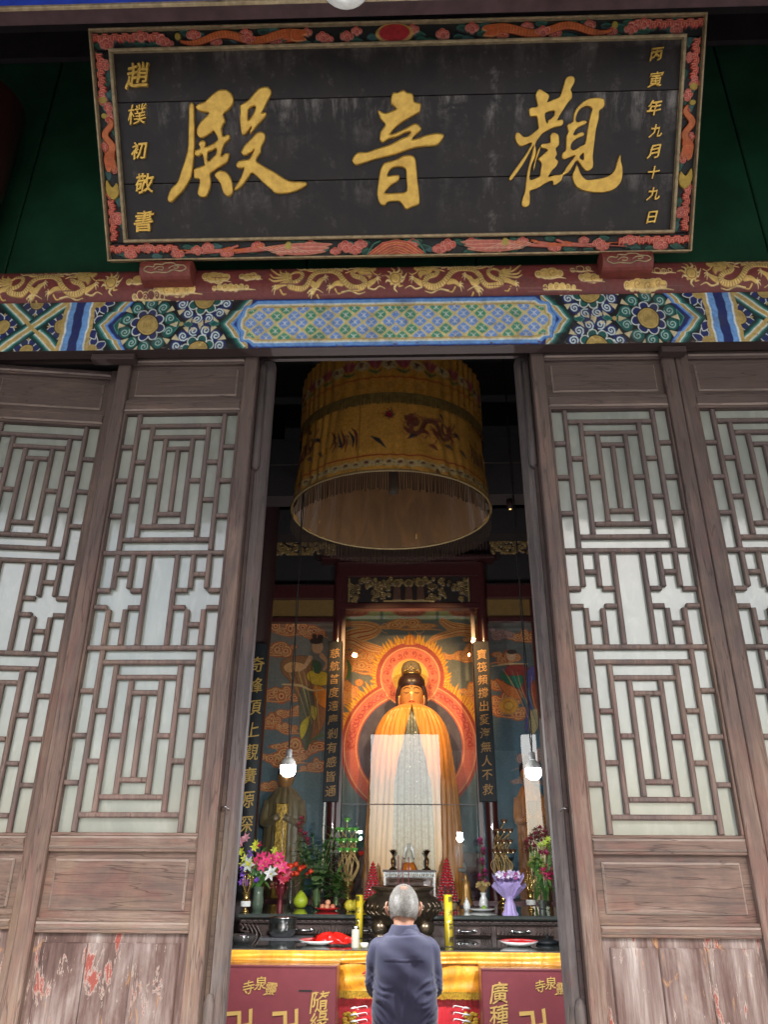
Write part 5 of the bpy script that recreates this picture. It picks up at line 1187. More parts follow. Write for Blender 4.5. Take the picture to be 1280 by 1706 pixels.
wb(MB().tube(crom([(fx - 5 * m_, fy + .003, hc - 13 * m_), (fx, fy - .014, hc - 12.2 * m_), (fx + 5 * m_, fy + .003, hc - 13 * m_)], 4), [.003, .005, .006, .007, .008, .007, .006, .005, .003], 6), 'lips', plain('dull_red_lips', (.35, .05, .03), .4), fig, True)
wb(MB().ball((fx, fy - .004, hc + 12 * m_), .007), 'brow_mark', M['hairblk'], fig, True)
wb(MB().ball((fx, YF + .005, hc + 21 * m_), 1, 24, 12, (23.5 * m_, .16, 19 * m_)), 'coiffure', M['hairblk'], fig, True)
wb(MB().lathe([(15.5 * m_, 32 * m_), (17 * m_, 38 * m_), (17.5 * m_, 46 * m_), (14 * m_, 55 * m_), (8 * m_, 59 * m_), (0, 60 * m_)], (fx, YF, hc), 24), 'topknot', plain('grey_brown_topknot', (.16, .13, .09), .4), fig, True)
cr = MB()
for k in range(9):
    a = (k - 4) * .17; x = fx + 18 * m_ * math.sin(a * 1.2); y = YF - 18 * m_ * math.cos(a); hh = (16 - abs(k - 4) * 3.2) * m_
    cr.tube([(x, y, hc + 36 * m_), (x, y - .01, hc + 36 * m_ + hh)], [.008, .002], 6); cr.ball((x, y - .012, hc + 37 * m_ + hh * .4), .010, 8, 6)
cr.tube([(fx + 18 * m_ * math.sin(a), YF - 18 * m_ * math.cos(a), hc + 36 * m_) for a in np.linspace(-.9, .9, 12)], .007, 6)
wb(cr, 'gold_crown', M['brass'], fig, True)
wb(MB().lathe([(13 * m_, -40 * m_), (11 * m_, -30 * m_), (12 * m_, -20 * m_)], (fx, YF, hc), 16), 'neck', M['gilt_skin'], fig, True)
prof = [(13, 1174), (24, 1177), (37, 1185), (48, 1198), (57, 1217), (62, 1242), (66, 1280), (70, 1330), (73, 1400), (76, 1520)]
for nm, mt, dy, kx2, cut in (('dress', 'dress', .015, .86, None), ('cape', 'cape', 0, 1., 1)):
    rings = []; N = 180
    for hw, y in prof:
        z = fz(y); R = hw * m_ * kx2; rg = []
        dep = min(R, .24)
        for i in range(N):
            a = 2 * math.pi * i / N; wv = 1 + (.035 * math.cos(36 * a) + .012 * math.cos(13 * a)) * min(1, (y - 1186) / 20)
            rg.append((fx + R * wv * math.sin(a), YF + dy - dep * wv * math.cos(a), z))
        rings.append(rg)
    mb = MB()
    if cut is None: mb.loft(rings, False)
    else:
        v = []; PR = crom(prof, 4); nr = len(PR); L = 200
        for hw, y in PR:
            z = fz(y); R = hw * m_; dep = min(R, .24); g = .02 + .42 * min(1, max(0, (y - 1183) / 120)) ** .8
            for k in range(L):
                a = g + (2 * math.pi - 2 * g) * k / (L - 1); wv = 1 + (.035 * math.cos(38 * a + .01 * y) + .014 * math.cos(13 * a) + .02 * math.cos(7 * a + y * .02) * min(1, (y - 1174) / 90)) * min(1, (y - 1172) / 16)
                v.append((fx + R * wv * math.sin(a), YF - dep * wv * math.cos(a), z))
        mb.add(v, [(i * L + k, i * L + k + 1, (i + 1) * L + k + 1, (i + 1) * L + k) for i in range(nr - 1) for k in range(L - 1)])
    wb(mb, nm, M[mt], fig, True)
wb(MB().tube([(fx + 15 * m_ * math.sin(a), YF - 15 * m_ * math.cos(a), fz(1184) - .03 * math.cos(a)) for a in np.linspace(-2.6, 2.6, 24)], .022, 8), 'collar', M['cape'], fig, True)
jw = MB()
for k in range(16): jw.ball((fx + rnd.uniform(-14, 14) * m_, YF - .22, fz(1225 + k * 8)), rnd.uniform(.005, .011), 6, 5)
tag(wb(jw, 'jewels', M['white_cer'], fig, True), kind='stuff')

def robed(name, label, px, y0, y1, Y, hw, robe, dress, skin, head=True):
    m1 = mpp(px, (y0 + y1) / 2, Y); x = float(at(px, y0, Y)[0]); za, zb = zz(y0, Y, px), zz(y1, Y, px); H = za - zb
    T = thing(name, label, 'statue', (x, Y, zb)); N = 60
    def R(k, a): return 1 + .07 * math.cos(14 * a + 2 * k)
    rings = [[(x + hw * m1 * q * R(0, a) * math.sin(a), Y - hw * m1 * .7 * q * R(0, a) * math.cos(a), zb + H * t_) for a in np.linspace(0, 2 * math.pi, N, endpoint=False)] for t_, q in ((0, 1.), (.3, .95), (.6, .9), (.75, .85), (.82, .55), (.85, .3))]
    wb(MB().loft(rings), 'robe', robe, T, True)
    wb(MB().box((x - hw * m1 * .32, Y - hw * m1 * .80, zb), (x + hw * m1 * .32, Y - hw * m1 * .66, zb + H * .72), .01), 'front_panel', dress, T)
    wb(MB().ball((x, Y - .01, zb + H * .92), H * .085, 14, 10, (.8, .85, 1)), 'head', skin, T, True)
    wb(MB().ball((x, Y + .012, zb + H * .955), H * .085, 14, 8, (.86, .9, .8)).ball((x, Y, zb + H * 1.02), H * .04), 'hair', M['hairblk'], T, True)
    for sg in (-1, 1): wb(MB().tube(crom([(x + sg * hw * m1 * .8, Y - .02, zb + H * .74), (x + sg * hw * m1 * .9, Y - .08, zb + H * .58), (x + sg * hw * m1 * .15, Y - hw * m1 * .9, zb + H * .62)], 4), [.05] * 5 + [.035] * 4, 8), 'sleeve', robe, T, True)
    return T
M['gilt_dress'] = painted('gilt_dress_dummy'); M['gilt_dress'] = plain('gilt_dress', (.50, .30, .06), .35, .6, var=.6, scale=40, bumps=.6, bd=.01)
robed('attendant_statue', 'gilded attendant in a pale cape behind the left side glass', 478, 1278, 1510, 8.5, 34, silk('pale_cape', (.24, .17, .075), .3, .4), M['gilt_dress'], M['gilt_skin'])
robed('attendant_statue', 'attendant in an orange robe behind the right side glass', 880, 1272, 1510, 8.5, 26, silk('orange_robe', (.62, .22, .05), .4, .45, (12, 12, 2)), plain('brown_dress', (.20, .09, .05), .5), M['gilt_skin'])

# warm lamps fixed behind the shrine header
for k, (dx, dz) in enumerate(((-.48, 0), (.48, 0))):
    p = (fx + (-.80, .86)[k], 6.0, 4.48)
    T = thing('shrine_lamp', 'small warm spot lamp hidden behind the yellow canopy, %s one' % ('left', 'right')[k], 'lamp', p)
    wb(MB().lathe([(.018, -.03), (.03, .0), (.03, .06), (.0, .065)], p, 12), 'lamp_housing', M['maroon_dark'], T, True)
    wb(MB().ball((p[0], p[1], p[2] - .012), .016), 'lamp_bulb', plain('warm_bulb_%s' % k, (1, .8, .4), emit=(1, .62, .22), es=1.5), T, True)
    ld = bpy.data.lights.new('shrine_spot', 'SPOT'); lo = bpy.data.objects.new('spot_light', ld); col.objects.link(lo); lo.location = (p[0], p[1] - .0, p[2] - .05); ld.spot_blend = 1.
    ld.energy = 360; ld.color = (1, .58, .25); ld.spot_size = D2R(38); ld.spot_blend = 1.; ld.shadow_soft_size = .03
    tgt = Vector((fx, YM, fz(1180))); lo.rotation_euler = (tgt - lo.location).to_track_quat('-Z', 'Y').to_euler()

# ------------------------------------------------------------------ yellow canopy hanging inside
Yn = 4.2; zr = float(at(655, 783, Yn)[2]); lo2, hi2 = 4.3, 7.
for _ in range(40):
    m2 = (lo2 + hi2) / 2
    if at(650, 914, m2)[2] > zr: hi2 = m2
    else: lo2 = m2
RC = (m2 - Yn) / 2; YC = (m2 + Yn) / 2; XCn = float(at(652, 850, YC)[0])
print('canopy', zr, RC, YC, XCn)
SXC = 1.055; ztopc = zr + 1.0; zval = float(at(655, 650, Yn)[2])
C0 = lambda n, c: plain(n, c, .5)
can = thing('silk_canopy', 'round yellow silk canopy embroidered with dragons, hanging in the doorway', 'canopy', (XCn, YC, zr))
SLK = (.70, .35, .065); SL2 = (.62, .40, .09); EB = (.16, .035, .03); EB2 = (.24, .06, .04); EN = (.035, .04, .055)
CW = 2 * math.pi * RC * 100
def drum_y(v): return v
Hd = (zval - zr) * 100 + 6
c = Canvas(-CW / 2, CW / 2, 0, Hd, 1.9, SLK)
XX, YY = np.meshgrid(c.X, c.Y); fold = .5 + .5 * np.sin(XX * .9 + 1.5 * np.sin(YY * .06) + 2 * np.sin(XX * .13)); 
for off in (0, CW / 4, CW / 2, -CW / 4, -CW / 2):
    o = off + 2
    s = .26; dy = Hd * .40
    dragon(c, o + 52, dy - 8, .21, -1, (EB2, (.42, .17, .06), EN), .1, .3, sy=.40, fine=True, wm=1.7)
    for k, (ax, ay, bx_, by_) in enumerate(((10, 14, 16, 12), (24, 17, 30, 20), (36, 14, 42, 17), (44, 3, 50, 6), (20, -14, 28, -15), (48, 14, 54, 19), (33, -8, 37, -6))):
        c.stroke([(o + ax, dy + ay), (o + (ax + bx_) / 2, dy + (ay + by_) / 2 - 1), (o + bx_, dy + by_)], [.6, 3.4, .5], (EN, EB2, (.10, .08, .07))[k % 3], 0, None, 4); c.stroke([(o + ax + 1, dy + ay), (o + bx_ - 1, dy + by_)], .5, (.36, .15, .06))
    pearl(c, o - 2, dy - 4, .22, ((.4, .03, .04), EN, EN), 0)
    c.stroke([(o - 22, 0), (o - 22, Hd)], .7, (.30, .16, .03)); c.stroke([(o - 14, dy + 12), (o - 9, dy + 16), (o - 4, dy + 22)], [.6, 3, .5], EN, 0, None, 4)
    [c.stroke([(o - 44 + q * 2.1, dy + 2 + (q * 7) % 9), (o - 40 + q * 2.0, dy + 9 + (q * 5) % 8), (o - 44 + q * 2.6, dy + 16 + (q * 3) % 9)], [.6, 2.2, .5], (EB, EB2, (.42, .26, .10), EN)[q % 4], 0, None, 4) for q in range(9)]
c.stroke([(-CW / 2, Hd - 12), (CW / 2, Hd - 12)], 1.0, (.40, .02, .02)); 
for k in range(60): goldcloud(c, -CW / 2 + k * CW / 60, Hd - 6, 6, 3, False, k)
def drumf(X, Yy, H):
    t_ = Yy / Hd; z = zval + .06 - t_ * (zval + .06 - zr); th = X / CW * 2 * math.pi - math.pi / 2
    R = RC * (.92 + .08 * t_ ** 1.5) * (1 + (.006 + .006 * np.sin(X * .07)) * np.sin(X * .62 + 1.8 * np.sin(Yy * .05) + 2.4 * np.sin(X * .13)) + .006 * np.sin(X * .21 + Yy * .06) + .003 * np.sin(Yy * .35 + 3 * np.sin(X * .09)))
    return np.stack([XCn + SXC * R * np.cos(th), YC + R * np.sin(th), z], -1)
wc(c, 'silk_drum', drumf, M['cloth_print'], can)
Hv = (ztopc - zval) * 100
c = Canvas(-CW / 2, CW / 2, 0, Hv, 1.2, (.64, .30, .05))
for k in range(22):
    x = -CW / 2 + (k + .5) * CW / 22; y = Hv - 25
    for dx, a in ((-3.4, -.7), (-1.8, -.3), (0, 0), (1.8, .3), (3.4, .7)): c.poly([(x + dx * .4, y + 5), (x + dx - 1.2, y), (x + dx * 1.5, y - 6 + abs(dx)), (x + dx + 1.2, y)], (.36, .06, .09) if dx else (.5, .16, .12), n=3)
    c.stroke([(x - 4, y + 6), (x, y + 8), (x + 4, y + 6)], 1.6, (.05, .14, .05), 0, None, 3); c.stroke([(x, y + 6), (x, y + 9)], 1, (.05, .14, .05))
    goldcloud(c, x + CW / 44, y + 2, 6, 5, False, k); c.spiral(x + CW / 44, Hv - 6, 3, k, 1.2, .8, (.36, .18, .05))
c.stroke([(-CW / 2, Hv - 13), (CW / 2, Hv - 13)], 1.0, (.42, .03, .02))
wc(c, 'valance', lambda X, Yy, H: (lambda th, R: np.stack([XCn + SXC * R * np.cos(th), YC + R * np.sin(th), ztopc - Yy / 100], -1))(X / CW * 2 * math.pi - math.pi / 2, RC * .952 * (1 + .008 * np.sin(X * .8 + 2 * np.sin(X * .11)))), M['cloth_print'], can)
M['lining'] = silk('brown_lining', (.17, .075, .018), .3, .6, (5, 5, 1.2), .8)
wb(MB().lathe([(RC * .975, .0), (RC * .895, .45), (RC * .885, .95), (RC * .6, .99), (0.01, 1.0)], (XCn, YC, zr), 160, SXC, wav=lambda a, t_: 1 + .012 * math.sin(22 * a + 2 * math.sin(3 * a)) - .0), 'lining', M['lining'], can, True)
wb(MB().tube([(XCn + SXC * RC * 1.0 * math.cos(a), YC + RC * 1.0 * math.sin(a), zr) for a in np.linspace(0, 2 * math.pi, 97)], .009, 8, False), 'hoop', C0('dull_hoop_gilt', (.24, .16, .065)), can, True)
def fringe_ring(R, z, L, n, mat, nm, wd=.006, fill=.7):
    mb = MB()
    for k in range(n):
        a = 2 * math.pi * k / n; da = wd / R * .5; l = L * rnd.uniform(.9, 1.05); x = R * 1.0
        p = [(XCn + SXC * x * math.cos(a + s), YC + x * math.sin(a + s)) for s in (-da, da)]
        j = rnd.uniform(-.004, .004)
        mb.add([(*p[0], z), (*p[1], z), (p[1][0] + j, p[1][1], z - l), (p[0][0] + j, p[0][1], z - l)], [(0, 1, 2, 3)])
    tag(wb(mb, nm, mat, can), kind='stuff')
M['dkfringe'] = plain('dark_brown_fringe', (.035, .018, .008), .8)
fringe_ring(RC * .999, zr - .004, .13, 300, M['dkfringe'], 'hoop_fringe', .0075)
fringe_ring(RC * .962, zval + .002, .085, 520, plain('olive_fringe', (.19, .12, .03), .7, var=.4), 'valance_fringe', .0085)
ts = MB(); ts.lathe([(.004, .0), (.022, -.02), (.014, -.05), (.028, -.08), (.035, -.28), (.0, -.285)], (XCn + .02, YC - .25, zr + .32), 12)
wb(ts, 'tassel', M['dkfringe'], can, True)
for a in (0.8, 2.4, 4.0, 5.5): wb(MB().tube([(XCn + RC * .9 * math.cos(a), YC + RC * .9 * math.sin(a), ztopc), (XCn + .1 * math.cos(a), YC + .1 * math.sin(a), 6.4)], .006, 6), 'cord', M['dark'], can)

# ------------------------------------------------------------------ hanging bulbs
for k, (px, py, lab) in enumerate(((480, 1280, 'white LED bulb hanging on a long cord, left of the shrine'), (889, 1285, 'white LED bulb hanging on a long cord, right of the shrine'))):
    Yb = 4.7; p = at(px, py, Yb); m1 = mpp(px, py, Yb)
    T = thing('hanging_bulb', lab, 'light bulb', p, group='LED bulbs on cords')
    r1 = 13.2 * m1
    wb(MB().lathe([(.0, -r1), (r1 * .55, -r1 * .95), (r1 * .92, -r1 * .6), (r1, -.0), (r1 * .98, r1 * .35)], p, 24), 'diffuser', plain('lit_diffuser_%d' % k, (.9, .9, .9), emit=(.93, .97, 1.), es=9.0, bumps=0), T, True)
    wb(MB().lathe([(r1 * .99, r1 * .35), (r1 * .9, r1 * .8), (r1 * .55, r1 * 1.25), (r1 * .36, r1 * 1.35)], p, 24), 'bulb_body', M['white_cer'], T, True)
    wb(MB().lathe([(r1 * .36, r1 * 1.35), (r1 * .4, r1 * 1.4), (r1 * .4, r1 * 2.2), (r1 * .2, r1 * 2.35), (0, r1 * 2.35)], p, 16), 'socket', plain('grey_socket_%d' % k, (.35, .35, .35), .4), T, True)
    cd_ = MB(); top = 6.38
    for ph in (0, math.pi):
        cd_.tube([(p[0] + .006 * math.cos(ph + z * 9), p[1] + .006 * math.sin(ph + z * 9), z) for z in np.linspace(p[2] + r1 * 2.3, top, 90)], .0035, 5)
    wb(cd_, 'twisted_cord', plain('black_cord_%d' % k, (.012, .01, .01), .5), T, True)
    ld = bpy.data.lights.new('bulb_glow', 'POINT'); lo = bpy.data.objects.new('bulb_light', ld); col.objects.link(lo); lo.location = (p[0], p[1], p[2] - r1 * 1.3)
    ld.energy = 70; ld.color = (.95, .98, 1.); ld.shadow_soft_size = r1

# ================================================================== ALTAR FURNITURE
YC1 = 6.5; ZS = float(at(660, 1524, YC1)[2]); YT0 = 5.6; ZT = float(at(660, 1583, YT0)[2])
print('ZS', ZS, 'ZT', ZT, 'table back', on(660, 1561, ZT))
def X1(px, y, Y): return float(at(px, y, Y)[0])
# long carved cabinet behind
cab = thing('altar_cabinet', 'long dark carved altar cabinet with drawers holding the flowers and offerings', 'cabinet', (0, YC1, 0))
x0, x1 = X1(396, 1525, YC1) , X1(1000, 1525, YC1)
wb(MB().box((x0, YC1 - .02, ZS - .03), (x1, 8.1, ZS), .008), 'top', M['table_glass'], cab)
wb(MB().box((x0 + .05, YC1 + .05, .0), (x1, 7.9, ZS - .031)), 'carcass', M['darkwood'], cab)
fzt = ZS - .031; fzm = float(at(700, 1540, YC1 + .02)[2]); c = Canvas(0, 560, 0, 18, 1.3, (.06, .04, .036))
for k in range(60):
    x = 4 + k * 9.4; c.disc(x, 9, 4, (.055, .035, .03), 0, 1.5); c.spiral(x, 9, 3.4, k % 2 * 3, 1.2, 1.1, (.09, .06, .05), 1, 0, 2.2)
c.stroke([(0, 2), (560, 2)], 2.4, (.06, .04, .035), 0, 1.5); c.stroke([(0, 16), (560, 16)], 2.4, (.06, .04, .035), 0, 1.5)
wc(c, 'carved_apron', lambda X, Y, H: np.stack([x0 + .02 + X / 560 * (x1 - x0 - .02), YC1 + .02 - H * .005, fzt - Y / 18 * (fzt - fzm)], -1), M['paint'], cab)
# scrolled bracket at the left end
br = MB()
for k in range(5): br.tube(crom([(x0 + .02 + k * .03, YC1 + .01, fzm - .005), (x0 + .05 + k * .035, YC1, fzm - .03 - k * .012), (x0 + .03 + k * .045, YC1, fzm - .05 - k * .022), (x0 + .10 + k * .03, YC1, fzm - .06 - k * .02)], 5), .008, 6)
wb(br, 'scroll_bracket', M['darkwood'], cab, True)
dz0 = ZT + .01; dz1 = fzm - .012
for xa, xb, hp in ((458, 553, 505), (556, 640, 606), (757, 822, 778), (826, 925, 868)):
    a, b_ = X1(xa, 1550, YC1), X1(xb, 1550, YC1)
    dr = keep(link('drawer', MB().box((a + .008, YC1 + .012, dz0), (b_ - .008, YC1 + .05, dz1), .006).mesh('drawer'), M['darkwood']), cab)
    rl = MB(); w_ = (b_ - a); zc = (dz0 + dz1) / 2
    for sg in (-1, 1):
        for k in range(5):
            xx = (a + b_) / 2 + sg * (w_ * .18 + k * w_ * .06); rl.tube([(xx, YC1 + .008, zc - .02), (xx + .012, YC1 + .004, zc), (xx - .004, YC1 + .006, zc + .022), (xx + .014, YC1 + .008, zc + .03)], .005, 5)
    tag(wb(rl, 'drawer_carving', M['darkwood'], dr, True), kind='stuff')
    hx = X1(hp, 1549, YC1); hd = MB()
    hd.tube(crom([(hx - .055, YC1 + .008, zc), (hx - .045, YC1 - .015, zc), (hx, YC1 - .024, zc), (hx + .045, YC1 - .015, zc), (hx + .055, YC1 + .008, zc)], 4), .006, 8)
    for sg in (-1, 1): hd.ball((hx + sg * .058, YC1 + .004, zc), .014, 8, 6, (1, .4, 1)); hd.tube([(hx + sg * .068, YC1 + .004, zc), (hx + sg * .085, YC1 + .006, zc)], [.008, .001], 6)
    wb(hd, 'drawer_handle', M['steel'], dr, True)
# front table
tbx0, tbx1 = -1.25, 1.35
tab = thing('offering_table', 'dark glossy offering table with golden satin cloth in front of the burner', 'table', (0, YT0, 0))
wb(MB().box((tbx0, YT0, ZT - .03), (tbx1, YC1 - .02, ZT), .004), 'table_top', M['table_glass'], tab)
for x in (tbx0 + .05, tbx1 - .11):
    for y in (YT0 + .05, YC1 - .12): wb(MB().box((x, y, 0), (x + .06, y + .06, ZT - .03)), 'leg', M['darkwood'], tab)
def cloth(name, xa, xb, za, zb, Y, mat, amp, fr, ph, parent=None, wav=.0):
    nx, nz = 260, 44; mb = MB(); v = []
    for j in range(nz + 1):
        for i in range(nx + 1):
            x = xa + (xb - xa) * i / nx; t_ = j / nz; z = za + (zb - za) * t_
            f_ = math.sin(x * fr + ph + 1.1 * math.sin(t_ * 2 + x * 3)) * .6 + .3 * math.sin(x * fr * 2.3 + t_ * 3) + .35 * math.sin(t_ * 16 + x * 9 + 2 * math.sin(x * 5))
            v.append((x, Y - amp * (.35 + .65 * t_) * (1 + f_), z + wav * math.sin(x * 14) * t_))
    mb.add(v, [(j * (nx + 1) + i, j * (nx + 1) + i + 1, (j + 1) * (nx + 1) + i + 1, (j + 1) * (nx + 1) + i) for j in range(nz) for i in range(nx)])
    o = wb(mb, name, mat, parent, True); return o
zf0 = float(at(590, 1650, YT0)[2]); zf1 = float(at(590, 1662, YT0)[2])
cl = thing('table_cloth', 'golden orange satin table cloth with fringe over red satin on the offering table', 'tablecloth', (0, YT0 - .01, ZT))
cloth('golden_cloth', tbx0 - .01, tbx1 + .01, ZT - .008, zf0, YT0 - .006, M['orange_silk'], .014, 17, 0, cl)
cloth('top_band', tbx0 - .012, tbx1 + .012, ZT - .004, float(at(590, 1603, YT0)[2]), YT0 - .024, M['orange_silk'], .006, 9, 1, cl)
fr = MB(); k = tbx0
while k < tbx1:
    fr.box((k, YT0 - .030 + rnd.uniform(-.003, .003), zf1 + rnd.uniform(-.004, .004)), (k + .0055, YT0 - .027 + rnd.uniform(-.002, .002), zf0 + .004)); k += .0075
tag(wb(fr, 'fringe', M['fringe'], cl), kind='stuff')
cloth('red_cloth', tbx0, tbx1, zf0 + .01, .35, YT0 + .012, M['red_silk'], .012, 15, 2, cl)
for sg, px in ((-1, 592), (1, 776)):
    e = MB(); xq = X1(px, 1690, YT0 - .03)
    for k in range(3):
        z = float(at(px, 1680 + k * 11, YT0 - .03)[2]); e.tube(crom([(xq - sg * .02, YT0 - .022, z - .01), (xq - sg * -.0, YT0 - .024, z + .006), (xq - sg * -.03, YT0 - .026, z - .004), (xq + sg * -.06, YT0 - .024, z + .012), (xq + sg * -.075, YT0 - .022, z + .0)], 4), .0035, 5)
    wb(e, 'white_scroll_embroidery', M['white_cer'], cl, True)
    e = MB()
    for k in range(14): a = k * .9; e.ball((xq + sg * (.035 + .03 * math.cos(a * 1.7)), YT0 - .02, float(at(px, 1697, YT0)[2]) + .03 * math.sin(a)), .014, 8, 5, (1.3, .35, .8))
    wb(e, 'gold_embroidery', M['fringe'], cl, True)
e = MB(); xq, _, zq2 = at(518 + 9 + 82, 1622, YT0 - .03); 
for k in range(4): e.tube([(xq + k * .006 - .02, YT0 - .030, zq2 + .004 * k), (xq + .01 + k * .004, YT0 - .031, zq2 + .006 + .003 * k)], .004, 5)
wb(e, 'red_stitching', M['red_silk'], cl, True)

# donation boxes
YBX = 5.3
for sg, xa, xb in ((-1, 300, 561), (1, 803, 1010)):
    zt_ = float(at(561 if sg < 0 else 803, 1609 if sg < 0 else 1613, YBX)[2]); a, b_ = X1(xa, 1640, YBX), X1(xb, 1640, YBX)
    side = ('left', 'right')[sg > 0]
    T = thing('donation_box', 'maroon donation box with gold characters to the %s of the praying man' % side, 'donation box', ((a + b_) / 2, YBX, 0), group='maroon donation boxes')
    wb(MB().box((a, YBX, .0), (b_, YBX + .24, zt_), .006), 'box_body', M['box_red'], T)
    wb(MB().box((a - .01, YBX - .012, zt_ + .001), (b_ + .01, YBX + .25, zt_ + .014), .003), 'glass_lid', M['clear'], T)
    if sg < 0: wb(MB().box((X1(498, 1651, YBX), YBX - .002, float(at(498, 1652, YBX)[2])), (X1(520, 1651, YBX), YBX + .004, float(at(498, 1649, YBX)[2]))), 'coin_slot', M['dark'], T)
    G = plain('gold_lettering_' + side, (.52, .33, .10), .5, .2, bumps=0)
    chars = [('寺', 414, 1645, .070, .12), ('泉', 434, 1638, .072, 0), ('靈', 451, 1648, .074, -.15), ('隨', 532, 1669, .115, 0), ('緣', 530, 1704, .115, 0), ('卍', 398, 1710, .16, 0), ('卍', 475, 1710, .16, 0)] if sg < 0 else \
            [('寺', 901, 1643, .062, .12), ('泉', 918, 1638, .066, 0), ('靈', 936, 1648, .07, -.15), ('廣', 831, 1654, .115, 0), ('種', 832, 1692, .115, 0), ('卍', 890, 1710, .16, 0)]
    for ch, px, py, s, r1 in chars:
        p = at(px, py, YBX - .003)
        put_glyph(ch, 'gold_character', p, (math.cos(r1), 0, math.sin(r1)), (-math.sin(r1), 0, math.cos(r1)), s, G, T, bold=.008 if ch != '卍' else .02, shear=0 if ch == '卍' else .1, thick=.1)

# ---------------------------------------------------------------- helpers for offerings
def base(px, py, z): p = on(px, py, z); return float(p[0]), float(p[1]), z
def U(px, py, Y): return mpp(px, py, Y)
def T_(name, label, cat, px, py, z, group=None):
    x, y, z = base(px, py, z); return thing(name, label, cat, (x, y, z), group=group), x, y, z, U(px, py, y)
pm = {}
def C(name, c, **k):
    if name not in pm: pm[name] = plain(name, c, **k)
    return pm[name]
LEAF = C('leaf_green', (.08, .20, .04), rough=.45, var=.4); DLEAF = C('dark_leaf', (.04, .12, .035), rough=.45, var=.4); STEM = C('stem_green', (.10, .17, .04), rough=.5)
TWIG = C('pale_gold_twig', (.50, .34, .13), rough=.45, metal=.3)
def lily(mb, c, d, s, n=6):
    d = Vector(d).normalized(); u = d.cross(Vector((.3, .2, 1))).normalized(); w_ = d.cross(u)
    for k in range(n):
        a = 2 * math.pi * k / n + rnd.random() * .3; r = (u * math.cos(a) + w_ * math.sin(a))
        mb.petal(c, r * .9 + d * .55, d, s, s * .55, -.35, 4)
def pompom(mb, c, s, n=26):
    for k in range(n):
        z = 1 - 2 * (k + .5) / n; a = k * 2.4; r = math.sqrt(1 - z * z); d = Vector((r * math.cos(a), r * math.sin(a), z))
        mb.petal(Vector(c) + d * s * .3, d, Vector((0, 0, 1)) if abs(z) < .8 else Vector((1, 0, 0)), s * .75, s * .5, .2, 3)
def blossom(mb, c, s):
    for k in range(5): a = 2 * math.pi * k / 5; mb.petal(c, (math.cos(a), -.4, math.sin(a)), (0, -1, 0), s, s * .8, .1, 2)
def leaf(mb, a, d, L, W, curl=-.4): mb.petal(a, d, (0, 0, 1), L, W, curl, 5)

# --- left lily bouquet (big mixed bouquet in a green glass vase)
T, x, y, z, m1 = T_('mixed_bouquet', 'mixed bouquet of pink, white, yellow and purple flowers in a dull green vase, far left', 'flowers', 428, 1517, ZS)
wb(MB().lathe([(.0, 0), (8.5 * m1, 0), (9.5 * m1, 12 * m1), (8 * m1, 25 * m1), (8.5 * m1, 36 * m1), (7.6 * m1, 36 * m1), (7 * m1, 25 * m1), (8 * m1, 3 * m1)], (x, y, z), 24, wav=lambda a, t_: 1 + .05 * math.cos(12 * a)), 'vase', C('grey_green_vase', (.10, .14, .10), rough=.2, coat=.5), T, True)
def P(px, py, dy=0.): p = at(px, py, y + dy); return (float(p[0]), y + dy, float(p[2]))
for nm, cc, pts, fn_, s in (('yellow_orchid', (.62, .62, .05), [(402, 1420), (408, 1430), (415, 1438), (405, 1440), (423, 1412), (427, 1406), (418, 1458), (457, 1418)], lily, 6), ('white_lily', (.82, .82, .78), [(415, 1440), (452, 1456), (436, 1448)], lily, 11),
        ('pink_lily', (.80, .06, .20), [(433, 1430), (443, 1436), (452, 1430), (438, 1442), (465, 1428), (470, 1436), (448, 1440), (428, 1438), (472, 1446), (462, 1438), (440, 1428)], lily, 8.5), ('pale_pink_lily', (.72, .30, .36), [(402, 1402), (410, 1396), (396, 1410)], lily, 7),
        ('purple_orchid', (.22, .06, .50), [(404, 1446), (404, 1456), (406, 1466), (412, 1470), (402, 1470), (428, 1466), (418, 1418), (416, 1425)], lily, 4.6), ('red_bud', (.45, .02, .06), [(431, 1408), (466, 1456), (478, 1462), (470, 1466), (480, 1452)], lily, 6)):
    for (px, py) in pts:
        mb = MB(); p = P(px, py, rnd.uniform(-.10, .04)); fn_(mb, p, (rnd.uniform(-.5, .5), -1, rnd.uniform(-.2, .5)), s * 1.28 * m1)
        f_ = wb(mb, nm, C(nm + '_petal', cc, rough=.5, sub=.2, var=.2), T, True)
        if nm in ('white_lily', 'pink_lily'): wb(MB().ball((p[0], p[1] - .012, p[2]), s * m1 * .16, 6, 5), 'stamens', C('stamen_yellow', (.55, .45, .05)), f_, True)
lf = MB()
for k in range(26): a = rnd.uniform(-1, 1); lf.tube(crom([(x, y, z + 30 * m1), (x + a * 14 * m1, y - .03, z + 50 * m1), (x + a * 34 * m1, y - .02 + rnd.uniform(-.05, .05), z + rnd.uniform(60, 100) * m1)], 3), .0035, 5); leaf(lf, (x + a * 20 * m1, y - .03, z + rnd.uniform(40, 90) * m1), (a * 1.2, -.5, rnd.uniform(-.2, .8)), rnd.uniform(14, 26) * m1, 6 * m1)
tag(wb(lf, 'foliage', LEAF, T, True), kind='stuff')
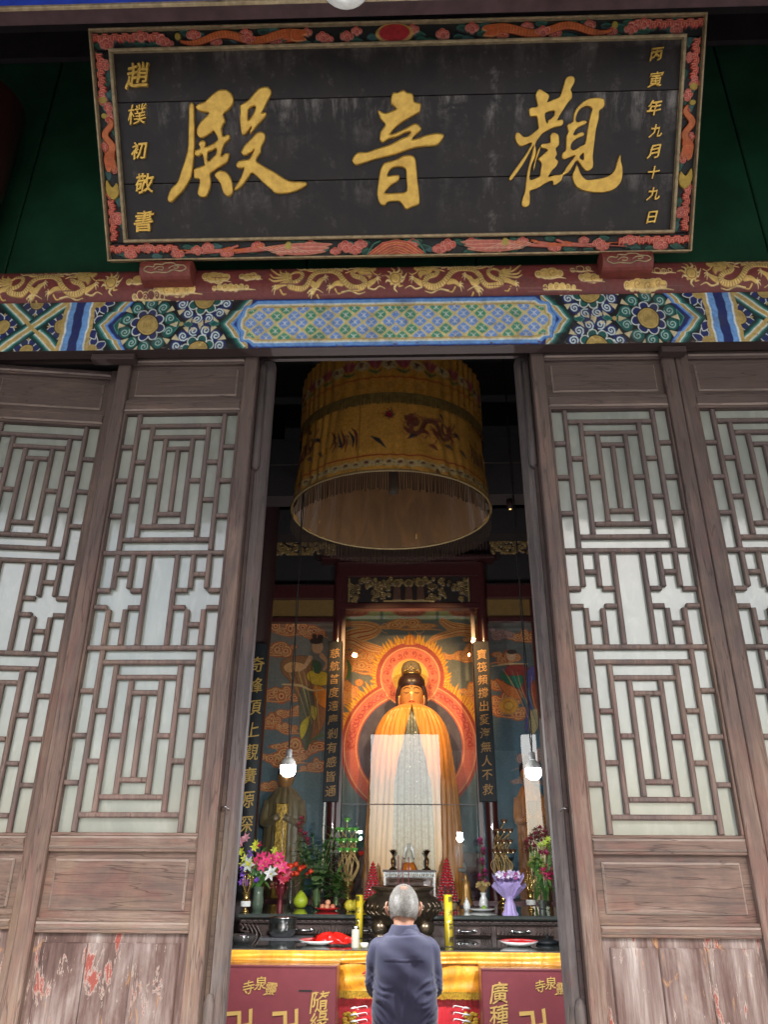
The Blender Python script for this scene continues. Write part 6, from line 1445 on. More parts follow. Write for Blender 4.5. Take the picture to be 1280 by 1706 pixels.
# --- small red-gold candle lamp left
def lotus_lamp(px, py, s, label):
    T, x, y, z, m1 = T_('gilt_lotus_vase', label, 'ornament', px, py, ZS, 'small gilt vases with golden buds'); m1 *= s
    wb(MB().lathe([(0, 0), (6 * m1, 0), (5 * m1, 3 * m1), (2.5 * m1, 5 * m1), (3 * m1, 8 * m1), (8.5 * m1, 9 * m1)], (x, y, z), 20), 'foot', M['brass'], T, True)
    wb(MB().lathe([(8.5 * m1, 9 * m1), (8.8 * m1, 12 * m1), (8.5 * m1, 17 * m1)], (x, y, z), 20), 'white_band', M['white_cer'], T, True)
    wb(MB().lathe([(8.5 * m1, 17 * m1), (4.5 * m1, 20 * m1), (5.5 * m1, 26 * m1), (7 * m1, 30 * m1)], (x, y, z), 20), 'cup', M['brass'], T, True)
    tw = MB()
    for k in range(9):
        a = k * 2.4; tw.tube(crom([(x, y, z + 24 * m1), (x + 6 * m1 * math.cos(a), y + .02 * math.sin(a), z + 40 * m1), (x + (5 + k % 3 * 3) * m1 * math.cos(a), y + .02 * math.sin(a), z + (48 + k % 4 * 4) * m1)], 3), .003, 5)
        tw.ball((x + (5 + k % 3 * 3) * m1 * math.cos(a), y + .02 * math.sin(a), z + (49 + k % 4 * 4) * m1), .007, 6, 5)
    wb(tw, 'gold_twigs', M['brass'], T, True)
lotus_lamp(408, 1520, 1., 'small gilt vase with white band, at the far left end of the cabinet')
lotus_lamp(886, 1517, .95, 'small gilt vase with white band, right of the lilac bouquet')
# --- anthurium / small pinks in front, red bouquet wrap
T, x, y, z, m1 = T_('pink_carnation_bouquet', 'small pink carnations in dark red wrapping, behind the yellow pomelo', 'flowers', 466, 1512, ZS)
wb(MB().lathe([(5 * m1, 0), (4 * m1, 14 * m1), (10 * m1, 30 * m1), (17 * m1, 46 * m1)], (x, y, z), 24, wav=lambda a, t_: 1 + .14 * math.sin(7 * a) * t_), 'wrapping', C('wine_paper', (.18, .02, .03), rough=.4), T, True)
for px, py in ((456, 1468), (466, 1464), (476, 1468), (461, 1475), (471, 1476), (452, 1476), (480, 1476)): mb = MB(); pompom(mb, P(px, py, -.04), 6 * m1, 18); wb(mb, 'carnation', C('carnation_pink', (.70, .22, .24), rough=.6, sub=.2), T, True)
# --- branches with red fruit in a clear vase
T, x, y, z, m1 = T_('red_fruit_spray', 'clear glass vase with branches of glossy red orange fruit', 'flowers', 483, 1513, ZS)
wb(MB().lathe([(0, 0), (6 * m1, 0), (6.5 * m1, 10 * m1), (5 * m1, 28 * m1), (6.5 * m1, 42 * m1)], (x, y, z), 20), 'vase', M['vase_glass'], T, True)
tw = MB()
for px, py in ((476, 1442), (484, 1443), (493, 1440), (502, 1446), (508, 1442), (487, 1456), (494, 1455), (512, 1458), (500, 1448), (478, 1454), (469, 1452), (518, 1452), (474, 1466), (466, 1460)):
    p = P(px, py, rnd.uniform(-.08, .02)); wb(MB().ball(p, 4.8 * m1 * rnd.uniform(.9, 1.15), 12, 8, (1, 1, .93)), 'red_fruit', C('red_fruit_skin', (.72, .055, .02), rough=.25, coat=.4), T, True)
    tw.tube(crom([(x, y, z + 30 * m1), ((x + p[0]) / 2, y, (z + p[2]) / 2 + .06), p], 4), .003, 5)
wb(tw, 'stems', C('brown_stem', (.08, .06, .03)), T, True)
# --- green pomelo
T, x, y, z, m1 = T_('green_pomelo', 'single yellow green pomelo standing on the cabinet', 'fruit', 500.5, 1513, ZS)
wb(MB().lathe([(0, 0), (8 * m1, 1.5 * m1), (12 * m1, 8 * m1), (11.4 * m1, 14 * m1), (7 * m1, 21 * m1), (3 * m1, 25.5 * m1), (0, 27 * m1)], (x, y, z), 24), 'pomelo_body', C('pomelo_skin', (.42, .52, .03), rough=.4, bumps=.2, scale=90), T, True)
wb(MB().tube([(x, y, z + 26.6 * m1), (x + .004, y, z + 28.5 * m1)], .004, 6), 'stalk', STEM, T)
# --- lucky bamboo / lily leaves in glass vase
def leafy(px, py, label, hgt, spread, n, vh=38, name='leafy_stems', mat=DLEAF):
    T, x, y, z, m1 = T_(name, label, 'plant', px, py, ZS)
    wb(MB().lathe([(0, 0), (8 * m1, 0), (8.5 * m1, 4 * m1), (6.5 * m1, vh * .5 * m1), (9 * m1, vh * m1)], (x, y, z), 24), 'vase', M['vase_glass'], T, True)
    st = MB(); lv = MB()
    for k in range(n):
        a = (k / (n - 1) - .5) * 2; tx, ty, tz = x + a * spread * m1, y + rnd.uniform(-.10, .05), z + hgt * m1 * rnd.uniform(.72, 1.)
        Pp = crom([(x + a * 3 * m1, y, z + 3 * m1), (x + a * spread * .3 * m1, y, z + hgt * .4 * m1), (tx, ty, tz)], 5); st.tube(Pp, .0042, 5)
        for j in range(15):
            t_ = .3 + .7 * j / 14; q = Pp[int(t_ * (len(Pp) - 1))]; b2 = j * 2.3 + k
            leaf(lv, q, (math.cos(b2) + a * .4, math.sin(b2) * .6 - .3, .35 + .4 * rnd.random()), rnd.uniform(17, 30) * m1, rnd.uniform(4.5, 7.) * m1, -.55)
    wb(st, 'stems', STEM, T, True); tag(wb(lv, 'leaves', mat, T, True), kind='stuff')
leafy(527, 1514, 'tall bushy dark green lily leaves in a clear glass vase', 122, 36, 12)
leafy(560, 1512, 'small leafy green sprig in a little glass vase', 62, 11, 6, 22, 'small_leafy_sprig', LEAF)
# --- plates of peaches
def plate_fruit(px, py, rad, label, pts, fr_, fc, plate_c=(.55, .015, .02), zb=ZS, under=True, cat='plate'):
    T, x, y, z, m1 = T_('fruit_plate', label, cat, px, py, zb)
    wb(MB().lathe([(0, 0), (rad * .6 * m1, 0), (rad * m1, 4 * m1), (rad * m1, 4.6 * m1), (rad * .6 * m1, 1.2 * m1), (0, 1.2 * m1)], (x, y, z), 32), 'plate', C('plate_' + str(plate_c), plate_c, rough=.25, coat=.4, var=.05), T, True)
    for i, (dx, dy, dz) in enumerate(pts): wb(MB().ball((x + dx * m1, y + dy * m1, z + (dz + fr_) * m1), fr_ * m1, 12, 8, (1, 1, .94)), 'fruit', C('fruit_' + str(fc[i % len(fc)]), fc[i % len(fc)], rough=.45, var=.25, scale=12), T, True)
PEACH = [(.72, .26, .14), (.75, .36, .20), (.66, .20, .12)]
plate_fruit(545, 1517, 21, 'red plate with five rosy peaches left of the lotus lamp', [(-8, 0, 1), (0, -4, 1), (9, 0, 1), (-2, 6, 1), (1, 0, 7.5)], 4.6, PEACH)
plate_fruit(732, 1504, 20, 'red plate piled with pink peaches right of the bronze burner', [(-11, 0, 1), (-3, -4, 1), (5, 0, 1), (-7, 2, 9), (1, 1, 9), (12, 0, 1), (-14, 6, 6), (-3, 0, 16)], 6., PEACH)
plate_fruit(803, 1518, 25, 'white plate with a red mat and a small green fruit', [(4, 0, 1)], 4, [(.25, .42, .04)], (.72, .72, .70))
# --- yellow melons
T, x, y, z, m1 = T_('yellow_melon', 'yellow ribbed melons lying behind the left candle', 'fruit', 592, 1519, ZS)
for dx, dy, s in ((-9, 0, 9.5), (3, .5, 10), (13, 4, 9)):
    wb(MB().lathe([(0, -9), (5, -8), (9, -3), (9.4, 2), (6, 7.5), (1.5, 9), (0, 8.4)] and [(r * m1 * s / 9.5, (h + 9) * m1 * s / 9.5) for r, h in ((0, -9), (5, -8), (9, -3), (9.4, 2), (6, 7.5), (1.5, 9), (0, 8.4))], (x + dx * m1, y + dy * m1, z), 40, wav=lambda a, t_: 1 + .05 * math.cos(8 * a)), 'melon', C('melon_skin', (.62, .50, .05), rough=.4), T, True)
# --- lotus lamps on bent twigs
def lotus_tree(px, py, ytop, label, cc, n_, rows, extra=None, zb=ZS):
    T, x, y, z, m1 = T_('lotus_light_tree', label, 'lamp', px, py, zb)
    wb(MB().lathe([(0, 0), (10 * m1, 0), (9 * m1, 5 * m1), (4 * m1, 8 * m1), (6 * m1, 12 * m1), (5 * m1, 18 * m1), (9 * m1, 24 * m1), (9.6 * m1, 36 * m1)], (x, y, z), 24), 'brass_vase', M['brass'], T, True)
    tw = MB()
    for (ry, wd, cnt) in rows:
        for k in range(cnt):
            a = (k + .5) / cnt * 2 * math.pi; dx = wd * math.cos(a) if cnt > 1 else 0; p = P2(px + dx, ry, y + .10 * math.sin(a) if cnt > 1 else y)
            c2 = cc if not (extra and (ry, k) == extra[0]) else extra[1]
            mb = MB()
            mb.lathe([(0, -4.2 * m1), (3.4 * m1, -2.6 * m1), (5.6 * m1, 1.6 * m1), (5.2 * m1, 2.8 * m1), (0, 3.2 * m1)], p, 12, wav=lambda q, t_: 1 + .10 * math.cos(6 * q) * t_)
            for j in range(7): q = j * 2 * math.pi / 7; mb.petal((p[0], p[1], p[2] - 3 * m1), (math.cos(q), math.sin(q), .9), (0, 0, 1), 8.0 * m1, 4.6 * m1, .25, 3)
            lo_ = wb(mb, 'lotus_cup', c2, T, True)
            wb(MB().ball((p[0], p[1] - 3.5 * m1, p[2] - 2 * m1), 1.1 * m1, 6, 5), 'tiny_bulb', C('tiny_warm_bulb', (.9, .85, .6), emit=(1, .9, .6), es=.35), lo_, True)
            b_ = rnd.choice((-1, 1)); tw.tube(crom([(x + rnd.uniform(-4, 4) * m1, y, z + 30 * m1), (x + (dx * .9 + b_ * 5) * m1, (y + p[1]) / 2, z + 60 * m1), (x + (dx * .5 - b_ * 5) * m1, (y + p[1]) / 2, (z + 72 * m1 + p[2]) / 2), (p[0], p[1], p[2] - 3 * m1)], 5), .0045, 5)
    wb(tw, 'bent_twigs', TWIG, T, True)
def P2(px, py, Y): p = at(px, py, Y); return (float(p[0]), float(p[1]), float(p[2]))
GL_ = C('green_lotus_glow', (.10, .26, .04), rough=.3, sub=.2, emit=(.05, .35, .05), es=.12)
lotus_tree(579, 1508, 1362, 'brass vase of bent twigs carrying tiers of green lotus cups', GL_, 0, [(1366, 0, 1), (1382, 15, 7), (1400, 16, 8), (1416, 14, 6)], ((1416, 0), C('red_lotus_glow', (.85, .01, .01), rough=.3, emit=(1, .02, .01), es=.7)))
lotus_tree(840, 1508, 1365, 'brass vase of bent twigs carrying tiers of brown lotus cups', C('brown_lotus', (.13, .055, .02), rough=.45), 0, [(1368, 0, 1), (1384, 12, 6), (1402, 12, 6), (1418, 16, 8)])
# --- red prayer towers
for px, s, lab in ((621, 1., 'red glittering cone tower left of the incense burner'), (746, 1.08, 'red glittering cone tower right of the incense burner')):
    T, x, y, z, m1 = T_('red_cone_tower', lab, 'ornament', px, 1509, ZS, 'red cone towers'); m1 *= s
    wb(MB().lathe([(15 * m1, 0), (15 * m1, 3 * m1), (13 * m1, 5 * m1)], (x, y, z), 24), 'tower_base', M['gold_trim'], T, True)
    cone = MB().lathe([(13 * m1, 6 * m1), (1 * m1, 64 * m1)], (x, y, z), 24); wb(cone, 'core', C('tower_red', (.30, .015, .02), rough=.3), T, True)
    bd = MB(); hl = MB()
    for r in range(14):
        R = (15.5 - r * 1.05) * m1; n = max(6, int(R / m1 * 1.9))
        for k in range(n):
            a = 2 * math.pi * (k + .5 * (r % 2)) / n; bd.ball((x + R * math.cos(a), y + R * math.sin(a), z + (8 + r * 4.2) * m1), 2.3 * m1, 7, 5, (1, 1, .8))
            if k % 2: hl.ball((x + R * 1.12 * math.cos(a), y + R * 1.12 * math.sin(a), z + (7 + r * 4.2) * m1), 1.35 * m1, 6, 4)
    bd.lathe([(2.5 * m1, 62 * m1), (0, 69 * m1)], (x, y, z), 8)
    tag(wb(bd, 'red_beads', C('red_bead', (.55, .02, .03), rough=.12, coat=1), T, True), kind='stuff'); tag(wb(hl, 'silver_beads', C('silver_bead', (.75, .72, .7), rough=.15, metal=.7), T, True), kind='stuff')
# --- central glass case with little white figure and two brass lotus holders
T, x, y, z, m1 = T_('offering_case', 'mirrored glass case holding fruit, behind the bronze burner', 'display case', 683, 1508, ZS)
wl = 42 * m1; ht = 50 * m1; fr = MB()
for sx in (-1, 1):
    for sy in (0, 1): fr.box((x + sx * wl - .008, y + sy * .3 - .008, z), (x + sx * wl + .008, y + sy * .3 + .008, z + ht))
wb(MB().box((x - wl - .02, y - .03, z + ht), (x + wl + .02, y + .33, z + ht + .014)), 'case_top', M['darkwood'], T); wb(MB().box((x - wl, y - .010, z + ht - .045), (x + wl, y + .004, z + ht - .002)), 'silver_band', C('dull_silver', (.30, .32, .32), rough=.35, metal=.6, var=.5, scale=60), T)
wb(fr, 'case_frame', M['steel'], T); wb(MB().box((x - wl + .01, y, z + .0), (x + wl - .01, y + .003, z + ht - .05)), 'front_glass', M['clear'], T)
wb(MB().box((x - wl + .01, y + .26, z + .002), (x + wl - .01, y + .27, z + ht - .05)), 'mirror_back', C('rose_mirror', (.30, .20, .20), rough=.2, metal=.5), T)
lt = MB()
for k in range(22): lt.tube([(x - wl + .02 + k * (2 * wl - .04) / 21, y - .014, z + ht - .04), (x - wl + .028 + k * (2 * wl - .04) / 21, y - .014, z + ht - .015)], .004, 5)
wb(lt, 'beaded_trim', M['brass'], T, True)
for k in range(6): wb(MB().ball((x + (-26 + k * 10.5) * m1, y + .12, z + (8 + (k % 2) * 9) * m1), 6.5 * m1, 12, 8), 'fruit', C('case_peach', (.65, .27, .2), rough=.4, var=.3), T, True)
ztc = z + ht + .014
def on_case(name, label, cat, px, group=None):
    xx = float(at(px, 1455, y + .12)[0]); return thing(name, label, cat, (xx, y + .12, ztc), group=group), xx, y + .12
T2, xx, yy = on_case('stone_figurine', 'small pale stone figurine on an orange lotus seat on the glass case', 'figurine', 682)
wb(MB().lathe([(12.5 * m1, 0), (13 * m1, 2 * m1), (10 * m1, 8 * m1), (8 * m1, 12 * m1), (0, 12 * m1)], (xx, yy, ztc), 28, wav=lambda a, t_: 1 + .08 * math.cos(10 * a)), 'lotus_seat', C('amber_seat', (.60, .17, .02), rough=.3, coat=.5), T2, True)
wb(MB().lathe([(9 * m1, 12 * m1), (9.4 * m1, 15 * m1), (6.5 * m1, 19 * m1), (6 * m1, 26 * m1), (4.6 * m1, 31 * m1), (2.2 * m1, 33 * m1), (2.8 * m1, 37 * m1), (2.2 * m1, 41 * m1), (0, 44 * m1)], (xx, yy, ztc), 20, sy=.8), 'seated_body', C('pale_stone', (.55, .52, .40), rough=.4), T2, True)
wb(MB().lathe([(0, 14 * m1), (10.5 * m1, 20 * m1), (9 * m1, 34 * m1), (0, 45 * m1)], (xx, yy + .03, ztc), 20, sy=.1), 'mandorla', C('pale_halo', (.66, .66, .6), rough=.3), T2, True)
for px, nm in ((655, 'left'), (712, 'right')):
    T2, xx, yy = on_case('lotus_candle_holder', 'brass lotus candle holder on the glass case, %s of the figurine' % nm, 'candle holder', px, 'brass lotus candle holders')
    wb(MB().lathe([(6.5 * m1, 0), (6 * m1, 2 * m1), (2 * m1, 5 * m1), (3.6 * m1, 10 * m1), (3.6 * m1, 17 * m1), (1.4 * m1, 20 * m1), (1.6 * m1, 24 * m1), (4 * m1, 26 * m1)], (xx, yy, ztc), 18), 'stem', C('antique_bronze', (.16, .08, .03), rough=.25, metal=.8), T2, True)
    mb = MB()
    for r, (q1, L_) in enumerate(((.3, 8), (.75, 7), (1.4, 5.5))):
        for k in range(8): a = (k + r * .5) * math.pi / 4; mb.petal((xx, yy, ztc + 25 * m1), (math.cos(a), math.sin(a), q1), (0, 0, 1), L_ * 1.25 * m1, 4.4 * m1, .4, 3)
    wb(mb, 'lotus_cup', C('antique_bronze', (0, 0, 0)), T2, True)
# --- porcelain Guanyin, gilt figurine, white jar, white vase with dry gold flowers
T, x, y, z, m1 = T_('porcelain_figure', 'tall white porcelain standing figure right of the burner', 'figurine', 765, 1500, ZS)
wb(MB().lathe([(16 * m1, 0), (17 * m1, 6 * m1), (11 * m1, 13 * m1), (14 * m1, 20 * m1), (17 * m1, 30 * m1), (13 * m1, 42 * m1), (10 * m1, 52 * m1), (9 * m1, 58 * m1), (4 * m1, 62 * m1)], (x, y, z), 40, sy=.7, wav=lambda a, t_: 1 + .05 * math.sin(9 * a + 9 * t_)), 'robe', C('porcelain_glaze', (.42, .47, .45), rough=.2, coat=.6), T, True)
wb(MB().ball((x, y, z + 67 * m1), 5.6 * m1, 12, 10, (.9, .95, 1.1)).ball((x, y + .008, z + 73 * m1), 4.5 * m1, 10, 8).ball((x, y, z + 78.5 * m1), 2.6 * m1), 'head', C('porcelain_glaze', (0, 0, 0)), T, True)
wb(MB().tube(crom([(x - 9 * m1, y - .03, z + 56 * m1), (x - 11 * m1, y - .08, z + 46 * m1), (x, y - .11, z + 46 * m1), (x + 11 * m1, y - .08, z + 46 * m1), (x + 9 * m1, y - .03, z + 56 * m1)], 4), 3.4 * m1, 8), 'sleeves', C('porcelain_glaze', (0, 0, 0)), T, True)
T, x, y, z, m1 = T_('gilt_figurine', 'narrow ochre gilt figurine beside the red cone tower', 'figurine', 778, 1511, ZS)
wb(MB().lathe([(11.5 * m1, 0), (11 * m1, 5 * m1), (8.6 * m1, 12 * m1), (8 * m1, 22 * m1), (6.8 * m1, 32 * m1), (5.6 * m1, 38 * m1), (2.6 * m1, 41 * m1), (3.2 * m1, 44 * m1), (2.4 * m1, 48 * m1), (0, 50 * m1)], (x, y, z), 28, sy=.8, wav=lambda a, t_: 1 + .06 * math.sin(7 * a + 6 * t_)), 'robe', C('ochre_gilt', (.36, .19, .05), rough=.4, metal=.4), T, True)
wb(MB().lathe([(0, 0), (13 * m1, 0), (12 * m1, 3 * m1), (0, 3 * m1)], (x, y, z - .0), 20), 'pedestal', M['darkwood'], T)
T, x, y, z, m1 = T_('white_jar', 'little white lidded porcelain jar in front of the gilt figurine', 'jar', 778.5, 1518, ZS)
wb(MB().lathe([(0, 0), (4 * m1, 0), (5.8 * m1, 6 * m1), (5.6 * m1, 11 * m1), (3.4 * m1, 14 * m1), (3.8 * m1, 15 * m1), (1.2 * m1, 17.5 * m1), (1.3 * m1, 19 * m1), (0, 19.6 * m1)], (x, y, z), 24), 'jar_body', M['white_cer'], T, True); wb(MB().ball((x, y, z + 19.4 * m1), 1.3 * m1), 'lid_knob', M['white_cer'], T, True)
T, x, y, z, m1 = T_('white_vase', 'white fluted vase with dry golden blossoms', 'vase', 807, 1516, ZS)
wb(MB().lathe([(0, 0), (5 * m1, 0), (8.3 * m1, 8 * m1), (7 * m1, 14 * m1), (3.6 * m1, 22 * m1), (5 * m1, 26 * m1), (4.4 * m1, 26 * m1), (3 * m1, 22 * m1)], (x, y, z), 36, wav=lambda a, t_: 1 + .03 * math.cos(12 * a)), 'vase', M['white_cer'], T, True)
mb = MB(); tw = MB()
for k in range(46):
    a = k * 2.4; r = 12 * math.sqrt(k / 46); p = (x + r * m1 * math.cos(a), y + r * m1 * .6 * math.sin(a), z + (38 + 6 * rnd.random() - r * .3) * m1); blossom(mb, p, 2.4 * m1); tw.tube([(x, y, z + 24 * m1), p], .0015, 4)
tag(wb(mb, 'dry_blossoms', C('dry_gold_blossom', (.42, .30, .12), var=.5), T), kind='stuff'); wb(tw, 'stems', TWIG, T)
# --- lilac bouquet
T, x, y, z, m1 = T_('lilac_bouquet', 'lilac paper wrapped bouquet of white and mauve blossoms', 'flowers', 851, 1523, ZS)
LP = C('lilac_paper', (.42, .33, .62), rough=.4, var=.12, sub=.1)
wb(MB().lathe([(13 * m1, 0), (10 * m1, 5 * m1), (9 * m1, 14 * m1), (6.2 * m1, 21 * m1), (9 * m1, 27 * m1)], (x, y, z), 60, wav=lambda a, t_: 1 + .10 * math.sin(11 * a) * (1 - t_)), 'lower_wrap', LP, T, True)
mb = MB()
for k in range(9):
    a0 = 2 * math.pi * k / 9 + .2; v = []; n = 6
    for j in range(n + 1):
        t_ = j / n; R = (6 + 20 * t_) * m1
        for i in range(7): a = a0 + (i / 6 - .5) * 1.15; rr_ = R * (1 + .05 * (i % 2)) + k % 3 * .006; v.append((x + rr_ * math.cos(a), y + rr_ * .7 * math.sin(a), z + (23 + 40 * t_ - (9 * t_ * abs(i / 6 - .5) * 2) - (14 if math.sin(a0) < -.3 else 0) * t_) * m1))
    mb.add(v, [(j * 7 + i, j * 7 + i + 1, (j + 1) * 7 + i + 1, (j + 1) * 7 + i) for j in range(n) for i in range(6)])
wb(mb, 'paper_cone', LP, T)
for k in range(34):
    a = k * 2.4; r = 21 * math.sqrt((k + .5) / 34); mb = MB(); blossom(mb, (0, 0, 0), 4.2 * m1); blossom(mb, (.0, -.006, 0), 2.6 * m1)
    p = (x + r * m1 * math.cos(a), y + r * m1 * .55 * math.sin(a), z + (60 + rnd.uniform(-3, 5) - r * .12) * m1); mb.v = [(q[0] + p[0], q[1] + p[1], q[2] + p[2]) for q in mb.v]
    wb(mb, 'blossom', C(('white_blossom', 'mauve_blossom', 'pale_lilac_blossom')[k % 3], ((.75, .72, .78), (.35, .08, .26), (.55, .42, .66))[k % 3], rough=.5), T)
# --- right bouquet of pink daisies and green hydrangea
T, x, y, z, m1 = T_('green_pink_bouquet', 'bouquet of lime green hydrangea and hot pink daisies by the right doorpost', 'flowers', 911, 1516, ZS)
wb(MB().lathe([(0, 0), (9 * m1, 0), (9 * m1, 46 * m1)], (x, y, z), 24), 'vase', M['vase_glass'], T, True)
for nm, cc, pts, s, kind_ in (('hydrangea', (.40, .50, .10), [(888, 1432), (897, 1426), (893, 1442), (903, 1436), (898, 1454), (884, 1440), (906, 1446), (914, 1408), (905, 1412)], 7.5, 0), ('pink_daisy', (.80, .05, .22), [(919, 1452), (912, 1446), (921, 1462), (914, 1460), (906, 1452), (930, 1450)], 9.5, 0), ('white_blossom_head', (.75, .76, .7), [(924, 1424), (930, 1414), (926, 1436)], 8, 0), ('dark_red_lily', (.20, .01, .04), [(910, 1420), (918, 1434), (902, 1420)], 7, 1), ('lime_bud', (.45, .58, .06), [(908, 1404), (914, 1398), (900, 1408), (905, 1472), (910, 1478)], 6, 1)):
    for px, py in pts:
        mb = MB(); p = P(px, py, rnd.uniform(-.08, .04)); (pompom(mb, p, s * m1, 30) if kind_ == 0 else lily(mb, p, (0, -1, .4), s * m1)); wb(mb, nm, C(nm + '_c', cc, rough=.5, sub=.15), T, True)
lf = MB()
for k in range(30): a = rnd.uniform(-1, .8); lf.tube(crom([(x, y, z + 4 * m1), (x + a * 8 * m1, y - .02, z + 40 * m1), (x + a * 24 * m1, y - .03, z + rnd.uniform(60, 100) * m1)], 3), .003, 5); leaf(lf, (x + a * 16 * m1, y - .05, z + rnd.uniform(25, 80) * m1), (a, -.6, rnd.uniform(-.5, .7)), 18 * m1, 6 * m1)
tag(wb(lf, 'foliage', LEAF, T, True), kind='stuff')
T, x, y, z, m1 = T_('dark_glass_tumbler', 'small dark cut glass tumbler near the right doorpost', 'glass', 905, 1522, ZS)
wb(MB().lathe([(0, 0), (6 * m1, 0), (6.8 * m1, 20 * m1), (6 * m1, 20 * m1), (5.4 * m1, 2 * m1)], (x, y, z), 12), 'tumbler', C('smoky_glass', (.05, .06, .05), rough=.1, coat=1), T); wb(MB().lathe([(6.1 * m1, 6 * m1), (6.9 * m1, 7 * m1), (6.4 * m1, 8 * m1)], (x, y, z), 12), 'cut_band', M['steel'], T)
# roses reflected / behind glass at both sides
for lab, pts, px0 in (('dusky pink artificial roses behind the right lotus lamp', [(900, 1382), (893, 1392), (885, 1400), (903, 1396), (908, 1388), (878, 1404), (880, 1416), (890, 1412)], 893), ('magenta artificial blossoms between the burner and the right column', [(800, 1402), (805, 1418), (803, 1436), (808, 1454), (800, 1462), (808, 1472), (802, 1478)], 804), ('faint pink artificial blossoms left of the lotus light tree', [(498, 1376), (502, 1366), (508, 1392), (512, 1402), (500, 1388)], 503)):
    T, x, y, z, m1 = T_('artificial_flowers', lab, 'flowers', px0, 1506, ZS)
    tw = MB()
    for px, py in pts: mb = MB(); p = P(px, py, rnd.uniform(-.03, .03)); pompom(mb, p, 8.5 * m1, 22); wb(mb, 'rose', C('magenta_rose' if px0 < 850 and px0 > 600 else 'dusky_rose', (.50, .05, .22) if 600 < px0 < 850 else (.32, .035, .07), rough=.6), T, True); tw.tube([(x, y, z), p], .003, 4)
    wb(tw, 'stems', STEM, T)

# ---------------------------------------------------------------- on the front table
T, x, y, z, m1 = T_('incense_burner', 'big dark bronze incense burner with round knobbed feet behind the man', 'incense burner', 671, 1562, ZT)
yb = y + .10
B0 = [(0, 12), (30, 12), (46, 20), (60, 34), (66, 46), (62, 56), (52, 62), (46, 65), (47, 69), (53, 71), (54, 75), (49, 76), (46, 70), (20, 66), (0, 66)]
wb(MB().lathe([(r * m1, h * m1) for r, h in B0], (x, yb, z), 72, wav=lambda a, t_: 1 + .012 * math.cos(24 * a)), 'bowl', M['bronze'], T, True)
wb(MB().lathe([(44 * m1, 68.5 * m1), (0, 69.5 * m1)], (x, yb, z), 40), 'incense_ash', C('grey_ash', (.25, .24, .22), rough=.9, bumps=.6, bd=.01), T, True)
rel = MB()
for k in range(30):
    a = 2 * math.pi * k / 30; R = 61 * m1; rel.tube(crom([(x + R * math.cos(a), yb + R * math.sin(a), z + 54 * m1), (x + 66.5 * m1 * math.cos(a + .06), yb + 66.5 * m1 * math.sin(a + .06), z + 46 * m1), (x + 65 * m1 * math.cos(a - .05), yb + 65 * m1 * math.sin(a - .05), z + 40 * m1), (x + 58 * m1 * math.cos(a + .08), yb + 58 * m1 * math.sin(a + .08), z + 33 * m1)], 3), .008, 5)
wb(rel, 'relief', M['bronze'], T, True)
for k in range(6):
    a = math.pi / 6 + k * math.pi / 3 ; px_, py_ = x + 44 * m1 * math.cos(a), yb + 44 * m1 * math.sin(a)
    wb(MB().ball((px_, py_, z + 15 * m1), 15 * m1, 18, 12, (1, 1, .95)).lathe([(12 * m1, 0), (13 * m1, 3 * m1), (9 * m1, 6 * m1)], (px_, py_, z), 16), 'foot', M['bronze'], T, True)
for px, yt in ((664, 1425), (671, 1427), (681, 1428)):
    p = at(px, yt, yb); bx, bz = float(at(px, 1490, yb)[0]), z + 66 * m1
    tag(wb(MB().tube([(bx, yb, bz), (float(p[0]), yb, float(p[2]))], .0042, 6), 'incense_stick', C('incense_red', (.16, .03, .04), rough=.7)), {664: 'thin dark red incense stick, left one in the burner', 671: 'thin dark red incense stick, middle one in the burner', 681: 'thin dark red incense stick, right one in the burner'}[px], 'incense stick', 'incense sticks')
for px, py, hh, wd, txt, lab, gr in ((598, 1563, 70, 6.6, '佛光普照', 'tall yellow wax candle jar standing left of the man', 1), (749, 1577, 84, 7.4, '佛光普照', 'tall yellow wax candle jar with black characters, right of the man', 1)):
    T, x, y, z, m1 = T_('yellow_candle', lab, 'candle', px, py, ZT, 'yellow candle jars')
    wb(MB().lathe([(0, .004), (wd * .95 * m1, .004), (wd * .95 * m1, hh * .92 * m1), (0, hh * .92 * m1)], (x, y, z), 32), 'wax', C('yellow_wax', (.78, .56, .03), rough=.35, sub=.15, var=.05), T, True)
    wb(MB().lathe([(wd * 1.02 * m1, 0), (wd * 1.02 * m1, (hh + 5) * m1), (wd * .96 * m1, (hh + 5) * m1)], (x, y, z), 32), 'glass_tube', M['clear'], T, True)
    R = wd * 1.05 * m1
    for i, ch in enumerate(txt):
        g0 = glyph(ch, .012, .05); co = np.zeros(len(g0.vertices) * 3); g0.vertices.foreach_get('co', co); co = co.reshape(-1, 3) * (9 * m1)
        th = co[:, 0] / R + (.45 if px > 700 else -.55); rr_ = R + co[:, 2] * .02
        q = np.stack([x + rr_ * np.sin(th), y - rr_ * np.cos(th), z + (hh * .84 - i * hh * .24) * m1 + co[:, 1]], -1)
        g1 = g0.copy(); g1.vertices.foreach_set('co', q.ravel()); keep(link('black_character', g1, C('black_ink', (.02, .015, .012), rough=.6)), T)
T, x, y, z, m1 = T_('thermos_flask', 'slim beige thermos flask with steel cap on the front table', 'flask', 592, 1580, ZT)
wb(MB().lathe([(0, 0), (6.4 * m1, 0), (6.6 * m1, 2 * m1), (6.6 * m1, 26 * m1), (5.8 * m1, 28 * m1)], (x, y, z), 24), 'flask_body', C('beige_enamel', (.50, .47, .38), rough=.35), T, True)
wb(MB().lathe([(5.8 * m1, 28 * m1), (5.8 * m1, 32 * m1), (5 * m1, 33 * m1), (0, 33 * m1)], (x, y, z), 24), 'cap', M['steel'], T, True)
T, x, y, z, m1 = T_('small_white_cup', 'small cream cup beside the thermos flask', 'cup', 607, 1580, ZT)
